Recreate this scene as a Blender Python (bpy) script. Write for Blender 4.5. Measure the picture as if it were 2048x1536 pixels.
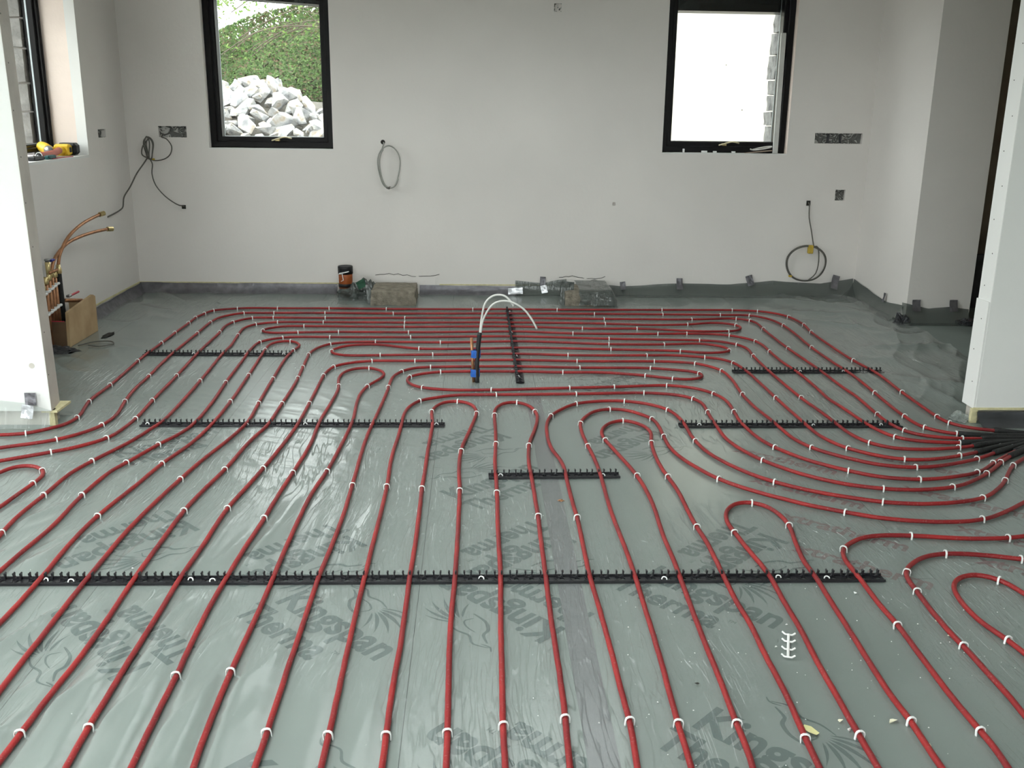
import bpy, bmesh, math, random
from mathutils import Vector, Matrix, Euler, noise
random.seed(7)
for o in list(bpy.data.objects): bpy.data.objects.remove(o)
scene = bpy.context.scene
COL = scene.collection

# ------------------------------------------------------------------ camera
cam_data = bpy.data.cameras.new('camera'); cam = bpy.data.objects.new('camera', cam_data); COL.objects.link(cam)
cam_data.sensor_width = 36.0; cam_data.lens = 34.64; cam_data.clip_end = 200
RT = Vector((0.999323, -0.034637, 0.012375)); UPV = Vector((-0.002466, 0.272589, 0.962127)); FW = Vector((0.036699, 0.961507, -0.272319))
cam.matrix_world = Matrix(((RT.x, UPV.x, -FW.x, 0), (RT.y, UPV.y, -FW.y, 0), (RT.z, UPV.z, -FW.z, 1.5), (0, 0, 0, 1)))
scene.camera = cam

# ------------------------------------------------------------------ overcast sky, exposure
SKY = 5.6
world = bpy.data.worlds.new('overcast_sky'); scene.world = world; world.use_nodes = True
bg = world.node_tree.nodes['Background']; bg.inputs[0].default_value = (0.985, 0.988, 0.99, 1); bg.inputs[1].default_value = SKY
scene.view_settings.view_transform = 'Standard'; scene.view_settings.look = 'None'
scene.view_settings.gamma = 1.0; scene.view_settings.use_curve_mapping = False
scene.view_settings.exposure = 0.45
scene.cycles.use_denoising = True
scene.cycles.max_bounces = 6; scene.cycles.diffuse_bounces = 4; scene.cycles.glossy_bounces = 2
scene.cycles.use_adaptive_sampling = True; scene.cycles.adaptive_threshold = 0.08; scene.cycles.adaptive_min_samples = 12
scene.cycles.transparent_max_bounces = 10; scene.cycles.caustics_reflective = False; scene.cycles.caustics_refractive = False
scene.cycles.sample_clamp_indirect = 6.0

def portal(name, loc, rot, sx, sy):
    l = bpy.data.lights.new(name, 'AREA'); l.shape = 'RECTANGLE'; l.size = sx; l.size_y = sy
    l.cycles.is_portal = True
    o = bpy.data.objects.new(name, l); COL.objects.link(o); o.location = loc; o.rotation_euler = rot
    return o
# sky portals sit in the window and door openings, some of them added for daylight
H = math.pi / 2
portal('portal_back_a', (-1.61, 8.46, 1.70), (-H, 0, 0), 1.0, 1.15)
portal('portal_back_b', (1.98, 8.46, 1.72), (-H, 0, 0), 1.05, 1.15)
portal('portal_kitchen_side', (-3.24, 6.05, 1.72), (0, -H, 0), 1.2, 2.3)
portal('portal_patio', (-4.30, 2.0, 1.28), (0, -H, 0), 2.5, 4.5)
portal('portal_added_rear', (-.3, -3.66, 1.28), (H, 0, 0), 5.0, 2.5)
portal('portal_added_rooflight_a', (-1.3, 2.2, 2.84), (0, 0, 0), 2.4, 2.0)
portal('portal_added_rooflight_c', (.2, 5.65, 2.84), (0, 0, 0), 2.0, 1.1)
portal('portal_added_rooflight_b', (-1.3, -.9, 2.84), (0, 0, 0), 2.4, 2.4)

# floor-plan coordinates (metres) of every pipe run
PIPE_XY = {
 'p1': [(-2.628,4.299),(-2.593,4.304),(-2.559,4.310),(-2.524,4.315),(-2.490,4.321),(-2.455,4.326),(-2.421,4.332),(-2.386,4.337),(-2.351,4.343),(-2.317,4.348),(-2.282,4.354),(-2.248,4.359),(-2.213,4.365),(-2.179,4.370),(-2.144,4.375),(-2.110,4.382),(-2.077,4.393),(-2.048,4.413),(-2.022,4.437),(-1.998,4.462),(-1.976,4.489),(-1.957,4.518),(-1.945,4.551),(-1.939,4.586),(-1.936,4.621),(-1.937,4.656),(-1.940,4.690),(-1.946,4.725),(-1.953,4.759),(-1.960,4.793),(-1.967,4.828),(-1.973,4.862),(-1.978,4.897),(-1.981,4.932),(-1.983,4.967),(-1.983,5.002),(-1.983,5.037),(-1.982,5.072),(-1.981,5.107),(-1.980,5.142),(-1.980,5.177),(-1.980,5.212),(-1.981,5.247),(-1.982,5.282),(-1.983,5.317),(-1.985,5.352),(-1.986,5.386),(-1.988,5.421),(-1.989,5.456),(-1.991,5.491),(-1.993,5.526),(-1.994,5.561),(-1.996,5.596),(-1.998,5.631),(-1.999,5.666),(-2.001,5.701),(-2.002,5.736),(-2.004,5.771),(-2.005,5.806),(-2.007,5.841),(-2.007,5.876),(-2.007,5.911),(-2.007,5.946),(-2.006,5.981),(-2.005,6.016),(-2.004,6.051),(-2.003,6.086),(-2.003,6.121),(-2.002,6.156),(-2.002,6.191),(-2.001,6.226),(-2.001,6.261),(-2.002,6.296),(-2.002,6.331),(-2.002,6.366),(-2.002,6.401),(-2.003,6.436),(-2.003,6.471),(-2.002,6.506),(-2.002,6.541),(-2.002,6.576),(-2.001,6.611),(-2.000,6.646),(-1.999,6.681),(-1.999,6.716),(-1.998,6.751),(-1.998,6.786),(-1.998,6.821),(-1.998,6.856),(-1.999,6.891),(-1.999,6.926),(-1.998,6.961),(-1.995,6.996),(-1.989,7.030),(-1.982,7.064),(-1.975,7.099),(-1.968,7.133),(-1.960,7.167),(-1.948,7.200),(-1.928,7.228),(-1.901,7.250),(-1.870,7.266),(-1.838,7.280),(-1.805,7.292),(-1.772,7.302),(-1.738,7.311),(-1.703,7.318),(-1.669,7.322),(-1.634,7.323),(-1.599,7.322),(-1.564,7.320),(-1.529,7.317),(-1.494,7.315),(-1.459,7.315),(-1.424,7.315),(-1.389,7.316),(-1.354,7.318),(-1.319,7.319),(-1.284,7.320),(-1.249,7.322),(-1.214,7.323),(-1.179,7.324),(-1.144,7.324),(-1.109,7.325),(-1.074,7.324),(-1.039,7.324),(-1.004,7.323),(-0.969,7.322),(-0.934,7.320),(-0.899,7.319),(-0.864,7.317),(-0.829,7.316),(-0.794,7.315),(-0.759,7.314),(-0.724,7.313),(-0.689,7.312),(-0.654,7.312),(-0.619,7.311),(-0.584,7.311),(-0.549,7.311),(-0.514,7.311),(-0.479,7.312),(-0.444,7.312),(-0.409,7.312),(-0.374,7.312),(-0.339,7.313),(-0.304,7.313),(-0.269,7.314),(-0.234,7.314),(-0.199,7.315),(-0.164,7.315),(-0.129,7.316),(-0.094,7.316),(-0.059,7.317),(-0.024,7.318),(0.011,7.318),(0.046,7.319),(0.081,7.320),(0.116,7.322),(0.151,7.323),(0.185,7.324),(0.220,7.325),(0.255,7.325),(0.290,7.325),(0.325,7.325),(0.360,7.324),(0.395,7.323),(0.430,7.322),(0.465,7.320),(0.500,7.319),(0.535,7.318),(0.570,7.318),(0.605,7.317),(0.640,7.317),(0.675,7.317),(0.710,7.317),(0.745,7.318),(0.780,7.318),(0.815,7.318),(0.850,7.319),(0.885,7.320),(0.920,7.320),(0.955,7.321),(0.990,7.321),(1.025,7.322),(1.060,7.323),(1.095,7.323),(1.130,7.324),(1.165,7.325),(1.200,7.325),(1.235,7.326),(1.270,7.327),(1.305,7.327),(1.340,7.328),(1.375,7.328),(1.410,7.329),(1.445,7.329),(1.480,7.330),(1.515,7.331),(1.550,7.332),(1.585,7.332),(1.620,7.334),(1.655,7.335),(1.690,7.335),(1.725,7.336),(1.760,7.337),(1.795,7.337),(1.830,7.337),(1.865,7.337),(1.900,7.336),(1.935,7.334),(1.970,7.332),(2.005,7.328),(2.039,7.324),(2.074,7.318),(2.108,7.309),(2.141,7.298),(2.173,7.284),(2.203,7.266),(2.230,7.244),(2.254,7.218),(2.275,7.190),(2.293,7.160),(2.308,7.128),(2.319,7.095),(2.327,7.061),(2.333,7.027),(2.338,6.992),(2.341,6.957),(2.343,6.923),(2.345,6.888),(2.346,6.853),(2.345,6.818),(2.343,6.783),(2.339,6.748),(2.335,6.713),(2.330,6.679),(2.325,6.644),(2.322,6.609),(2.320,6.574),(2.319,6.539),(2.318,6.504),(2.317,6.469),(2.316,6.434),(2.316,6.399),(2.315,6.364),(2.315,6.329),(2.315,6.294),(2.315,6.259),(2.315,6.224),(2.315,6.189),(2.315,6.154),(2.315,6.119),(2.315,6.084),(2.316,6.049),(2.316,6.014),(2.316,5.979),(2.317,5.944),(2.318,5.909),(2.319,5.874),(2.321,5.839),(2.323,5.804),(2.326,5.769),(2.329,5.735),(2.333,5.700),(2.337,5.665),(2.341,5.630),(2.345,5.595),(2.348,5.561),(2.350,5.526),(2.351,5.491),(2.351,5.456),(2.351,5.421),(2.349,5.386),(2.348,5.351),(2.346,5.316),(2.344,5.281),(2.341,5.246),(2.339,5.211),(2.337,5.176),(2.335,5.141),(2.334,5.106),(2.333,5.071),(2.332,5.036),(2.331,5.001),(2.330,4.966),(2.330,4.931),(2.329,4.896),(2.328,4.861),(2.328,4.826),(2.327,4.791),(2.327,4.756),(2.327,4.721),(2.327,4.686),(2.328,4.651),(2.331,4.616),(2.338,4.582),(2.352,4.550),(2.372,4.522),(2.397,4.497),(2.426,4.478),(2.457,4.462),(2.490,4.449),(2.522,4.436),(2.554,4.422),(2.587,4.409),(2.619,4.396),(2.652,4.383),(2.684,4.370),(2.717,4.357),(2.749,4.344),(2.782,4.331),(2.814,4.318),(2.847,4.305),(2.879,4.291),(2.911,4.278),(2.944,4.265),(2.976,4.252),(3.009,4.239)],
 'p2': [(-2.502,3.984),(-2.470,4.000),(-2.439,4.016),(-2.408,4.032),(-2.377,4.048),(-2.346,4.064),(-2.315,4.080),(-2.284,4.097),(-2.253,4.113),(-2.222,4.129),(-2.191,4.145),(-2.160,4.161),(-2.129,4.177),(-2.098,4.193),(-2.067,4.210),(-2.036,4.226),(-2.004,4.241),(-1.973,4.258),(-1.943,4.275),(-1.914,4.295),(-1.888,4.318),(-1.864,4.343),(-1.842,4.371),(-1.823,4.400),(-1.806,4.430),(-1.791,4.462),(-1.779,4.495),(-1.771,4.529),(-1.766,4.564),(-1.763,4.599),(-1.762,4.634),(-1.763,4.669),(-1.766,4.704),(-1.770,4.738),(-1.776,4.773),(-1.782,4.807),(-1.788,4.842),(-1.794,4.876),(-1.800,4.911),(-1.804,4.945),(-1.809,4.980),(-1.813,5.015),(-1.817,5.050),(-1.820,5.085),(-1.823,5.119),(-1.825,5.154),(-1.827,5.189),(-1.828,5.224),(-1.829,5.259),(-1.829,5.294),(-1.830,5.329),(-1.831,5.364),(-1.832,5.399),(-1.834,5.434),(-1.836,5.469),(-1.837,5.504),(-1.840,5.539),(-1.842,5.574),(-1.844,5.609),(-1.846,5.644),(-1.847,5.679),(-1.849,5.714),(-1.850,5.749),(-1.852,5.784),(-1.853,5.819),(-1.854,5.854),(-1.855,5.889),(-1.855,5.924),(-1.856,5.959),(-1.856,5.994),(-1.856,6.029),(-1.856,6.064),(-1.856,6.099),(-1.856,6.134),(-1.856,6.169),(-1.856,6.204),(-1.855,6.239),(-1.855,6.274),(-1.855,6.309),(-1.855,6.344),(-1.855,6.379),(-1.854,6.414),(-1.854,6.449),(-1.854,6.484),(-1.855,6.519),(-1.855,6.554),(-1.856,6.589),(-1.856,6.624),(-1.857,6.659),(-1.857,6.694),(-1.857,6.729),(-1.857,6.764),(-1.855,6.799),(-1.853,6.833),(-1.850,6.868),(-1.847,6.903),(-1.842,6.938),(-1.832,6.971),(-1.818,7.004),(-1.801,7.034),(-1.780,7.062),(-1.757,7.089),(-1.732,7.113),(-1.703,7.132),(-1.669,7.141),(-1.634,7.142),(-1.599,7.141),(-1.564,7.141),(-1.529,7.142),(-1.494,7.143),(-1.459,7.144),(-1.424,7.145),(-1.389,7.146),(-1.354,7.147),(-1.319,7.149),(-1.284,7.150),(-1.249,7.151),(-1.214,7.151),(-1.179,7.152),(-1.144,7.152),(-1.109,7.153),(-1.074,7.152),(-1.039,7.152),(-1.004,7.151),(-0.970,7.151),(-0.935,7.150),(-0.900,7.149),(-0.865,7.148),(-0.830,7.147),(-0.795,7.146),(-0.760,7.145),(-0.725,7.144),(-0.690,7.144),(-0.655,7.144),(-0.620,7.144),(-0.585,7.144),(-0.550,7.144),(-0.515,7.145),(-0.480,7.145),(-0.445,7.146),(-0.410,7.147),(-0.375,7.148),(-0.340,7.149),(-0.305,7.150),(-0.270,7.151),(-0.235,7.152),(-0.200,7.153),(-0.165,7.154),(-0.130,7.155),(-0.095,7.156),(-0.060,7.157),(-0.025,7.158),(0.010,7.160),(0.045,7.161),(0.080,7.162),(0.115,7.162),(0.150,7.163),(0.185,7.164),(0.220,7.165),(0.255,7.165),(0.290,7.166),(0.325,7.166),(0.360,7.167),(0.395,7.167),(0.430,7.167),(0.465,7.167),(0.500,7.167),(0.535,7.167),(0.570,7.167),(0.605,7.167),(0.640,7.167),(0.675,7.167),(0.710,7.167),(0.745,7.167),(0.780,7.167),(0.815,7.167),(0.850,7.167),(0.885,7.166),(0.920,7.166),(0.955,7.166),(0.990,7.166),(1.025,7.165),(1.060,7.165),(1.095,7.165),(1.130,7.164),(1.165,7.164),(1.200,7.163),(1.235,7.163),(1.270,7.162),(1.305,7.162),(1.340,7.161),(1.375,7.161),(1.410,7.160),(1.445,7.160),(1.480,7.160),(1.515,7.159),(1.550,7.159),(1.585,7.158),(1.620,7.158),(1.655,7.157),(1.690,7.157),(1.725,7.156),(1.760,7.155),(1.795,7.154),(1.830,7.153),(1.865,7.153),(1.900,7.154),(1.935,7.155),(1.970,7.154),(2.004,7.149),(2.037,7.138),(2.067,7.119),(2.093,7.096),(2.115,7.068),(2.133,7.039),(2.148,7.007),(2.160,6.974),(2.169,6.940),(2.175,6.906),(2.181,6.871),(2.185,6.837),(2.189,6.802),(2.191,6.767),(2.193,6.732),(2.193,6.697),(2.193,6.662),(2.192,6.627),(2.192,6.592),(2.191,6.557),(2.190,6.522),(2.189,6.487),(2.188,6.452),(2.186,6.417),(2.184,6.382),(2.182,6.347),(2.180,6.312),(2.179,6.277),(2.177,6.242),(2.176,6.207),(2.175,6.172),(2.174,6.137),(2.174,6.102),(2.174,6.067),(2.174,6.032),(2.174,5.997),(2.174,5.962),(2.175,5.927),(2.175,5.892),(2.176,5.857),(2.177,5.822),(2.178,5.787),(2.179,5.752),(2.180,5.717),(2.182,5.682),(2.184,5.648),(2.186,5.613),(2.187,5.578),(2.189,5.543),(2.190,5.508),(2.191,5.473),(2.191,5.438),(2.191,5.403),(2.190,5.368),(2.189,5.333),(2.187,5.298),(2.186,5.263),(2.184,5.228),(2.182,5.193),(2.180,5.158),(2.178,5.123),(2.176,5.088),(2.175,5.053),(2.173,5.018),(2.171,4.983),(2.169,4.948),(2.168,4.913),(2.166,4.878),(2.164,4.843),(2.163,4.808),(2.162,4.773),(2.162,4.738),(2.162,4.703),(2.162,4.668),(2.164,4.633),(2.165,4.599),(2.168,4.564),(2.174,4.529),(2.185,4.496),(2.203,4.466),(2.227,4.440),(2.254,4.418),(2.284,4.401),(2.317,4.388),(2.350,4.378),(2.385,4.371),(2.419,4.365),(2.454,4.361),(2.489,4.358),(2.524,4.357),(2.559,4.356),(2.594,4.354),(2.629,4.353),(2.664,4.352),(2.699,4.351),(2.734,4.350),(2.769,4.348),(2.804,4.347),(2.839,4.346),(2.874,4.345),(2.908,4.343),(2.943,4.342),(2.978,4.341),(3.013,4.340)],
 'p3': [(-2.404,3.781),(-2.375,3.800),(-2.346,3.819),(-2.316,3.838),(-2.287,3.857),(-2.257,3.876),(-2.228,3.895),(-2.199,3.914),(-2.169,3.933),(-2.140,3.952),(-2.111,3.971),(-2.081,3.990),(-2.052,4.009),(-2.023,4.028),(-1.993,4.047),(-1.964,4.066),(-1.935,4.085),(-1.905,4.104),(-1.876,4.124),(-1.848,4.144),(-1.819,4.164),(-1.792,4.186),(-1.767,4.211),(-1.744,4.237),(-1.722,4.264),(-1.703,4.293),(-1.686,4.324),(-1.673,4.356),(-1.666,4.390),(-1.661,4.425),(-1.658,4.460),(-1.655,4.495),(-1.652,4.530),(-1.651,4.565),(-1.650,4.600),(-1.650,4.635),(-1.651,4.670),(-1.652,4.705),(-1.654,4.739),(-1.656,4.774),(-1.658,4.809),(-1.660,4.844),(-1.662,4.879),(-1.664,4.914),(-1.665,4.949),(-1.666,4.984),(-1.668,5.019),(-1.669,5.054),(-1.670,5.089),(-1.671,5.124),(-1.672,5.159),(-1.673,5.194),(-1.674,5.229),(-1.675,5.264),(-1.676,5.299),(-1.677,5.334),(-1.679,5.368),(-1.680,5.403),(-1.682,5.438),(-1.683,5.473),(-1.685,5.508),(-1.687,5.543),(-1.688,5.578),(-1.690,5.613),(-1.692,5.648),(-1.694,5.683),(-1.696,5.718),(-1.697,5.753),(-1.699,5.788),(-1.701,5.823),(-1.702,5.858),(-1.704,5.892),(-1.705,5.927),(-1.706,5.962),(-1.707,5.997),(-1.708,6.032),(-1.708,6.067),(-1.709,6.102),(-1.709,6.137),(-1.710,6.172),(-1.710,6.207),(-1.710,6.242),(-1.711,6.277),(-1.711,6.312),(-1.711,6.347),(-1.711,6.382),(-1.712,6.417),(-1.712,6.452),(-1.713,6.487),(-1.715,6.522),(-1.717,6.557),(-1.720,6.592),(-1.723,6.627),(-1.724,6.661),(-1.723,6.696),(-1.720,6.731),(-1.714,6.766),(-1.706,6.800),(-1.694,6.833),(-1.679,6.864),(-1.662,6.895),(-1.642,6.923),(-1.618,6.948),(-1.588,6.967),(-1.554,6.976),(-1.520,6.977),(-1.485,6.977),(-1.450,6.977),(-1.415,6.978),(-1.380,6.978),(-1.345,6.978),(-1.310,6.978),(-1.275,6.978),(-1.240,6.977),(-1.205,6.977),(-1.170,6.977),(-1.135,6.977),(-1.100,6.977),(-1.065,6.977),(-1.030,6.978),(-0.995,6.978),(-0.960,6.979),(-0.925,6.980),(-0.890,6.981),(-0.855,6.981),(-0.820,6.982),(-0.785,6.983),(-0.750,6.984),(-0.715,6.985),(-0.680,6.986),(-0.645,6.987),(-0.610,6.988),(-0.575,6.989),(-0.540,6.990),(-0.505,6.991),(-0.471,6.991),(-0.436,6.992),(-0.401,6.993),(-0.366,6.994),(-0.331,6.996),(-0.296,6.997),(-0.261,6.998),(-0.226,6.999),(-0.191,7.000),(-0.156,7.001),(-0.121,7.002),(-0.086,7.003),(-0.051,7.004),(-0.016,7.005),(0.019,7.006),(0.054,7.006),(0.089,7.007),(0.124,7.007),(0.159,7.008),(0.194,7.008),(0.229,7.008),(0.264,7.008),(0.299,7.007),(0.334,7.007),(0.369,7.006),(0.404,7.005),(0.439,7.005),(0.474,7.004),(0.508,7.002),(0.543,7.001),(0.578,7.000),(0.613,6.999),(0.648,6.998),(0.683,6.996),(0.718,6.995),(0.753,6.994),(0.788,6.993),(0.823,6.992),(0.858,6.991),(0.893,6.990),(0.928,6.990),(0.963,6.989),(0.998,6.988),(1.033,6.988),(1.068,6.987),(1.103,6.986),(1.138,6.986),(1.173,6.985),(1.208,6.985),(1.243,6.984),(1.278,6.984),(1.313,6.983),(1.348,6.983),(1.383,6.983),(1.418,6.983),(1.453,6.984),(1.487,6.984),(1.522,6.985),(1.557,6.987),(1.592,6.989),(1.627,6.992),(1.662,6.997),(1.696,7.002),(1.731,7.008),(1.765,7.014),(1.800,7.020),(1.835,7.023),(1.870,7.024),(1.904,7.018),(1.937,7.006),(1.965,6.986),(1.988,6.960),(2.004,6.928),(2.013,6.895),(2.017,6.860),(2.018,6.825),(2.017,6.790),(2.015,6.755),(2.013,6.720),(2.012,6.685),(2.011,6.650),(2.010,6.615),(2.010,6.580),(2.009,6.545),(2.009,6.510),(2.009,6.475),(2.009,6.440),(2.009,6.405),(2.009,6.370),(2.009,6.335),(2.009,6.300),(2.009,6.265),(2.009,6.230),(2.009,6.196),(2.010,6.161),(2.011,6.126),(2.012,6.091),(2.013,6.056),(2.014,6.021),(2.016,5.986),(2.017,5.951),(2.019,5.916),(2.021,5.881),(2.023,5.846),(2.025,5.811),(2.026,5.776),(2.028,5.741),(2.030,5.706),(2.032,5.671),(2.033,5.636),(2.035,5.602),(2.036,5.567),(2.037,5.532),(2.037,5.497),(2.037,5.462),(2.037,5.427),(2.037,5.392),(2.037,5.357),(2.038,5.322),(2.038,5.287),(2.038,5.252),(2.039,5.217),(2.040,5.182),(2.042,5.147),(2.044,5.112),(2.046,5.077),(2.048,5.042),(2.048,5.007),(2.047,4.972),(2.046,4.937),(2.045,4.902),(2.043,4.867),(2.041,4.833),(2.039,4.798),(2.038,4.763),(2.037,4.728),(2.036,4.693),(2.035,4.658),(2.035,4.623),(2.036,4.588),(2.039,4.553),(2.044,4.518),(2.052,4.484),(2.063,4.451),(2.079,4.420),(2.101,4.393),(2.129,4.372),(2.159,4.355),(2.192,4.342),(2.226,4.333),(2.260,4.327),(2.295,4.323),(2.330,4.322),(2.365,4.322),(2.400,4.322),(2.435,4.322),(2.470,4.321),(2.505,4.320),(2.539,4.319),(2.574,4.318),(2.609,4.317),(2.644,4.317),(2.679,4.316),(2.714,4.315),(2.749,4.314),(2.784,4.313),(2.819,4.312),(2.854,4.311),(2.889,4.311),(2.924,4.310),(2.959,4.309),(2.994,4.308)],
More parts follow.
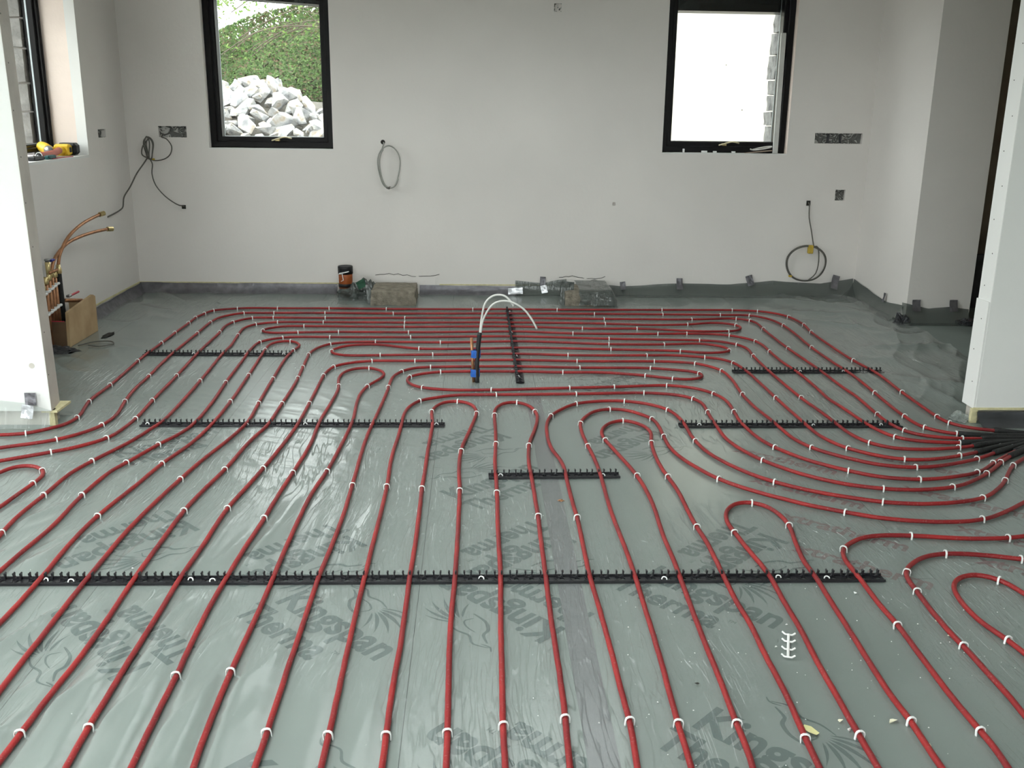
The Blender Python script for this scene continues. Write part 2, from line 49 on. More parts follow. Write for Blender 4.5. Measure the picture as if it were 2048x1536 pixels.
 'p4': [(-1.638,2.820),(-1.641,2.854),(-1.645,2.889),(-1.648,2.924),(-1.651,2.959),(-1.654,2.994),(-1.658,3.029),(-1.661,3.064),(-1.664,3.098),(-1.668,3.133),(-1.671,3.168),(-1.674,3.203),(-1.678,3.238),(-1.681,3.273),(-1.685,3.308),(-1.688,3.343),(-1.690,3.378),(-1.692,3.413),(-1.692,3.448),(-1.692,3.483),(-1.690,3.518),(-1.688,3.552),(-1.686,3.587),(-1.683,3.622),(-1.682,3.657),(-1.681,3.692),(-1.680,3.727),(-1.680,3.762),(-1.679,3.797),(-1.677,3.832),(-1.674,3.867),(-1.669,3.902),(-1.661,3.936),(-1.653,3.970),(-1.644,4.004),(-1.634,4.038),(-1.624,4.071),(-1.614,4.105),(-1.603,4.138),(-1.593,4.171),(-1.582,4.205),(-1.572,4.238),(-1.563,4.272),(-1.555,4.306),(-1.548,4.341),(-1.541,4.375),(-1.536,4.410),(-1.530,4.444),(-1.524,4.479),(-1.517,4.513),(-1.512,4.548),(-1.509,4.583),(-1.507,4.618),(-1.506,4.653),(-1.506,4.688),(-1.506,4.723),(-1.507,4.758),(-1.507,4.793),(-1.508,4.828),(-1.508,4.863),(-1.509,4.898),(-1.510,4.933),(-1.511,4.968),(-1.512,5.003),(-1.513,5.038),(-1.514,5.073),(-1.515,5.108),(-1.516,5.143),(-1.517,5.178),(-1.519,5.213),(-1.520,5.248),(-1.521,5.283),(-1.523,5.318),(-1.524,5.353),(-1.526,5.388),(-1.527,5.423),(-1.529,5.458),(-1.531,5.493),(-1.533,5.528),(-1.534,5.563),(-1.536,5.598),(-1.538,5.633),(-1.540,5.668),(-1.542,5.703),(-1.544,5.738),(-1.545,5.773),(-1.547,5.808),(-1.548,5.843),(-1.550,5.878),(-1.551,5.913),(-1.551,5.948),(-1.551,5.983),(-1.551,6.018),(-1.551,6.053),(-1.551,6.088),(-1.551,6.123),(-1.553,6.158),(-1.555,6.193),(-1.558,6.228),(-1.561,6.263),(-1.564,6.297),(-1.567,6.332),(-1.570,6.367),(-1.573,6.402),(-1.575,6.437),(-1.578,6.472),(-1.581,6.507),(-1.583,6.542),(-1.585,6.577),(-1.584,6.612),(-1.579,6.647),(-1.570,6.680),(-1.557,6.713),(-1.538,6.742),(-1.514,6.767),(-1.485,6.787),(-1.454,6.803),(-1.421,6.817),(-1.388,6.826),(-1.353,6.831),(-1.318,6.833),(-1.283,6.834),(-1.248,6.834),(-1.213,6.834),(-1.178,6.834),(-1.143,6.833),(-1.108,6.833),(-1.073,6.833),(-1.038,6.834),(-1.003,6.834),(-0.968,6.834),(-0.933,6.834),(-0.898,6.833),(-0.863,6.833),(-0.828,6.833),(-0.793,6.833),(-0.757,6.832),(-0.722,6.832),(-0.687,6.832),(-0.652,6.832),(-0.617,6.832),(-0.582,6.832),(-0.547,6.832),(-0.512,6.833),(-0.477,6.833),(-0.442,6.834),(-0.407,6.835),(-0.372,6.836),(-0.337,6.837),(-0.302,6.839),(-0.267,6.840),(-0.232,6.842),(-0.197,6.843),(-0.162,6.844),(-0.127,6.846),(-0.092,6.847),(-0.057,6.849),(-0.022,6.850),(0.013,6.851),(0.048,6.852),(0.083,6.853),(0.118,6.853),(0.153,6.854),(0.188,6.854),(0.223,6.854),(0.258,6.854),(0.293,6.854),(0.328,6.853),(0.363,6.852),(0.398,6.852),(0.433,6.851),(0.468,6.850),(0.503,6.849),(0.538,6.848),(0.573,6.846),(0.608,6.845),(0.643,6.843),(0.678,6.842),(0.713,6.840),(0.748,6.838),(0.783,6.836),(0.818,6.834),(0.853,6.832),(0.888,6.830),(0.923,6.827),(0.958,6.824),(0.992,6.820),(1.027,6.816),(1.062,6.811),(1.097,6.806),(1.131,6.801),(1.166,6.798),(1.201,6.795),(1.236,6.794),(1.271,6.794),(1.306,6.795),(1.341,6.796),(1.376,6.799),(1.411,6.802),(1.446,6.806),(1.480,6.811),(1.515,6.818),(1.548,6.827),(1.582,6.839),(1.615,6.850),(1.648,6.860),(1.682,6.868),(1.717,6.871),(1.752,6.866),(1.784,6.854),(1.814,6.835),(1.840,6.811),(1.857,6.781),(1.864,6.747),(1.860,6.712),(1.849,6.679),(1.831,6.649),(1.806,6.625),(1.774,6.610),(1.740,6.602),(1.705,6.597),(1.670,6.594),(1.635,6.593),(1.600,6.593),(1.565,6.594),(1.530,6.597),(1.496,6.601),(1.461,6.606),(1.427,6.612),(1.392,6.620),(1.358,6.627),(1.324,6.635),(1.290,6.642),(1.255,6.649),(1.221,6.655),(1.186,6.661),(1.152,6.665),(1.117,6.669),(1.082,6.670),(1.047,6.670),(1.012,6.669),(0.977,6.668),(0.942,6.666),(0.907,6.665),(0.872,6.665),(0.837,6.665),(0.802,6.666),(0.767,6.668),(0.732,6.671),(0.697,6.674),(0.662,6.678),(0.627,6.682),(0.593,6.686),(0.558,6.691),(0.523,6.695),(0.488,6.700),(0.454,6.704),(0.419,6.708),(0.384,6.711),(0.349,6.715),(0.314,6.718),(0.279,6.721),(0.244,6.722),(0.209,6.723),(0.174,6.722),(0.139,6.722),(0.104,6.721),(0.069,6.719),(0.034,6.717),(-0.001,6.716),(-0.036,6.714),(-0.071,6.712),(-0.106,6.710),(-0.141,6.708),(-0.176,6.705),(-0.211,6.703),(-0.246,6.702),(-0.281,6.700),(-0.316,6.698),(-0.351,6.696),(-0.386,6.695),(-0.421,6.694),(-0.456,6.692),(-0.491,6.692),(-0.526,6.691),(-0.561,6.691),(-0.596,6.691),(-0.631,6.691),(-0.666,6.691),(-0.701,6.692),(-0.736,6.692),(-0.771,6.693),(-0.806,6.693),(-0.841,6.694),(-0.876,6.695),(-0.911,6.695),(-0.946,6.696),(-0.981,6.697),(-1.016,6.698),(-1.051,6.699),(-1.086,6.699),(-1.121,6.700),(-1.156,6.700),(-1.191,6.701),(-1.226,6.701),(-1.261,6.701),(-1.296,6.697),(-1.329,6.687),(-1.361,6.672),(-1.389,6.651),(-1.414,6.627),(-1.432,6.597),(-1.439,6.563),(-1.428,6.530),(-1.403,6.507),(-1.370,6.494),(-1.335,6.490),(-1.300,6.491),(-1.266,6.496),(-1.231,6.502),(-1.196,6.506),(-1.162,6.510),(-1.127,6.513),(-1.092,6.516),(-1.057,6.519),(-1.022,6.522),(-0.987,6.524),(-0.952,6.526),(-0.917,6.527),(-0.882,6.528),(-0.847,6.528),(-0.812,6.528),(-0.777,6.528),(-0.742,6.528),(-0.707,6.527),(-0.672,6.526),(-0.637,6.526),(-0.602,6.525),(-0.567,6.525),(-0.532,6.525),(-0.497,6.525),(-0.462,6.526),(-0.427,6.527),(-0.392,6.528),(-0.357,6.529),(-0.322,6.531),(-0.287,6.533),(-0.252,6.535),(-0.217,6.537),(-0.182,6.539),(-0.147,6.541),(-0.112,6.543),(-0.077,6.544),(-0.042,6.547),(-0.007,6.549),(0.028,6.552),(0.063,6.554),(0.098,6.557),(0.133,6.559),(0.168,6.561),(0.203,6.562),(0.238,6.563),(0.273,6.563),(0.308,6.561),(0.343,6.559),(0.378,6.555),(0.412,6.550),(0.447,6.544),(0.481,6.538),(0.516,6.532),(0.550,6.526),(0.585,6.521),(0.620,6.516),(0.655,6.513),(0.689,6.511),(0.724,6.509),(0.759,6.508),(0.794,6.506),(0.829,6.506),(0.864,6.505),(0.900,6.505),(0.935,6.505),(0.970,6.505),(1.005,6.505),(1.040,6.505),(1.075,6.505),(1.110,6.506),(1.145,6.507),(1.180,6.507),(1.215,6.508),(1.250,6.509),(1.285,6.511),(1.320,6.513),(1.355,6.515),(1.390,6.518),(1.425,6.519),(1.460,6.520),(1.495,6.521),(1.530,6.520),(1.565,6.517),(1.599,6.511),(1.633,6.504),(1.667,6.494),(1.700,6.481),(1.730,6.465),(1.758,6.443),(1.782,6.418),(1.805,6.391),(1.825,6.363),(1.842,6.332),(1.855,6.299),(1.863,6.265),(1.867,6.231),(1.870,6.196),(1.871,6.161),(1.871,6.126),(1.869,6.091),(1.868,6.056),(1.867,6.021),(1.867,5.986),(1.866,5.951),(1.866,5.916),(1.866,5.881),(1.866,5.846),(1.866,5.811),(1.867,5.775),(1.869,5.741),(1.871,5.706),(1.874,5.671),(1.877,5.636),(1.880,5.601),(1.883,5.566),(1.885,5.531),(1.887,5.496),(1.888,5.461),(1.889,5.426),(1.889,5.391),(1.889,5.356),(1.889,5.321),(1.889,5.286),(1.888,5.251),(1.888,5.216),(1.887,5.181),(1.886,5.146),(1.885,5.111),(1.883,5.076),(1.882,5.041),(1.881,5.006),(1.881,4.971),(1.883,4.936),(1.888,4.901),(1.893,4.867),(1.897,4.832),(1.900,4.797),(1.903,4.762),(1.906,4.727),(1.908,4.692),(1.911,4.657),(1.914,4.622),(1.917,4.587),(1.920,4.552),(1.925,4.518),(1.932,4.484),(1.940,4.449),(1.950,4.416),(1.962,4.383),(1.980,4.353),(2.003,4.327),(2.032,4.307),(2.064,4.292),(2.097,4.282),(2.132,4.275),(2.166,4.270),(2.201,4.266),(2.236,4.263),(2.271,4.262),(2.306,4.264),(2.341,4.266),(2.376,4.268),(2.411,4.270),(2.446,4.272),(2.481,4.274),(2.516,4.276),(2.551,4.278),(2.586,4.279),(2.621,4.281),(2.656,4.283),(2.691,4.285),(2.726,4.287),(2.761,4.288),(2.796,4.290),(2.831,4.292),(2.866,4.294),(2.901,4.296),(2.935,4.297),(2.970,4.299)],
 'p5': [(-1.578,2.539),(-1.576,2.574),(-1.574,2.609),(-1.572,2.644),(-1.570,2.679),(-1.568,2.714),(-1.566,2.749),(-1.564,2.784),(-1.562,2.819),(-1.561,2.854),(-1.559,2.889),(-1.557,2.924),(-1.555,2.958),(-1.553,2.993),(-1.551,3.028),(-1.549,3.063),(-1.547,3.098),(-1.545,3.133),(-1.542,3.168),(-1.539,3.203),(-1.536,3.238),(-1.533,3.273),(-1.531,3.307),(-1.530,3.342),(-1.530,3.377),(-1.530,3.412),(-1.531,3.447),(-1.532,3.482),(-1.534,3.517),(-1.535,3.552),(-1.535,3.587),(-1.535,3.622),(-1.535,3.657),(-1.534,3.692),(-1.532,3.727),(-1.531,3.762),(-1.528,3.797),(-1.525,3.832),(-1.521,3.867),(-1.516,3.901),(-1.508,3.935),(-1.498,3.969),(-1.488,4.002),(-1.478,4.036),(-1.469,4.070),(-1.460,4.104),(-1.451,4.137),(-1.442,4.171),(-1.433,4.205),(-1.423,4.239),(-1.412,4.272),(-1.400,4.305),(-1.388,4.338),(-1.378,4.371),(-1.369,4.405),(-1.362,4.439),(-1.356,4.474),(-1.353,4.508),(-1.350,4.543),(-1.348,4.578),(-1.347,4.613),(-1.346,4.648),(-1.347,4.683),(-1.347,4.718),(-1.348,4.753),(-1.349,4.788),(-1.350,4.823),(-1.351,4.858),(-1.352,4.893),(-1.353,4.928),(-1.355,4.963),(-1.357,4.998),(-1.359,5.033),(-1.361,5.068),(-1.364,5.103),(-1.366,5.138),(-1.368,5.172),(-1.371,5.207),(-1.372,5.242),(-1.374,5.277),(-1.376,5.312),(-1.378,5.347),(-1.379,5.382),(-1.380,5.417),(-1.382,5.452),(-1.383,5.487),(-1.384,5.522),(-1.386,5.557),(-1.387,5.592),(-1.388,5.627),(-1.390,5.662),(-1.391,5.697),(-1.392,5.732),(-1.394,5.767),(-1.395,5.802),(-1.397,5.837),(-1.399,5.872),(-1.401,5.907),(-1.402,5.941),(-1.404,5.976),(-1.405,6.011),(-1.405,6.046),(-1.404,6.081),(-1.404,6.116),(-1.402,6.151),(-1.398,6.186),(-1.389,6.220),(-1.374,6.252),(-1.354,6.280),(-1.330,6.306),(-1.303,6.328),(-1.273,6.346),(-1.241,6.359),(-1.207,6.367),(-1.172,6.372),(-1.137,6.375),(-1.102,6.376),(-1.067,6.375),(-1.032,6.374),(-0.997,6.374),(-0.962,6.373),(-0.927,6.373),(-0.892,6.373),(-0.857,6.374),(-0.822,6.374),(-0.787,6.374),(-0.752,6.374),(-0.717,6.375),(-0.682,6.375),(-0.647,6.375),(-0.613,6.376),(-0.578,6.377),(-0.543,6.377),(-0.508,6.378),(-0.473,6.379),(-0.438,6.380),(-0.403,6.381),(-0.368,6.383),(-0.333,6.385),(-0.298,6.387),(-0.263,6.389),(-0.228,6.392),(-0.193,6.394),(-0.158,6.397),(-0.123,6.400),(-0.088,6.402),(-0.054,6.405),(-0.019,6.407),(0.016,6.409),(0.051,6.411),(0.086,6.413),(0.121,6.414),(0.156,6.415),(0.191,6.415),(0.226,6.415),(0.261,6.414),(0.296,6.413),(0.331,6.411),(0.366,6.409),(0.401,6.406),(0.436,6.403),(0.471,6.400),(0.505,6.396),(0.540,6.393),(0.575,6.389),(0.610,6.385),(0.644,6.381),(0.679,6.377),(0.714,6.373),(0.749,6.369),(0.783,6.365),(0.818,6.362),(0.853,6.359),(0.888,6.356),(0.923,6.353),(0.958,6.351),(0.993,6.349),(1.028,6.347),(1.063,6.346),(1.098,6.344),(1.133,6.342),(1.168,6.341),(1.203,6.339),(1.237,6.338),(1.272,6.336),(1.307,6.334),(1.342,6.332),(1.377,6.330),(1.412,6.328),(1.447,6.324),(1.482,6.321),(1.516,6.316),(1.551,6.310),(1.585,6.301),(1.616,6.286),(1.645,6.266),(1.671,6.243),(1.694,6.217),(1.714,6.188),(1.728,6.156),(1.738,6.122),(1.742,6.088),(1.742,6.053),(1.740,6.018),(1.736,5.983),(1.733,5.948),(1.731,5.913),(1.729,5.878),(1.728,5.843),(1.727,5.808),(1.726,5.773),(1.726,5.738),(1.725,5.703),(1.725,5.668),(1.725,5.633),(1.724,5.598),(1.724,5.563),(1.725,5.528),(1.725,5.493),(1.725,5.458),(1.726,5.423),(1.726,5.388),(1.727,5.353),(1.728,5.318),(1.728,5.283),(1.729,5.248),(1.730,5.213),(1.731,5.178),(1.732,5.143),(1.733,5.108),(1.735,5.074),(1.736,5.039),(1.738,5.004),(1.740,4.969),(1.743,4.934),(1.746,4.899),(1.749,4.864),(1.753,4.829),(1.756,4.794),(1.759,4.760),(1.762,4.725),(1.764,4.690),(1.766,4.655),(1.768,4.620),(1.769,4.585),(1.771,4.550),(1.773,4.515),(1.775,4.480),(1.777,4.445),(1.781,4.410),(1.787,4.376),(1.795,4.342),(1.805,4.309),(1.820,4.277),(1.840,4.248),(1.864,4.223),(1.892,4.202),(1.924,4.187),(1.958,4.178),(1.993,4.174),(2.027,4.172),(2.062,4.173),(2.097,4.175),(2.132,4.180),(2.167,4.186),(2.201,4.192),(2.235,4.201),(2.268,4.211),(2.301,4.222),(2.335,4.233),(2.368,4.242),(2.402,4.251),(2.436,4.259),(2.471,4.265),(2.506,4.270),(2.540,4.275),(2.575,4.281),(2.609,4.286),(2.644,4.291),(2.679,4.296),(2.713,4.302),(2.748,4.307),(2.782,4.312),(2.817,4.317),(2.851,4.322),(2.886,4.328),(2.921,4.333),(2.955,4.338),(2.990,4.343)],
 'p6': [(-1.411,2.202),(-1.410,2.237),(-1.409,2.272),(-1.408,2.307),(-1.407,2.342),(-1.406,2.377),(-1.405,2.412),(-1.405,2.447),(-1.404,2.482),(-1.403,2.517),(-1.402,2.552),(-1.401,2.587),(-1.400,2.622),(-1.399,2.657),(-1.398,2.692),(-1.398,2.727),(-1.397,2.762),(-1.397,2.797),(-1.398,2.832),(-1.398,2.867),(-1.399,2.902),(-1.400,2.937),(-1.401,2.972),(-1.402,3.007),(-1.404,3.042),(-1.406,3.077),(-1.407,3.112),(-1.408,3.147),(-1.409,3.182),(-1.409,3.217),(-1.409,3.252),(-1.409,3.287),(-1.408,3.322),(-1.407,3.357),(-1.405,3.392),(-1.402,3.427),(-1.399,3.461),(-1.395,3.496),(-1.391,3.531),(-1.386,3.566),(-1.382,3.600),(-1.376,3.635),(-1.372,3.669),(-1.367,3.704),(-1.362,3.739),(-1.358,3.774),(-1.354,3.808),(-1.351,3.843),(-1.347,3.878),(-1.343,3.913),(-1.339,3.948),(-1.334,3.982),(-1.329,4.017),(-1.322,4.051),(-1.315,4.085),(-1.308,4.120),(-1.301,4.154),(-1.294,4.188),(-1.288,4.223),(-1.283,4.257),(-1.279,4.292),(-1.275,4.327),(-1.272,4.362),(-1.269,4.397),(-1.267,4.432),(-1.265,4.467),(-1.263,4.501),(-1.262,4.536),(-1.261,4.571),(-1.260,4.606),(-1.260,4.641),(-1.259,4.676),(-1.259,4.711),(-1.260,4.746),(-1.260,4.781),(-1.261,4.816),(-1.261,4.851),(-1.262,4.886),(-1.263,4.921),(-1.264,4.956),(-1.265,4.991),(-1.266,5.026),(-1.267,5.061),(-1.269,5.096),(-1.270,5.131),(-1.272,5.166),(-1.273,5.201),(-1.275,5.236),(-1.276,5.271),(-1.278,5.306),(-1.280,5.341),(-1.281,5.376),(-1.283,5.411),(-1.285,5.446),(-1.286,5.481),(-1.288,5.516),(-1.290,5.551),(-1.292,5.586),(-1.293,5.621),(-1.295,5.656),(-1.297,5.690),(-1.299,5.725),(-1.301,5.760),(-1.303,5.795),(-1.305,5.830),(-1.306,5.865),(-1.308,5.900),(-1.310,5.935),(-1.311,5.970),(-1.312,6.005),(-1.313,6.040),(-1.315,6.075),(-1.315,6.110),(-1.313,6.145),(-1.304,6.179),(-1.289,6.210),(-1.265,6.236),(-1.234,6.251),(-1.200,6.251),(-1.170,6.232),(-1.148,6.205),(-1.132,6.174),(-1.122,6.141),(-1.120,6.106),(-1.124,6.071),(-1.131,6.037),(-1.137,6.003),(-1.141,5.968),(-1.143,5.933),(-1.145,5.898),(-1.146,5.863),(-1.147,5.828),(-1.147,5.793),(-1.147,5.758),(-1.146,5.723),(-1.146,5.688),(-1.144,5.653),(-1.143,5.618),(-1.142,5.583),(-1.140,5.548),(-1.139,5.513),(-1.138,5.478),(-1.136,5.443),(-1.135,5.408),(-1.133,5.373),(-1.132,5.338),(-1.131,5.303),(-1.129,5.268),(-1.128,5.233),(-1.127,5.198),(-1.125,5.163),(-1.124,5.128),(-1.122,5.094),(-1.121,5.059),(-1.119,5.024),(-1.118,4.989),(-1.116,4.954),(-1.115,4.919),(-1.113,4.884),(-1.111,4.849),(-1.109,4.814),(-1.107,4.779),(-1.105,4.744),(-1.103,4.709),(-1.101,4.674),(-1.100,4.639),(-1.100,4.604),(-1.100,4.569),(-1.102,4.534),(-1.104,4.499),(-1.107,4.464),(-1.111,4.430),(-1.116,4.395),(-1.121,4.360),(-1.126,4.326),(-1.131,4.291),(-1.137,4.257),(-1.143,4.222),(-1.149,4.188),(-1.155,4.153),(-1.161,4.119),(-1.168,4.084),(-1.173,4.050),(-1.179,4.015),(-1.184,3.981),(-1.188,3.946),(-1.193,3.911),(-1.197,3.876),(-1.201,3.842),(-1.205,3.807),(-1.209,3.772),(-1.213,3.737),(-1.217,3.703),(-1.221,3.668),(-1.224,3.633),(-1.228,3.598),(-1.231,3.563),(-1.234,3.528),(-1.237,3.494),(-1.240,3.459),(-1.242,3.424),(-1.244,3.389),(-1.246,3.354),(-1.248,3.319),(-1.249,3.284),(-1.250,3.249),(-1.251,3.214),(-1.251,3.179),(-1.251,3.144),(-1.251,3.109),(-1.251,3.074),(-1.251,3.039),(-1.251,3.004),(-1.251,2.969),(-1.251,2.934),(-1.251,2.899),(-1.250,2.864),(-1.250,2.829),(-1.250,2.794),(-1.249,2.759),(-1.248,2.724),(-1.248,2.689),(-1.247,2.654),(-1.246,2.619),(-1.245,2.584),(-1.244,2.549),(-1.244,2.514),(-1.244,2.479),(-1.243,2.444),(-1.242,2.409),(-1.241,2.374),(-1.240,2.339),(-1.239,2.304),(-1.237,2.269),(-1.236,2.234),(-1.235,2.199),(-1.233,2.164),(-1.232,2.129),(-1.231,2.094),(-1.229,2.059),(-1.228,2.025),(-1.227,1.990),(-1.225,1.955),(-1.224,1.920),(-1.223,1.885),(-1.221,1.850)],
 'p7': [(-1.117,1.562),(-1.117,1.597),(-1.116,1.632),(-1.115,1.667),(-1.114,1.702),(-1.113,1.737),(-1.113,1.772),(-1.112,1.807),(-1.111,1.842),(-1.110,1.877),(-1.109,1.912),(-1.109,1.947),(-1.108,1.981),(-1.107,2.016),(-1.106,2.051),(-1.105,2.086),(-1.105,2.121),(-1.104,2.156),(-1.103,2.191),(-1.103,2.226),(-1.102,2.261),(-1.100,2.296),(-1.099,2.331),(-1.097,2.366),(-1.095,2.401),(-1.094,2.436),(-1.093,2.471),(-1.093,2.506),(-1.093,2.541),(-1.093,2.576),(-1.093,2.611),(-1.094,2.646),(-1.094,2.681),(-1.095,2.716),(-1.096,2.751),(-1.097,2.785),(-1.098,2.820),(-1.099,2.855),(-1.100,2.890),(-1.100,2.925),(-1.101,2.960),(-1.101,2.995),(-1.101,3.030),(-1.101,3.065),(-1.101,3.100),(-1.101,3.135),(-1.100,3.170),(-1.100,3.205),(-1.100,3.240),(-1.100,3.275),(-1.100,3.310),(-1.100,3.345),(-1.100,3.380),(-1.099,3.415),(-1.098,3.450),(-1.097,3.485),(-1.095,3.520),(-1.093,3.555),(-1.090,3.589),(-1.087,3.624),(-1.083,3.659),(-1.079,3.694),(-1.076,3.729),(-1.071,3.763),(-1.067,3.798),(-1.062,3.833),(-1.058,3.867),(-1.054,3.902),(-1.050,3.937),(-1.047,3.972),(-1.045,4.007),(-1.043,4.041),(-1.041,4.076),(-1.039,4.111),(-1.037,4.146),(-1.035,4.181),(-1.032,4.216),(-1.029,4.251),(-1.026,4.286),(-1.022,4.320),(-1.017,4.355),(-1.012,4.390),(-1.007,4.424),(-1.002,4.459),(-0.998,4.494),(-0.995,4.528),(-0.993,4.563),(-0.992,4.598),(-0.992,4.633),(-0.992,4.668),(-0.992,4.703),(-0.992,4.738),(-0.992,4.773),(-0.992,4.808),(-0.992,4.843),(-0.992,4.878),(-0.992,4.913),(-0.992,4.948),(-0.991,4.983),(-0.991,5.018),(-0.991,5.053),(-0.991,5.088),(-0.991,5.123),(-0.991,5.158),(-0.992,5.193),(-0.992,5.228),(-0.993,5.263),(-0.994,5.298),(-0.995,5.333),(-0.997,5.368),(-0.998,5.402),(-1.000,5.437),(-1.002,5.472),(-1.004,5.507),(-1.006,5.542),(-1.008,5.577),(-1.010,5.612),(-1.011,5.647),(-1.013,5.682),(-1.015,5.717),(-1.017,5.752),(-1.018,5.787),(-1.020,5.821),(-1.022,5.856),(-1.024,5.891),(-1.023,5.926),(-1.021,5.961),(-1.016,5.996),(-1.009,6.030),(-0.999,6.064),(-0.986,6.096),(-0.970,6.127),(-0.951,6.156),(-0.926,6.181),(-0.897,6.201),(-0.865,6.215),(-0.832,6.225),(-0.798,6.233),(-0.763,6.237),(-0.728,6.239),(-0.693,6.240),(-0.659,6.240),(-0.624,6.241),(-0.589,6.241),(-0.554,6.240),(-0.519,6.239),(-0.484,6.238),(-0.449,6.237),(-0.414,6.236),(-0.379,6.235),(-0.344,6.234),(-0.309,6.233),(-0.274,6.233),(-0.239,6.234),(-0.204,6.235),(-0.169,6.237),(-0.134,6.239),(-0.099,6.242),(-0.065,6.245),(-0.030,6.249),(0.005,6.252),(0.040,6.256),(0.075,6.259),(0.109,6.263),(0.144,6.266),(0.179,6.268),(0.214,6.270),(0.249,6.271),(0.284,6.272),(0.319,6.271),(0.354,6.270),(0.389,6.267),(0.424,6.264),(0.458,6.260),(0.493,6.256),(0.528,6.251),(0.562,6.245),(0.597,6.240),(0.631,6.234),(0.666,6.229),(0.700,6.223),(0.735,6.218),(0.769,6.213),(0.804,6.209),(0.839,6.206),(0.874,6.203),(0.909,6.201),(0.944,6.200),(0.979,6.199),(1.014,6.198),(1.049,6.198),(1.084,6.198),(1.119,6.199),(1.154,6.200),(1.188,6.201),(1.223,6.203),(1.258,6.206),(1.293,6.210),(1.328,6.215),(1.362,6.221),(1.397,6.226),(1.432,6.228),(1.466,6.225),(1.500,6.216),(1.531,6.199),(1.559,6.178),(1.584,6.154),(1.603,6.125),(1.615,6.092),(1.616,6.058),(1.601,6.026),(1.574,6.004),(1.542,5.991),(1.508,5.983),(1.473,5.979),(1.438,5.981),(1.404,5.988),(1.371,5.999),(1.338,6.010),(1.304,6.020),(1.270,6.026),(1.235,6.031),(1.201,6.035),(1.166,6.039),(1.131,6.042),(1.096,6.045),(1.061,6.047),(1.026,6.050),(0.992,6.053),(0.957,6.055),(0.922,6.057),(0.887,6.059),(0.852,6.062),(0.817,6.064),(0.782,6.067),(0.747,6.070),(0.713,6.073),(0.678,6.076),(0.643,6.080),(0.608,6.083),(0.573,6.086),(0.538,6.088),(0.503,6.091),(0.469,6.093),(0.434,6.096),(0.399,6.097),(0.364,6.098),(0.329,6.099),(0.294,6.098),(0.259,6.096),(0.224,6.093),(0.189,6.089),(0.155,6.084),(0.120,6.080),(0.085,6.076),(0.050,6.073),(0.016,6.071),(-0.019,6.068),(-0.054,6.066),(-0.089,6.064),(-0.124,6.061),(-0.159,6.060),(-0.194,6.058),(-0.229,6.057),(-0.264,6.057),(-0.299,6.057),(-0.334,6.059),(-0.368,6.065),(-0.402,6.074),(-0.434,6.087),(-0.467,6.100),(-0.499,6.114),(-0.530,6.129),(-0.562,6.144),(-0.594,6.157),(-0.628,6.167),(-0.663,6.171),(-0.698,6.170),(-0.732,6.165),(-0.766,6.156),(-0.798,6.142),(-0.827,6.122),(-0.852,6.098),(-0.873,6.070),(-0.889,6.039),(-0.896,6.005),(-0.893,5.970),(-0.879,5.939),(-0.856,5.913),(-0.825,5.895),(-0.792,5.884),(-0.758,5.880),(-0.723,5.880),(-0.688,5.882),(-0.653,5.885),(-0.618,5.888),(-0.583,5.891),(-0.548,5.893),(-0.513,5.895),(-0.479,5.897),(-0.444,5.900),(-0.409,5.902),(-0.374,5.904),(-0.339,5.906),(-0.304,5.908),(-0.269,5.910),(-0.234,5.912),(-0.199,5.914),(-0.164,5.916),(-0.129,5.918),(-0.095,5.921),(-0.060,5.923),(-0.025,5.925),(0.010,5.927),(0.045,5.929),(0.080,5.931),(0.115,5.932),(0.150,5.934),(0.185,5.935),(0.220,5.935),(0.255,5.936),(0.290,5.935),(0.325,5.934),(0.360,5.931),(0.394,5.928),(0.429,5.923),(0.464,5.918),(0.498,5.914),(0.533,5.910),(0.568,5.907),(0.603,5.906),(0.638,5.905),(0.673,5.904),(0.708,5.904),(0.743,5.904),(0.778,5.904),(0.813,5.904),(0.848,5.905),(0.883,5.905),(0.918,5.906),(0.953,5.906),(0.987,5.907),(1.022,5.908),(1.057,5.908),(1.092,5.909),(1.127,5.911),(1.162,5.912),(1.197,5.913),(1.232,5.910),(1.267,5.905),(1.301,5.898),(1.335,5.889),(1.368,5.879),(1.401,5.868),(1.434,5.857),(1.467,5.844),(1.497,5.826),(1.522,5.801),(1.541,5.772),(1.556,5.740),(1.567,5.707),(1.574,5.673),(1.579,5.639),(1.583,5.604),(1.587,5.569),(1.590,5.534),(1.592,5.499),(1.594,5.464),(1.595,5.429),(1.596,5.395),(1.596,5.360),(1.597,5.325),(1.598,5.290),(1.598,5.255),(1.599,5.220),(1.600,5.185),(1.600,5.150),(1.600,5.115),(1.601,5.080),(1.601,5.045),(1.602,5.010),(1.602,4.975),(1.603,4.940),(1.604,4.905),(1.605,4.870),(1.606,4.835),(1.607,4.800),(1.608,4.765),(1.609,4.730),(1.611,4.695),(1.612,4.660),(1.613,4.625),(1.614,4.590),(1.615,4.555),(1.616,4.521),(1.617,4.486),(1.619,4.451),(1.621,4.416),(1.625,4.381),(1.632,4.347),(1.640,4.313),(1.651,4.279),(1.664,4.247),(1.679,4.216),(1.698,4.186),(1.720,4.159),(1.744,4.134),(1.770,4.110),(1.798,4.089),(1.827,4.070),(1.858,4.054),(1.891,4.043),(1.926,4.037),(1.961,4.036),(1.996,4.038),(2.030,4.044),(2.064,4.052),(2.098,4.062),(2.131,4.074),(2.163,4.086),(2.196,4.099),(2.227,4.114),(2.259,4.129),(2.290,4.145),(2.321,4.161),(2.353,4.177),(2.384,4.192),(2.416,4.207),(2.448,4.221),(2.480,4.234),(2.512,4.247),(2.545,4.260),(2.577,4.273),(2.610,4.286),(2.642,4.299),(2.675,4.312),(2.707,4.325),(2.740,4.338),(2.772,4.351),(2.805,4.364),(2.837,4.377),(2.869,4.391),(2.902,4.404),(2.934,4.417),(2.967,4.430)],
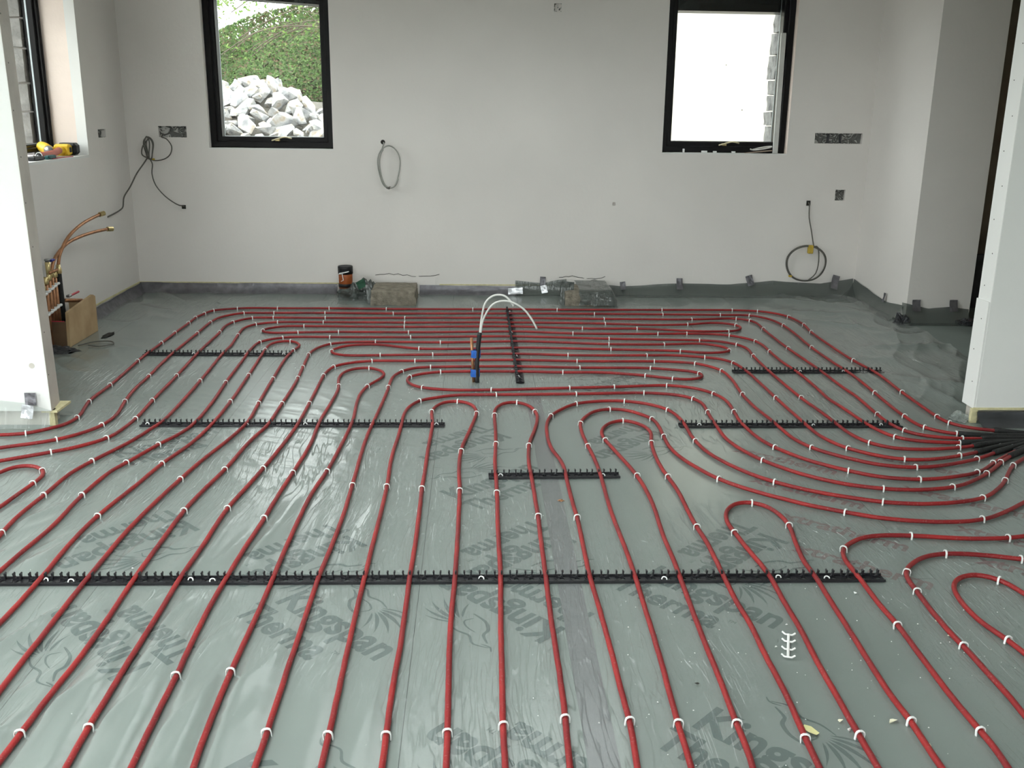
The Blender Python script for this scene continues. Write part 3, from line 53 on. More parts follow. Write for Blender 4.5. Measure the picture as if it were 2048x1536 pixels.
 'p8': [(-0.925,1.534),(-0.926,1.569),(-0.928,1.604),(-0.929,1.639),(-0.931,1.674),(-0.933,1.709),(-0.934,1.744),(-0.936,1.779),(-0.937,1.813),(-0.939,1.848),(-0.940,1.883),(-0.942,1.918),(-0.943,1.953),(-0.945,1.988),(-0.946,2.023),(-0.948,2.058),(-0.949,2.093),(-0.950,2.128),(-0.951,2.163),(-0.951,2.198),(-0.951,2.233),(-0.951,2.268),(-0.952,2.302),(-0.952,2.337),(-0.953,2.372),(-0.953,2.407),(-0.954,2.442),(-0.953,2.477),(-0.953,2.512),(-0.953,2.547),(-0.953,2.582),(-0.953,2.617),(-0.953,2.652),(-0.953,2.687),(-0.953,2.722),(-0.953,2.757),(-0.954,2.792),(-0.954,2.827),(-0.955,2.862),(-0.955,2.897),(-0.955,2.932),(-0.954,2.967),(-0.953,3.002),(-0.952,3.036),(-0.950,3.071),(-0.949,3.106),(-0.948,3.141),(-0.947,3.176),(-0.946,3.211),(-0.946,3.246),(-0.946,3.281),(-0.946,3.316),(-0.945,3.351),(-0.945,3.386),(-0.944,3.421),(-0.943,3.456),(-0.941,3.491),(-0.939,3.526),(-0.936,3.560),(-0.932,3.595),(-0.928,3.630),(-0.924,3.665),(-0.920,3.699),(-0.916,3.734),(-0.912,3.769),(-0.908,3.803),(-0.904,3.838),(-0.901,3.873),(-0.897,3.908),(-0.894,3.943),(-0.890,3.977),(-0.887,4.012),(-0.884,4.047),(-0.881,4.082),(-0.878,4.117),(-0.876,4.151),(-0.873,4.186),(-0.870,4.221),(-0.868,4.256),(-0.865,4.291),(-0.863,4.326),(-0.861,4.361),(-0.859,4.396),(-0.858,4.431),(-0.856,4.465),(-0.855,4.500),(-0.854,4.535),(-0.854,4.570),(-0.853,4.605),(-0.853,4.640),(-0.853,4.675),(-0.853,4.710),(-0.853,4.745),(-0.854,4.780),(-0.854,4.815),(-0.854,4.850),(-0.855,4.885),(-0.855,4.920),(-0.855,4.955),(-0.856,4.990),(-0.856,5.025),(-0.857,5.060),(-0.857,5.095),(-0.858,5.129),(-0.858,5.164),(-0.859,5.199),(-0.859,5.234),(-0.860,5.269),(-0.861,5.304),(-0.861,5.339),(-0.862,5.374),(-0.861,5.409),(-0.860,5.444),(-0.857,5.479),(-0.853,5.514),(-0.847,5.548),(-0.840,5.582),(-0.827,5.615),(-0.808,5.644),(-0.784,5.670),(-0.757,5.692),(-0.728,5.710),(-0.696,5.726),(-0.663,5.737),(-0.630,5.746),(-0.595,5.752),(-0.560,5.754),(-0.525,5.755),(-0.490,5.754),(-0.455,5.753),(-0.421,5.752),(-0.386,5.752),(-0.351,5.753),(-0.316,5.755),(-0.281,5.757),(-0.246,5.759),(-0.211,5.761),(-0.176,5.764),(-0.141,5.766),(-0.106,5.769),(-0.072,5.771),(-0.037,5.774),(-0.002,5.776),(0.033,5.778),(0.068,5.780),(0.103,5.782),(0.138,5.783),(0.173,5.784),(0.208,5.784),(0.243,5.784),(0.278,5.783),(0.312,5.781),(0.347,5.779),(0.382,5.777),(0.417,5.774),(0.452,5.770),(0.487,5.767),(0.522,5.765),(0.556,5.762),(0.591,5.760),(0.626,5.759),(0.661,5.758),(0.696,5.758),(0.731,5.758),(0.766,5.758),(0.801,5.759),(0.836,5.759),(0.871,5.759),(0.906,5.760),(0.941,5.760),(0.976,5.761),(1.011,5.761),(1.046,5.760),(1.081,5.759),(1.116,5.758),(1.150,5.756),(1.185,5.752),(1.220,5.746),(1.254,5.739),(1.287,5.729),(1.319,5.715),(1.348,5.696),(1.373,5.671),(1.395,5.644),(1.414,5.615),(1.430,5.584),(1.442,5.551),(1.449,5.517),(1.454,5.482),(1.455,5.447),(1.456,5.412),(1.457,5.377),(1.456,5.342),(1.455,5.307),(1.452,5.272),(1.450,5.238),(1.447,5.203),(1.445,5.168),(1.442,5.133),(1.440,5.098),(1.438,5.063),(1.437,5.028),(1.437,4.993),(1.437,4.958),(1.438,4.923),(1.439,4.888),(1.440,4.854),(1.442,4.819),(1.445,4.784),(1.449,4.749),(1.453,4.714),(1.457,4.680),(1.461,4.645),(1.464,4.610),(1.467,4.575),(1.469,4.540),(1.471,4.505),(1.474,4.471),(1.476,4.436),(1.479,4.401),(1.482,4.366),(1.487,4.332),(1.495,4.297),(1.505,4.264),(1.517,4.231),(1.532,4.200),(1.550,4.169),(1.570,4.141),(1.592,4.114),(1.616,4.088),(1.641,4.064),(1.667,4.041),(1.694,4.018),(1.721,3.997),(1.751,3.978),(1.783,3.964),(1.816,3.953),(1.850,3.946),(1.885,3.942),(1.920,3.942),(1.955,3.945),(1.989,3.952),(2.022,3.961),(2.056,3.972),(2.089,3.984),(2.121,3.997),(2.153,4.011),(2.185,4.026),(2.216,4.041),(2.246,4.059),(2.276,4.077),(2.305,4.097),(2.333,4.117),(2.363,4.136),(2.393,4.154),(2.423,4.171),(2.454,4.188),(2.484,4.205),(2.515,4.222),(2.546,4.239),(2.576,4.255),(2.607,4.272),(2.638,4.289),(2.668,4.306),(2.699,4.323),(2.730,4.340),(2.760,4.356),(2.791,4.373),(2.821,4.390),(2.852,4.407),(2.883,4.424),(2.913,4.441),(2.944,4.457)],
 'p9': [(-0.785,1.531),(-0.786,1.566),(-0.786,1.601),(-0.787,1.636),(-0.788,1.671),(-0.789,1.706),(-0.790,1.741),(-0.791,1.776),(-0.791,1.811),(-0.792,1.846),(-0.793,1.880),(-0.794,1.915),(-0.795,1.950),(-0.795,1.985),(-0.796,2.020),(-0.797,2.055),(-0.798,2.090),(-0.799,2.125),(-0.799,2.160),(-0.800,2.195),(-0.801,2.230),(-0.801,2.265),(-0.801,2.300),(-0.802,2.335),(-0.802,2.370),(-0.803,2.405),(-0.805,2.440),(-0.806,2.475),(-0.807,2.509),(-0.808,2.544),(-0.809,2.579),(-0.810,2.614),(-0.810,2.649),(-0.811,2.684),(-0.811,2.719),(-0.811,2.754),(-0.810,2.789),(-0.810,2.824),(-0.809,2.859),(-0.808,2.894),(-0.807,2.929),(-0.805,2.964),(-0.804,2.999),(-0.803,3.034),(-0.802,3.069),(-0.800,3.103),(-0.799,3.138),(-0.797,3.173),(-0.795,3.208),(-0.792,3.243),(-0.790,3.278),(-0.788,3.313),(-0.786,3.348),(-0.784,3.383),(-0.782,3.418),(-0.781,3.452),(-0.780,3.487),(-0.779,3.522),(-0.778,3.557),(-0.776,3.592),(-0.775,3.627),(-0.774,3.662),(-0.772,3.697),(-0.770,3.732),(-0.768,3.767),(-0.766,3.802),(-0.764,3.837),(-0.762,3.871),(-0.760,3.906),(-0.758,3.941),(-0.757,3.976),(-0.755,4.011),(-0.753,4.046),(-0.751,4.081),(-0.750,4.116),(-0.749,4.151),(-0.748,4.186),(-0.747,4.221),(-0.747,4.256),(-0.747,4.291),(-0.748,4.325),(-0.749,4.360),(-0.750,4.395),(-0.752,4.430),(-0.753,4.465),(-0.754,4.500),(-0.755,4.535),(-0.755,4.570),(-0.755,4.605),(-0.754,4.640),(-0.753,4.675),(-0.752,4.710),(-0.750,4.745),(-0.749,4.780),(-0.747,4.815),(-0.746,4.850),(-0.745,4.884),(-0.744,4.919),(-0.743,4.954),(-0.742,4.989),(-0.741,5.024),(-0.741,5.059),(-0.741,5.094),(-0.742,5.129),(-0.744,5.164),(-0.748,5.199),(-0.752,5.233),(-0.758,5.268),(-0.763,5.303),(-0.766,5.337),(-0.768,5.372),(-0.767,5.407),(-0.764,5.442),(-0.757,5.476),(-0.745,5.509),(-0.727,5.539),(-0.703,5.563),(-0.672,5.579),(-0.637,5.584),(-0.604,5.574),(-0.576,5.553),(-0.553,5.527),(-0.536,5.496),(-0.526,5.463),(-0.523,5.428),(-0.528,5.394),(-0.536,5.360),(-0.546,5.326),(-0.558,5.293),(-0.570,5.261),(-0.582,5.228),(-0.591,5.194),(-0.599,5.160),(-0.605,5.126),(-0.609,5.091),(-0.612,5.056),(-0.614,5.021),(-0.615,4.986),(-0.614,4.951),(-0.614,4.916),(-0.613,4.881),(-0.611,4.846),(-0.610,4.812),(-0.607,4.777),(-0.605,4.742),(-0.603,4.707),(-0.601,4.672),(-0.599,4.637),(-0.599,4.602),(-0.598,4.567),(-0.598,4.532),(-0.599,4.497),(-0.599,4.462),(-0.600,4.427),(-0.601,4.392),(-0.602,4.357),(-0.603,4.323),(-0.604,4.288),(-0.606,4.253),(-0.607,4.218),(-0.608,4.183),(-0.610,4.148),(-0.611,4.113),(-0.613,4.078),(-0.614,4.043),(-0.616,4.008),(-0.618,3.973),(-0.620,3.938),(-0.623,3.904),(-0.626,3.869),(-0.629,3.834),(-0.633,3.799),(-0.637,3.764),(-0.640,3.730),(-0.643,3.695),(-0.646,3.660),(-0.648,3.625),(-0.650,3.590),(-0.651,3.555),(-0.652,3.520),(-0.653,3.485),(-0.653,3.450),(-0.654,3.416),(-0.655,3.381),(-0.655,3.346),(-0.656,3.311),(-0.656,3.276),(-0.656,3.241),(-0.657,3.206),(-0.657,3.171),(-0.657,3.136),(-0.657,3.101),(-0.657,3.066),(-0.657,3.031),(-0.657,2.996),(-0.656,2.961),(-0.656,2.926),(-0.656,2.891),(-0.656,2.856),(-0.656,2.821),(-0.656,2.786),(-0.656,2.751),(-0.656,2.716),(-0.657,2.682),(-0.657,2.647),(-0.658,2.612),(-0.658,2.577),(-0.659,2.542),(-0.660,2.507),(-0.660,2.472),(-0.661,2.437),(-0.661,2.402),(-0.661,2.367),(-0.661,2.332),(-0.661,2.297),(-0.661,2.262),(-0.660,2.227),(-0.660,2.192),(-0.659,2.157),(-0.658,2.122),(-0.657,2.087),(-0.656,2.052),(-0.654,2.018),(-0.652,1.983),(-0.650,1.948),(-0.648,1.913),(-0.646,1.878),(-0.644,1.843),(-0.642,1.808),(-0.640,1.773),(-0.638,1.738),(-0.636,1.704),(-0.634,1.669),(-0.632,1.634),(-0.629,1.599),(-0.627,1.564),(-0.625,1.529)],
 'p10': [(-0.511,1.526),(-0.511,1.561),(-0.511,1.596),(-0.511,1.631),(-0.511,1.666),(-0.511,1.701),(-0.511,1.736),(-0.510,1.771),(-0.510,1.806),(-0.510,1.841),(-0.510,1.876),(-0.510,1.911),(-0.510,1.946),(-0.510,1.981),(-0.510,2.016),(-0.509,2.051),(-0.509,2.086),(-0.509,2.121),(-0.510,2.156),(-0.510,2.191),(-0.510,2.226),(-0.510,2.261),(-0.510,2.296),(-0.510,2.331),(-0.511,2.366),(-0.511,2.401),(-0.511,2.436),(-0.510,2.471),(-0.510,2.506),(-0.510,2.541),(-0.510,2.576),(-0.510,2.611),(-0.510,2.646),(-0.510,2.681),(-0.510,2.716),(-0.510,2.751),(-0.510,2.786),(-0.510,2.821),(-0.510,2.856),(-0.510,2.891),(-0.510,2.926),(-0.509,2.961),(-0.508,2.996),(-0.506,3.031),(-0.505,3.066),(-0.504,3.101),(-0.502,3.136),(-0.501,3.171),(-0.500,3.206),(-0.499,3.241),(-0.498,3.276),(-0.497,3.311),(-0.497,3.346),(-0.496,3.381),(-0.496,3.416),(-0.495,3.451),(-0.495,3.486),(-0.495,3.521),(-0.496,3.556),(-0.496,3.591),(-0.496,3.626),(-0.497,3.661),(-0.497,3.696),(-0.498,3.731),(-0.498,3.766),(-0.499,3.801),(-0.499,3.836),(-0.500,3.872),(-0.500,3.907),(-0.501,3.942),(-0.502,3.977),(-0.503,4.012),(-0.503,4.047),(-0.504,4.082),(-0.504,4.117),(-0.504,4.152),(-0.505,4.187),(-0.505,4.222),(-0.505,4.257),(-0.505,4.292),(-0.504,4.327),(-0.504,4.362),(-0.503,4.397),(-0.502,4.432),(-0.500,4.467),(-0.499,4.502),(-0.497,4.537),(-0.495,4.572),(-0.494,4.607),(-0.492,4.642),(-0.491,4.677),(-0.489,4.712),(-0.488,4.747),(-0.486,4.782),(-0.485,4.816),(-0.484,4.851),(-0.482,4.886),(-0.481,4.921),(-0.480,4.956),(-0.479,4.991),(-0.478,5.026),(-0.477,5.061),(-0.476,5.096),(-0.475,5.131),(-0.475,5.166),(-0.475,5.202),(-0.475,5.237),(-0.475,5.272),(-0.474,5.307),(-0.472,5.342),(-0.469,5.376),(-0.463,5.411),(-0.454,5.445),(-0.441,5.477),(-0.426,5.509),(-0.407,5.538),(-0.384,5.564),(-0.356,5.586),(-0.324,5.599),(-0.289,5.606),(-0.255,5.610),(-0.220,5.614),(-0.185,5.617),(-0.150,5.620),(-0.115,5.622),(-0.080,5.623),(-0.045,5.625),(-0.010,5.626),(0.025,5.628),(0.060,5.628),(0.095,5.629),(0.130,5.630),(0.165,5.630),(0.200,5.630),(0.235,5.630),(0.270,5.629),(0.305,5.627),(0.340,5.625),(0.375,5.623),(0.410,5.620),(0.445,5.618),(0.480,5.615),(0.514,5.612),(0.549,5.610),(0.584,5.608),(0.619,5.606),(0.654,5.605),(0.689,5.605),(0.724,5.605),(0.759,5.605),(0.794,5.605),(0.829,5.605),(0.864,5.606),(0.899,5.606),(0.934,5.605),(0.969,5.604),(1.004,5.602),(1.039,5.597),(1.073,5.590),(1.107,5.581),(1.141,5.571),(1.174,5.561),(1.208,5.551),(1.240,5.538),(1.270,5.519),(1.293,5.493),(1.304,5.460),(1.302,5.426),(1.286,5.395),(1.260,5.372),(1.227,5.359),(1.193,5.355),(1.158,5.359),(1.124,5.367),(1.091,5.380),(1.059,5.394),(1.028,5.410),(0.996,5.425),(0.964,5.438),(0.931,5.449),(0.897,5.459),(0.863,5.468),(0.829,5.477),(0.795,5.486),(0.761,5.493),(0.727,5.498),(0.692,5.501),(0.657,5.501),(0.622,5.500),(0.587,5.499),(0.552,5.498),(0.517,5.498),(0.482,5.499),(0.447,5.501),(0.412,5.504),(0.377,5.508),(0.342,5.511),(0.307,5.513),(0.272,5.515),(0.237,5.517),(0.202,5.517),(0.167,5.517),(0.132,5.518),(0.097,5.518),(0.062,5.517),(0.027,5.517),(-0.008,5.516),(-0.043,5.515),(-0.078,5.513),(-0.113,5.511),(-0.148,5.508),(-0.182,5.504),(-0.217,5.497),(-0.250,5.486),(-0.282,5.471),(-0.312,5.453),(-0.340,5.432),(-0.363,5.406),(-0.378,5.375),(-0.383,5.340),(-0.380,5.305),(-0.371,5.272),(-0.356,5.240),(-0.336,5.211),(-0.311,5.187),(-0.281,5.169),(-0.249,5.155),(-0.215,5.144),(-0.181,5.136),(-0.147,5.130),(-0.112,5.126),(-0.077,5.124),(-0.042,5.124),(-0.007,5.125),(0.028,5.127),(0.063,5.129),(0.098,5.131),(0.133,5.133),(0.168,5.136),(0.202,5.139),(0.237,5.143),(0.272,5.147),(0.307,5.150),(0.342,5.154),(0.376,5.158),(0.411,5.162),(0.446,5.165),(0.481,5.169),(0.516,5.172),(0.551,5.176),(0.586,5.179),(0.620,5.182),(0.655,5.185),(0.690,5.188),(0.725,5.191),(0.760,5.195),(0.795,5.199),(0.829,5.203),(0.864,5.208),(0.899,5.213),(0.933,5.218),(0.968,5.222),(1.003,5.226),(1.038,5.227),(1.073,5.225),(1.107,5.217),(1.140,5.205),(1.172,5.190),(1.201,5.172),(1.228,5.149),(1.251,5.123),(1.270,5.094),(1.286,5.062),(1.300,5.030),(1.310,4.997),(1.317,4.962),(1.321,4.928),(1.322,4.893),(1.321,4.858),(1.320,4.823),(1.317,4.788),(1.314,4.753),(1.311,4.718),(1.309,4.683),(1.306,4.648),(1.304,4.613),(1.304,4.578),(1.304,4.543),(1.306,4.508),(1.308,4.473),(1.311,4.438),(1.314,4.403),(1.319,4.369),(1.324,4.334),(1.331,4.300),(1.340,4.266),(1.351,4.233),(1.364,4.200),(1.379,4.168),(1.395,4.137),(1.412,4.107),(1.430,4.077),(1.449,4.048),(1.471,4.020),(1.494,3.994),(1.519,3.969),(1.544,3.945),(1.571,3.922),(1.597,3.899),(1.625,3.878),(1.653,3.857),(1.683,3.839),(1.715,3.825),(1.748,3.814),(1.783,3.807),(1.817,3.802),(1.852,3.799),(1.887,3.800),(1.922,3.804),(1.956,3.811),(1.990,3.820),(2.024,3.830),(2.057,3.841),(2.090,3.853),(2.122,3.868),(2.152,3.885),(2.181,3.905),(2.207,3.928),(2.232,3.953),(2.257,3.978),(2.282,4.002),(2.308,4.025),(2.334,4.048),(2.361,4.071),(2.388,4.094),(2.414,4.116),(2.442,4.138),(2.470,4.159),(2.499,4.178),(2.528,4.198),(2.557,4.217),(2.587,4.236),(2.616,4.256),(2.645,4.275),(2.674,4.294),(2.704,4.313),(2.733,4.333),(2.762,4.352),(2.791,4.371),(2.821,4.390),(2.850,4.410),(2.879,4.429),(2.908,4.448),(2.937,4.467)],
 'p11': [(-0.357,1.523),(-0.357,1.558),(-0.357,1.593),(-0.357,1.628),(-0.357,1.663),(-0.357,1.698),(-0.357,1.733),(-0.357,1.768),(-0.357,1.803),(-0.357,1.838),(-0.357,1.873),(-0.357,1.908),(-0.357,1.943),(-0.357,1.978),(-0.357,2.013),(-0.357,2.048),(-0.357,2.083),(-0.357,2.118),(-0.357,2.153),(-0.357,2.188),(-0.358,2.223),(-0.358,2.258),(-0.358,2.293),(-0.359,2.328),(-0.359,2.363),(-0.359,2.398),(-0.360,2.433),(-0.360,2.468),(-0.360,2.503),(-0.360,2.538),(-0.361,2.573),(-0.361,2.608),(-0.361,2.643),(-0.361,2.678),(-0.361,2.713),(-0.361,2.748),(-0.361,2.783),(-0.361,2.818),(-0.361,2.853),(-0.361,2.888),(-0.361,2.923),(-0.360,2.958),(-0.360,2.993),(-0.360,3.028),(-0.360,3.063),(-0.360,3.098),(-0.360,3.133),(-0.360,3.168),(-0.359,3.203),(-0.359,3.238),(-0.359,3.273),(-0.358,3.308),(-0.358,3.343),(-0.358,3.378),(-0.357,3.413),(-0.357,3.448),(-0.357,3.483),(-0.357,3.518),(-0.357,3.553),(-0.357,3.588),(-0.357,3.623),(-0.357,3.658),(-0.357,3.693),(-0.357,3.728),(-0.358,3.763),(-0.359,3.798),(-0.360,3.833),(-0.361,3.868),(-0.363,3.903),(-0.364,3.938),(-0.365,3.973),(-0.366,4.008),(-0.366,4.043),(-0.366,4.078),(-0.366,4.113),(-0.366,4.148),(-0.365,4.183),(-0.364,4.218),(-0.363,4.253),(-0.361,4.288),(-0.360,4.323),(-0.359,4.358),(-0.359,4.393),(-0.358,4.428),(-0.358,4.463),(-0.358,4.498),(-0.357,4.533),(-0.358,4.568),(-0.358,4.603),(-0.358,4.638),(-0.357,4.673),(-0.355,4.708),(-0.352,4.743),(-0.347,4.778),(-0.340,4.812),(-0.330,4.846),(-0.317,4.878),(-0.300,4.909),(-0.278,4.936),(-0.251,4.957),(-0.220,4.975),(-0.190,4.992),(-0.159,5.008),(-0.126,5.021),(-0.092,5.029),(-0.057,5.034),(-0.022,5.036),(0.013,5.037),(0.048,5.038),(0.083,5.039),(0.118,5.040),(0.153,5.041),(0.187,5.042),(0.222,5.043),(0.257,5.045),(0.292,5.046),(0.327,5.047),(0.362,5.049),(0.397,5.050),(0.432,5.052),(0.467,5.053),(0.502,5.055),(0.537,5.057),(0.572,5.059),(0.607,5.061),(0.642,5.063),(0.677,5.066),(0.712,5.069),(0.747,5.072),(0.782,5.074),(0.817,5.076),(0.852,5.078),(0.887,5.078),(0.922,5.077),(0.956,5.074),(0.991,5.068),(1.025,5.059),(1.058,5.048),(1.089,5.033),(1.118,5.012),(1.141,4.986),(1.160,4.957),(1.173,4.924),(1.181,4.890),(1.183,4.855),(1.182,4.820),(1.180,4.785),(1.178,4.750),(1.175,4.716),(1.173,4.681),(1.172,4.646),(1.171,4.611),(1.170,4.576),(1.169,4.541),(1.169,4.506),(1.168,4.471),(1.167,4.436),(1.167,4.401),(1.167,4.366),(1.169,4.331),(1.173,4.296),(1.179,4.261),(1.186,4.227),(1.195,4.193),(1.206,4.160),(1.217,4.127),(1.230,4.094),(1.244,4.062),(1.260,4.031),(1.277,4.000),(1.295,3.971),(1.315,3.942),(1.336,3.913),(1.358,3.886),(1.381,3.860),(1.406,3.836),(1.432,3.813),(1.460,3.790),(1.488,3.770),(1.518,3.751),(1.549,3.735),(1.581,3.722),(1.614,3.710),(1.648,3.700),(1.682,3.692),(1.716,3.686),(1.751,3.683),(1.786,3.682),(1.821,3.684),(1.856,3.688),(1.890,3.694),(1.924,3.702),(1.958,3.712),(1.990,3.726),(2.021,3.743),(2.050,3.762),(2.078,3.783),(2.106,3.804),(2.133,3.826),(2.160,3.849),(2.186,3.872),(2.211,3.896),(2.236,3.921),(2.260,3.947),(2.284,3.972),(2.308,3.998),(2.332,4.023),(2.357,4.047),(2.383,4.071),(2.410,4.094),(2.437,4.115),(2.466,4.135),(2.494,4.155),(2.523,4.176),(2.552,4.196),(2.580,4.216),(2.609,4.236),(2.638,4.256),(2.666,4.276),(2.695,4.296),(2.724,4.317),(2.752,4.337),(2.781,4.357),(2.809,4.377),(2.838,4.397),(2.867,4.417),(2.895,4.437)],
 'p12': [(-0.213,1.520),(-0.213,1.555),(-0.213,1.590),(-0.214,1.625),(-0.214,1.660),(-0.214,1.696),(-0.214,1.731),(-0.215,1.766),(-0.215,1.801),(-0.215,1.836),(-0.215,1.871),(-0.215,1.906),(-0.216,1.941),(-0.216,1.976),(-0.216,2.011),(-0.216,2.046),(-0.217,2.081),(-0.217,2.116),(-0.217,2.151),(-0.218,2.186),(-0.218,2.221),(-0.218,2.256),(-0.218,2.291),(-0.217,2.326),(-0.217,2.361),(-0.216,2.396),(-0.215,2.431),(-0.214,2.466),(-0.213,2.501),(-0.213,2.536),(-0.213,2.571),(-0.213,2.606),(-0.213,2.641),(-0.213,2.676),(-0.213,2.711),(-0.213,2.746),(-0.213,2.781),(-0.213,2.817),(-0.214,2.852),(-0.214,2.887),(-0.214,2.922),(-0.214,2.957),(-0.213,2.992),(-0.213,3.027),(-0.212,3.062),(-0.212,3.097),(-0.212,3.132),(-0.211,3.167),(-0.211,3.202),(-0.211,3.237),(-0.211,3.272),(-0.211,3.307),(-0.212,3.342),(-0.212,3.377),(-0.212,3.412),(-0.212,3.447),(-0.213,3.482),(-0.213,3.517),(-0.213,3.552),(-0.214,3.587),(-0.214,3.622),(-0.215,3.657),(-0.215,3.692),(-0.215,3.727),(-0.215,3.762),(-0.214,3.797),(-0.214,3.832),(-0.213,3.868),(-0.213,3.903),(-0.213,3.938),(-0.213,3.973),(-0.213,4.008),(-0.213,4.043),(-0.213,4.078),(-0.213,4.113),(-0.213,4.148),(-0.213,4.183),(-0.212,4.218),(-0.212,4.253),(-0.211,4.288),(-0.210,4.323),(-0.210,4.358),(-0.209,4.393),(-0.209,4.428),(-0.208,4.463),(-0.208,4.498),(-0.209,4.533),(-0.210,4.568),(-0.213,4.603),(-0.215,4.638),(-0.218,4.673),(-0.220,4.708),(-0.219,4.743),(-0.215,4.778),(-0.207,4.812),(-0.195,4.845),(-0.178,4.876),(-0.153,4.900),(-0.121,4.913),(-0.086,4.911),(-0.055,4.895),(-0.031,4.870),(-0.015,4.839),(-0.006,4.806),(0.000,4.771),(0.003,4.736),(0.003,4.701),(0.000,4.666),(-0.004,4.631),(-0.008,4.597),(-0.012,4.562),(-0.017,4.527),(-0.022,4.492),(-0.026,4.458),(-0.031,4.423),(-0.036,4.388),(-0.041,4.354),(-0.046,4.319),(-0.051,4.284),(-0.056,4.249),(-0.060,4.215),(-0.063,4.180),(-0.066,4.145),(-0.067,4.110),(-0.069,4.075),(-0.070,4.040),(-0.070,4.005),(-0.070,3.970),(-0.070,3.935),(-0.070,3.900),(-0.069,3.865),(-0.068,3.830),(-0.067,3.795),(-0.065,3.760),(-0.064,3.725),(-0.063,3.690),(-0.063,3.655),(-0.063,3.620),(-0.063,3.584),(-0.062,3.549),(-0.063,3.514),(-0.063,3.479),(-0.063,3.444),(-0.063,3.409),(-0.063,3.374),(-0.063,3.339),(-0.063,3.304),(-0.063,3.269),(-0.064,3.234),(-0.064,3.199),(-0.064,3.164),(-0.064,3.129),(-0.065,3.094),(-0.065,3.059),(-0.065,3.024),(-0.066,2.989),(-0.066,2.954),(-0.067,2.919),(-0.067,2.884),(-0.068,2.849),(-0.069,2.814),(-0.070,2.779),(-0.071,2.744),(-0.072,2.709),(-0.072,2.674),(-0.073,2.639),(-0.073,2.604),(-0.073,2.569),(-0.073,2.534),(-0.073,2.499),(-0.073,2.463),(-0.072,2.428),(-0.072,2.393),(-0.071,2.358),(-0.071,2.323),(-0.070,2.288),(-0.070,2.253),(-0.069,2.218),(-0.069,2.183),(-0.068,2.148),(-0.068,2.113),(-0.067,2.078),(-0.067,2.043),(-0.067,2.008),(-0.067,1.973),(-0.066,1.938),(-0.066,1.903),(-0.066,1.868),(-0.066,1.833),(-0.066,1.798),(-0.066,1.763),(-0.065,1.728),(-0.065,1.693),(-0.065,1.658),(-0.065,1.623),(-0.065,1.588),(-0.065,1.553),(-0.064,1.518)],
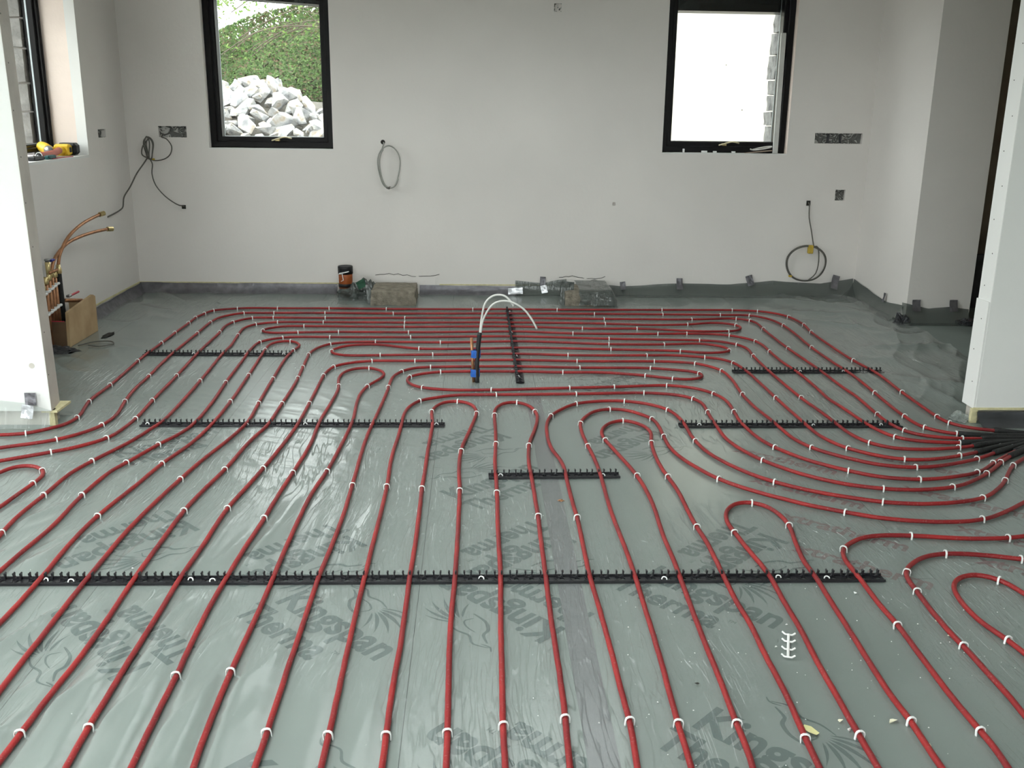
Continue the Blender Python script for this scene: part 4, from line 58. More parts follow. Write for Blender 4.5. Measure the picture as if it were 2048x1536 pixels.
 'p13': [(0.077,1.515),(0.077,1.550),(0.076,1.585),(0.076,1.620),(0.075,1.655),(0.075,1.690),(0.075,1.725),(0.074,1.760),(0.074,1.795),(0.073,1.830),(0.073,1.866),(0.072,1.901),(0.072,1.936),(0.071,1.971),(0.071,2.006),(0.070,2.041),(0.070,2.076),(0.070,2.111),(0.070,2.146),(0.070,2.181),(0.071,2.216),(0.071,2.251),(0.072,2.286),(0.072,2.321),(0.073,2.356),(0.073,2.391),(0.074,2.426),(0.074,2.461),(0.074,2.496),(0.075,2.531),(0.075,2.566),(0.075,2.601),(0.076,2.636),(0.077,2.671),(0.078,2.707),(0.078,2.742),(0.079,2.777),(0.080,2.812),(0.081,2.847),(0.082,2.882),(0.082,2.917),(0.083,2.952),(0.083,2.987),(0.083,3.022),(0.083,3.057),(0.083,3.092),(0.082,3.127),(0.082,3.162),(0.082,3.197),(0.082,3.232),(0.082,3.267),(0.082,3.302),(0.082,3.337),(0.082,3.372),(0.083,3.407),(0.083,3.442),(0.084,3.477),(0.084,3.512),(0.085,3.548),(0.085,3.583),(0.085,3.618),(0.085,3.653),(0.085,3.688),(0.085,3.723),(0.085,3.758),(0.085,3.793),(0.085,3.828),(0.084,3.863),(0.084,3.898),(0.084,3.933),(0.084,3.968),(0.084,4.003),(0.084,4.038),(0.085,4.073),(0.087,4.108),(0.088,4.143),(0.089,4.178),(0.090,4.213),(0.091,4.248),(0.092,4.283),(0.093,4.318),(0.093,4.353),(0.094,4.388),(0.094,4.423),(0.094,4.459),(0.094,4.494),(0.094,4.529),(0.093,4.564),(0.093,4.599),(0.093,4.634),(0.093,4.669),(0.094,4.704),(0.095,4.739),(0.100,4.774),(0.108,4.808),(0.121,4.840),(0.139,4.870),(0.166,4.892),(0.200,4.899),(0.232,4.886),(0.257,4.862),(0.275,4.832),(0.287,4.799),(0.295,4.765),(0.301,4.731),(0.305,4.696),(0.306,4.661),(0.304,4.626),(0.301,4.591),(0.297,4.556),(0.292,4.521),(0.286,4.487),(0.281,4.452),(0.275,4.418),(0.268,4.383),(0.261,4.349),(0.255,4.315),(0.249,4.280),(0.245,4.245),(0.241,4.210),(0.238,4.175),(0.236,4.140),(0.234,4.105),(0.232,4.070),(0.231,4.035),(0.230,4.000),(0.230,3.965),(0.230,3.930),(0.231,3.895),(0.232,3.860),(0.232,3.825),(0.233,3.790),(0.233,3.755),(0.233,3.720),(0.234,3.685),(0.234,3.650),(0.234,3.615),(0.234,3.580),(0.234,3.545),(0.235,3.510),(0.235,3.475),(0.235,3.440),(0.235,3.405),(0.235,3.370),(0.234,3.335),(0.234,3.299),(0.233,3.264),(0.233,3.229),(0.233,3.194),(0.232,3.159),(0.232,3.124),(0.232,3.089),(0.232,3.054),(0.231,3.019),(0.231,2.984),(0.231,2.949),(0.231,2.914),(0.230,2.879),(0.230,2.844),(0.229,2.809),(0.229,2.774),(0.229,2.739),(0.229,2.704),(0.228,2.669),(0.228,2.634),(0.228,2.599),(0.229,2.564),(0.229,2.529),(0.229,2.493),(0.229,2.458),(0.229,2.423),(0.230,2.388),(0.230,2.353),(0.229,2.318),(0.229,2.283),(0.229,2.248),(0.229,2.213),(0.228,2.178),(0.227,2.143),(0.226,2.108),(0.225,2.073),(0.224,2.038),(0.223,2.003),(0.222,1.968),(0.221,1.933),(0.220,1.898),(0.219,1.863),(0.218,1.828),(0.217,1.793),(0.216,1.758),(0.214,1.723),(0.213,1.688),(0.212,1.653),(0.211,1.618),(0.210,1.583),(0.209,1.548),(0.208,1.513)],
 'p14': [(0.356,1.510),(0.358,1.545),(0.360,1.580),(0.361,1.615),(0.363,1.650),(0.365,1.685),(0.367,1.720),(0.369,1.755),(0.371,1.790),(0.373,1.825),(0.375,1.860),(0.376,1.895),(0.378,1.930),(0.380,1.965),(0.382,2.000),(0.384,2.035),(0.386,2.070),(0.387,2.106),(0.388,2.141),(0.388,2.176),(0.387,2.211),(0.387,2.246),(0.386,2.281),(0.386,2.316),(0.386,2.351),(0.386,2.386),(0.386,2.421),(0.386,2.456),(0.385,2.491),(0.385,2.526),(0.384,2.561),(0.384,2.597),(0.383,2.632),(0.382,2.667),(0.382,2.702),(0.381,2.737),(0.380,2.772),(0.379,2.807),(0.378,2.842),(0.377,2.877),(0.376,2.912),(0.376,2.947),(0.376,2.982),(0.376,3.017),(0.377,3.052),(0.377,3.088),(0.378,3.123),(0.378,3.158),(0.379,3.193),(0.379,3.228),(0.380,3.263),(0.380,3.298),(0.381,3.333),(0.381,3.368),(0.381,3.403),(0.381,3.438),(0.380,3.473),(0.379,3.508),(0.378,3.543),(0.378,3.579),(0.377,3.614),(0.377,3.649),(0.377,3.684),(0.377,3.719),(0.377,3.754),(0.377,3.789),(0.377,3.824),(0.378,3.859),(0.378,3.894),(0.378,3.929),(0.376,3.964),(0.373,3.999),(0.369,4.034),(0.363,4.069),(0.356,4.103),(0.349,4.138),(0.344,4.172),(0.340,4.207),(0.338,4.242),(0.336,4.277),(0.335,4.312),(0.335,4.347),(0.336,4.382),(0.337,4.417),(0.338,4.452),(0.340,4.487),(0.344,4.522),(0.348,4.557),(0.354,4.592),(0.362,4.626),(0.372,4.660),(0.385,4.692),(0.401,4.723),(0.419,4.753),(0.439,4.782),(0.459,4.811),(0.481,4.838),(0.506,4.863),(0.534,4.883),(0.566,4.899),(0.599,4.910),(0.633,4.919),(0.667,4.925),(0.702,4.928),(0.737,4.929),(0.772,4.925),(0.806,4.917),(0.839,4.904),(0.870,4.888),(0.899,4.868),(0.925,4.845),(0.949,4.819),(0.969,4.790),(0.985,4.759),(0.996,4.726),(1.004,4.692),(1.009,4.657),(1.013,4.622),(1.016,4.587),(1.017,4.552),(1.017,4.517),(1.017,4.482),(1.016,4.447),(1.015,4.412),(1.014,4.377),(1.015,4.342),(1.017,4.307),(1.019,4.272),(1.023,4.237),(1.027,4.202),(1.033,4.167),(1.041,4.133),(1.050,4.099),(1.061,4.066),(1.074,4.033),(1.087,4.001),(1.102,3.969),(1.118,3.938),(1.135,3.907),(1.153,3.877),(1.173,3.848),(1.194,3.820),(1.217,3.794),(1.241,3.768),(1.267,3.744),(1.293,3.721),(1.321,3.700),(1.349,3.679),(1.379,3.660),(1.409,3.643),(1.440,3.626),(1.472,3.611),(1.504,3.596),(1.536,3.582),(1.568,3.569),(1.601,3.558),(1.635,3.549),(1.670,3.543),(1.705,3.539),(1.740,3.536),(1.775,3.536),(1.810,3.539),(1.845,3.542),(1.879,3.548),(1.913,3.555),(1.947,3.564),(1.981,3.576),(2.013,3.590),(2.043,3.608),(2.071,3.629),(2.097,3.652),(2.122,3.677),(2.146,3.702),(2.170,3.728),(2.192,3.755),(2.214,3.783),(2.235,3.811),(2.254,3.840),(2.274,3.869),(2.294,3.898),(2.315,3.926),(2.337,3.953),(2.360,3.979),(2.386,4.003),(2.412,4.027),(2.439,4.050),(2.465,4.073),(2.491,4.097),(2.516,4.121),(2.542,4.144),(2.568,4.168),(2.594,4.192),(2.620,4.216),(2.646,4.239),(2.671,4.263),(2.697,4.287),(2.723,4.310),(2.749,4.334),(2.775,4.358),(2.801,4.382),(2.826,4.405),(2.852,4.429)],
 'p15': [(0.491,1.507),(0.492,1.542),(0.493,1.577),(0.494,1.612),(0.495,1.647),(0.496,1.682),(0.498,1.717),(0.499,1.752),(0.500,1.787),(0.501,1.822),(0.502,1.857),(0.503,1.892),(0.504,1.927),(0.506,1.962),(0.507,1.997),(0.508,2.032),(0.508,2.067),(0.508,2.102),(0.509,2.137),(0.510,2.172),(0.511,2.207),(0.512,2.242),(0.513,2.277),(0.514,2.312),(0.516,2.347),(0.517,2.382),(0.518,2.417),(0.519,2.452),(0.519,2.487),(0.520,2.522),(0.521,2.557),(0.521,2.592),(0.522,2.627),(0.522,2.662),(0.522,2.697),(0.523,2.732),(0.523,2.767),(0.524,2.802),(0.524,2.837),(0.525,2.872),(0.525,2.907),(0.525,2.942),(0.525,2.977),(0.525,3.012),(0.525,3.047),(0.525,3.082),(0.524,3.117),(0.524,3.152),(0.523,3.187),(0.522,3.222),(0.521,3.257),(0.520,3.292),(0.519,3.327),(0.518,3.362),(0.518,3.397),(0.517,3.432),(0.517,3.467),(0.517,3.502),(0.517,3.537),(0.518,3.572),(0.518,3.607),(0.519,3.642),(0.520,3.677),(0.521,3.712),(0.521,3.747),(0.522,3.782),(0.523,3.817),(0.523,3.852),(0.523,3.887),(0.523,3.922),(0.523,3.957),(0.522,3.992),(0.521,4.027),(0.520,4.062),(0.518,4.097),(0.516,4.132),(0.514,4.167),(0.511,4.202),(0.509,4.237),(0.507,4.272),(0.506,4.307),(0.504,4.342),(0.503,4.377),(0.503,4.412),(0.503,4.447),(0.504,4.482),(0.506,4.517),(0.511,4.551),(0.519,4.585),(0.530,4.618),(0.544,4.650),(0.560,4.682),(0.577,4.712),(0.599,4.739),(0.626,4.761),(0.658,4.775),(0.693,4.781),(0.727,4.777),(0.760,4.765),(0.788,4.744),(0.812,4.718),(0.833,4.690),(0.852,4.661),(0.868,4.630),(0.878,4.597),(0.883,4.562),(0.885,4.527),(0.886,4.492),(0.885,4.457),(0.884,4.422),(0.883,4.387),(0.882,4.352),(0.881,4.317),(0.880,4.282),(0.880,4.247),(0.881,4.212),(0.885,4.177),(0.889,4.143),(0.896,4.108),(0.903,4.074),(0.913,4.040),(0.923,4.007),(0.935,3.974),(0.948,3.942),(0.961,3.909),(0.975,3.877),(0.990,3.846),(1.007,3.815),(1.026,3.786),(1.047,3.757),(1.069,3.730),(1.092,3.704),(1.117,3.679),(1.142,3.655),(1.168,3.631),(1.195,3.609),(1.222,3.587),(1.249,3.564),(1.276,3.543),(1.305,3.522),(1.335,3.504),(1.365,3.486),(1.395,3.469),(1.426,3.452),(1.457,3.436),(1.488,3.420),(1.520,3.406),(1.553,3.395),(1.587,3.385),(1.621,3.377),(1.656,3.371),(1.690,3.367),(1.725,3.363),(1.760,3.362),(1.795,3.362),(1.830,3.365),(1.865,3.370),(1.899,3.379),(1.932,3.390),(1.963,3.405),(1.993,3.423),(2.023,3.442),(2.052,3.462),(2.080,3.482),(2.108,3.503),(2.136,3.525),(2.164,3.546),(2.191,3.567),(2.219,3.588),(2.247,3.610),(2.275,3.631),(2.303,3.652),(2.330,3.673),(2.358,3.695),(2.386,3.716),(2.414,3.737),(2.442,3.759),(2.469,3.780),(2.497,3.801),(2.525,3.822)],
 'p16': [(0.624,1.505),(0.626,1.540),(0.628,1.575),(0.630,1.610),(0.632,1.645),(0.634,1.680),(0.637,1.715),(0.639,1.749),(0.641,1.784),(0.643,1.819),(0.645,1.854),(0.647,1.889),(0.649,1.924),(0.651,1.959),(0.654,1.993),(0.655,2.028),(0.656,2.063),(0.656,2.098),(0.656,2.133),(0.657,2.168),(0.658,2.203),(0.659,2.238),(0.660,2.273),(0.661,2.308),(0.661,2.343),(0.662,2.378),(0.662,2.413),(0.662,2.448),(0.662,2.482),(0.663,2.517),(0.663,2.552),(0.664,2.587),(0.665,2.622),(0.665,2.657),(0.666,2.692),(0.667,2.727),(0.668,2.762),(0.669,2.797),(0.670,2.832),(0.671,2.867),(0.672,2.902),(0.673,2.936),(0.674,2.971),(0.675,3.006),(0.676,3.041),(0.676,3.076),(0.676,3.111),(0.676,3.146),(0.676,3.181),(0.676,3.216),(0.677,3.251),(0.678,3.286),(0.680,3.321),(0.681,3.356),(0.683,3.390),(0.685,3.425),(0.687,3.460),(0.688,3.495),(0.689,3.530),(0.689,3.565),(0.689,3.600),(0.688,3.635),(0.687,3.670),(0.686,3.705),(0.684,3.740),(0.682,3.774),(0.679,3.809),(0.675,3.844),(0.671,3.879),(0.666,3.913),(0.661,3.948),(0.655,3.982),(0.649,4.017),(0.643,4.051),(0.637,4.085),(0.631,4.120),(0.625,4.154),(0.619,4.189),(0.613,4.223),(0.607,4.257),(0.601,4.292),(0.597,4.327),(0.595,4.361),(0.595,4.396),(0.600,4.431),(0.608,4.465),(0.621,4.498),(0.637,4.528),(0.658,4.556),(0.685,4.578),(0.717,4.590),(0.751,4.581),(0.778,4.560),(0.799,4.532),(0.815,4.501),(0.824,4.467),(0.829,4.433),(0.829,4.398),(0.825,4.363),(0.819,4.329),(0.813,4.294),(0.808,4.260),(0.804,4.225),(0.801,4.190),(0.799,4.155),(0.797,4.120),(0.796,4.085),(0.795,4.051),(0.794,4.016),(0.795,3.981),(0.796,3.946),(0.797,3.911),(0.800,3.876),(0.803,3.841),(0.805,3.806),(0.808,3.772),(0.811,3.737),(0.813,3.702),(0.814,3.667),(0.815,3.632),(0.815,3.597),(0.814,3.562),(0.814,3.527),(0.813,3.492),(0.813,3.457),(0.813,3.422),(0.813,3.387),(0.814,3.353),(0.815,3.318),(0.817,3.283),(0.819,3.248),(0.821,3.213),(0.822,3.178),(0.822,3.143),(0.822,3.108),(0.821,3.073),(0.821,3.038),(0.820,3.003),(0.819,2.968),(0.819,2.934),(0.818,2.899),(0.818,2.864),(0.817,2.829),(0.817,2.794),(0.817,2.759),(0.818,2.724),(0.820,2.689),(0.822,2.654),(0.823,2.619),(0.823,2.584),(0.822,2.549),(0.821,2.514),(0.820,2.480),(0.820,2.445),(0.819,2.410),(0.820,2.375),(0.820,2.340),(0.820,2.305),(0.820,2.270),(0.819,2.235),(0.818,2.200),(0.816,2.165),(0.814,2.130),(0.813,2.095),(0.811,2.061),(0.810,2.026),(0.809,1.991),(0.808,1.956),(0.807,1.921),(0.806,1.886),(0.805,1.851),(0.804,1.816),(0.803,1.781),(0.802,1.746),(0.801,1.711),(0.800,1.676),(0.799,1.641),(0.798,1.607),(0.797,1.572),(0.796,1.537),(0.795,1.502)],
 'p17': [(0.942,1.503),(0.942,1.538),(0.942,1.573),(0.943,1.608),(0.943,1.643),(0.943,1.678),(0.944,1.713),(0.944,1.749),(0.945,1.784),(0.945,1.819),(0.945,1.854),(0.946,1.889),(0.946,1.924),(0.946,1.959),(0.947,1.994),(0.947,2.030),(0.948,2.065),(0.949,2.100),(0.949,2.135),(0.950,2.170),(0.951,2.205),(0.952,2.240),(0.953,2.275),(0.953,2.311),(0.954,2.346),(0.955,2.381),(0.956,2.416),(0.958,2.451),(0.960,2.486),(0.962,2.521),(0.964,2.556),(0.965,2.591),(0.966,2.626),(0.966,2.661),(0.966,2.697),(0.967,2.732),(0.967,2.767),(0.969,2.802),(0.970,2.837),(0.971,2.872),(0.972,2.907),(0.971,2.942),(0.969,2.977),(0.967,3.012),(0.963,3.047),(0.959,3.082),(0.956,3.117),(0.952,3.152),(0.949,3.187),(0.947,3.222),(0.944,3.257),(0.941,3.292),(0.939,3.327),(0.939,3.362),(0.943,3.397),(0.950,3.432),(0.961,3.465),(0.977,3.496),(0.998,3.524),(1.026,3.545),(1.060,3.553),(1.094,3.544),(1.121,3.522),(1.139,3.492),(1.150,3.459),(1.157,3.425),(1.161,3.390),(1.162,3.355),(1.160,3.320),(1.156,3.285),(1.150,3.250),(1.144,3.215),(1.139,3.181),(1.134,3.146),(1.129,3.111),(1.125,3.076),(1.122,3.041),(1.121,3.006),(1.122,2.971),(1.122,2.936),(1.122,2.901),(1.121,2.866),(1.119,2.831),(1.117,2.795),(1.116,2.760),(1.114,2.725),(1.113,2.690),(1.112,2.655),(1.111,2.620),(1.109,2.585),(1.108,2.550),(1.107,2.515),(1.105,2.480),(1.103,2.444),(1.102,2.409),(1.100,2.374),(1.099,2.339),(1.098,2.304),(1.097,2.269),(1.097,2.234),(1.098,2.199),(1.100,2.164),(1.101,2.129),(1.100,2.093),(1.099,2.058),(1.098,2.023),(1.097,1.988),(1.097,1.953),(1.097,1.918),(1.096,1.883),(1.096,1.848),(1.095,1.812),(1.095,1.777),(1.094,1.742),(1.094,1.707),(1.093,1.672),(1.093,1.637),(1.092,1.602),(1.092,1.567),(1.091,1.531),(1.091,1.496)],
 'p18': [(2.436,3.324),(2.402,3.317),(2.368,3.310),(2.333,3.303),(2.299,3.296),(2.265,3.289),(2.231,3.282),(2.196,3.275),(2.162,3.268),(2.128,3.261),(2.093,3.253),(2.059,3.246),(2.025,3.239),(1.990,3.232),(1.956,3.224),(1.922,3.218),(1.887,3.215),(1.852,3.213),(1.817,3.213),(1.782,3.214),(1.747,3.217),(1.712,3.221),(1.678,3.226),(1.643,3.232),(1.608,3.237),(1.574,3.241),(1.539,3.243),(1.504,3.244),(1.469,3.242),(1.434,3.236),(1.401,3.225),(1.371,3.208),(1.343,3.186),(1.318,3.162),(1.297,3.134),(1.281,3.103),(1.272,3.069),(1.267,3.034),(1.266,2.999),(1.266,2.964),(1.266,2.929),(1.266,2.894),(1.265,2.859),(1.264,2.824),(1.263,2.789),(1.262,2.754),(1.262,2.719),(1.263,2.684),(1.265,2.649),(1.266,2.614),(1.266,2.579),(1.265,2.544),(1.264,2.509),(1.262,2.474),(1.261,2.439),(1.260,2.404),(1.259,2.369),(1.258,2.334),(1.257,2.299),(1.256,2.264),(1.256,2.229),(1.256,2.194),(1.257,2.159),(1.258,2.124),(1.259,2.089),(1.260,2.054),(1.260,2.019),(1.258,1.984),(1.255,1.949),(1.252,1.914),(1.249,1.879),(1.247,1.844),(1.244,1.809),(1.241,1.774),(1.239,1.739),(1.236,1.704),(1.233,1.669),(1.231,1.634),(1.228,1.600),(1.225,1.565),(1.223,1.530),(1.220,1.495)],
 'p19': [(2.324,2.918),(2.291,2.928),(2.257,2.938),(2.223,2.948),(2.189,2.957),(2.156,2.967),(2.122,2.977),(2.088,2.987),(2.054,2.996),(2.021,3.006),(1.987,3.016),(1.953,3.026),(1.919,3.036),(1.886,3.045),(1.852,3.055),(1.818,3.065),(1.784,3.074),(1.750,3.081),(1.715,3.087),(1.680,3.090),(1.645,3.090),(1.610,3.085),(1.576,3.075),(1.545,3.060),(1.516,3.040),(1.490,3.016),(1.466,2.991),(1.446,2.962),(1.432,2.930),(1.424,2.896),(1.420,2.861),(1.418,2.826),(1.415,2.791),(1.413,2.755),(1.410,2.720),(1.408,2.685),(1.407,2.650),(1.406,2.615),(1.405,2.580),(1.406,2.545),(1.407,2.510),(1.408,2.475),(1.409,2.439),(1.409,2.404),(1.409,2.369),(1.409,2.334),(1.410,2.299),(1.410,2.264),(1.410,2.229),(1.408,2.193),(1.406,2.158),(1.405,2.123),(1.403,2.088),(1.401,2.053),(1.400,2.018),(1.398,1.983),(1.396,1.948),(1.394,1.913),(1.393,1.878),(1.391,1.842),(1.389,1.807),(1.387,1.772),(1.386,1.737),(1.384,1.702)],
 'p20': [(1.876,2.363),(1.867,2.397),(1.858,2.430),(1.849,2.463),(1.840,2.497),(1.831,2.530),(1.822,2.564),(1.813,2.597),(1.803,2.631),(1.794,2.664),(1.785,2.697),(1.776,2.731),(1.767,2.764),(1.758,2.798),(1.750,2.831),(1.740,2.864),(1.722,2.894),(1.696,2.917),(1.664,2.928),(1.630,2.922),(1.600,2.906),(1.575,2.882),(1.556,2.853),(1.543,2.821),(1.535,2.787),(1.530,2.753),(1.527,2.718),(1.526,2.684),(1.527,2.649),(1.531,2.615),(1.538,2.581),(1.547,2.547),(1.555,2.514),(1.561,2.480),(1.566,2.445),(1.571,2.411),(1.577,2.377),(1.582,2.343),(1.588,2.309),(1.593,2.274),(1.599,2.240),(1.604,2.206),(1.610,2.172),(1.615,2.137),(1.621,2.103),(1.626,2.069),(1.632,2.035),(1.637,2.001)],
 'p21': [(-2.180,3.494),(-2.163,3.525),(-2.146,3.556),(-2.129,3.587),(-2.112,3.618),(-2.096,3.649),(-2.079,3.680),(-2.062,3.711),(-2.045,3.742),(-2.028,3.772),(-2.011,3.803),(-1.994,3.834),(-1.977,3.865),(-1.961,3.897),(-1.947,3.929),(-1.923,3.955),(-1.890,3.966),(-1.856,3.959),(-1.827,3.940),(-1.803,3.914),(-1.786,3.883),(-1.776,3.849),(-1.774,3.814),(-1.775,3.779),(-1.778,3.744),(-1.781,3.709),(-1.785,3.674),(-1.788,3.639),(-1.791,3.603),(-1.794,3.568),(-1.797,3.533),(-1.800,3.498),(-1.804,3.463),(-1.807,3.428),(-1.810,3.393),(-1.813,3.358),(-1.816,3.322),(-1.819,3.287),(-1.822,3.252),(-1.825,3.217),(-1.828,3.182),(-1.832,3.147),(-1.835,3.112),(-1.838,3.077)],
}
SLEEVE_XY = {
 'p1': [(2.508,4.441),(2.554,4.423),(2.599,4.404),(2.645,4.386),(2.690,4.368),(2.736,4.349),(2.781,4.331),(2.827,4.313),(2.872,4.294),(2.918,4.276),(2.963,4.257),(3.009,4.239)],
 'p2': [(2.307,4.391),(2.356,4.377),(2.406,4.367),(2.456,4.360),(2.507,4.357),(2.557,4.356),(2.608,4.354),(2.659,4.352),(2.709,4.350),(2.760,4.349),(2.811,4.347),(2.861,4.345),(2.912,4.343),(2.963,4.342),(3.013,4.340)],
 'p3': [(2.384,4.322),(2.435,4.322),(2.486,4.321),(2.537,4.319),(2.587,4.318),(2.638,4.317),(2.689,4.315),(2.740,4.314),(2.791,4.313),(2.842,4.312),(2.892,4.310),(2.943,4.309),(2.994,4.308)],
 'p4': [(2.252,4.262),(2.303,4.264),(2.354,4.267),(2.406,4.270),(2.457,4.273),(2.508,4.275),(2.560,4.278),(2.611,4.281),(2.662,4.283),(2.714,4.286),(2.765,4.289),(2.816,4.291),(2.868,4.294),(2.919,4.297),(2.970,4.299)],
 'p5': [(2.292,4.219),(2.340,4.234),(2.389,4.248),(2.439,4.259),(2.489,4.268),(2.539,4.275),(2.589,4.283),(2.639,4.290),(2.689,4.298),(2.739,4.305),(2.789,4.313),(2.839,4.321),(2.890,4.328),(2.940,4.336),(2.990,4.343)],
 'p7': [(2.267,4.134),(2.313,4.156),(2.358,4.179),(2.403,4.201),(2.450,4.222),(2.497,4.241),(2.544,4.260),(2.591,4.279),(2.638,4.297),(2.685,4.316),(2.732,4.335),(2.779,4.354),(2.826,4.373),(2.873,4.392),(2.920,4.411),(2.967,4.430)],
 'p8': [(2.341,4.122),(2.383,4.148),(2.426,4.172),(2.469,4.196),(2.512,4.220),(2.555,4.244),(2.598,4.268),(2.642,4.291),(2.685,4.315),(2.728,4.339),(2.771,4.363),(2.814,4.386),(2.858,4.410),(2.901,4.434),(2.944,4.457)],
 'p10': [(2.454,4.147),(2.494,4.175),(2.534,4.202),(2.574,4.228),(2.615,4.255),(2.655,4.281),(2.695,4.308),(2.736,4.334),(2.776,4.361),(2.816,4.388),(2.857,4.414),(2.897,4.441),(2.937,4.467)],
 'p11': [(2.390,4.078),(2.431,4.110),(2.473,4.140),(2.515,4.170),(2.557,4.200),(2.599,4.229),(2.642,4.259),(2.684,4.289),(2.726,4.318),(2.769,4.348),(2.811,4.378),(2.853,4.408),(2.895,4.437)],
}
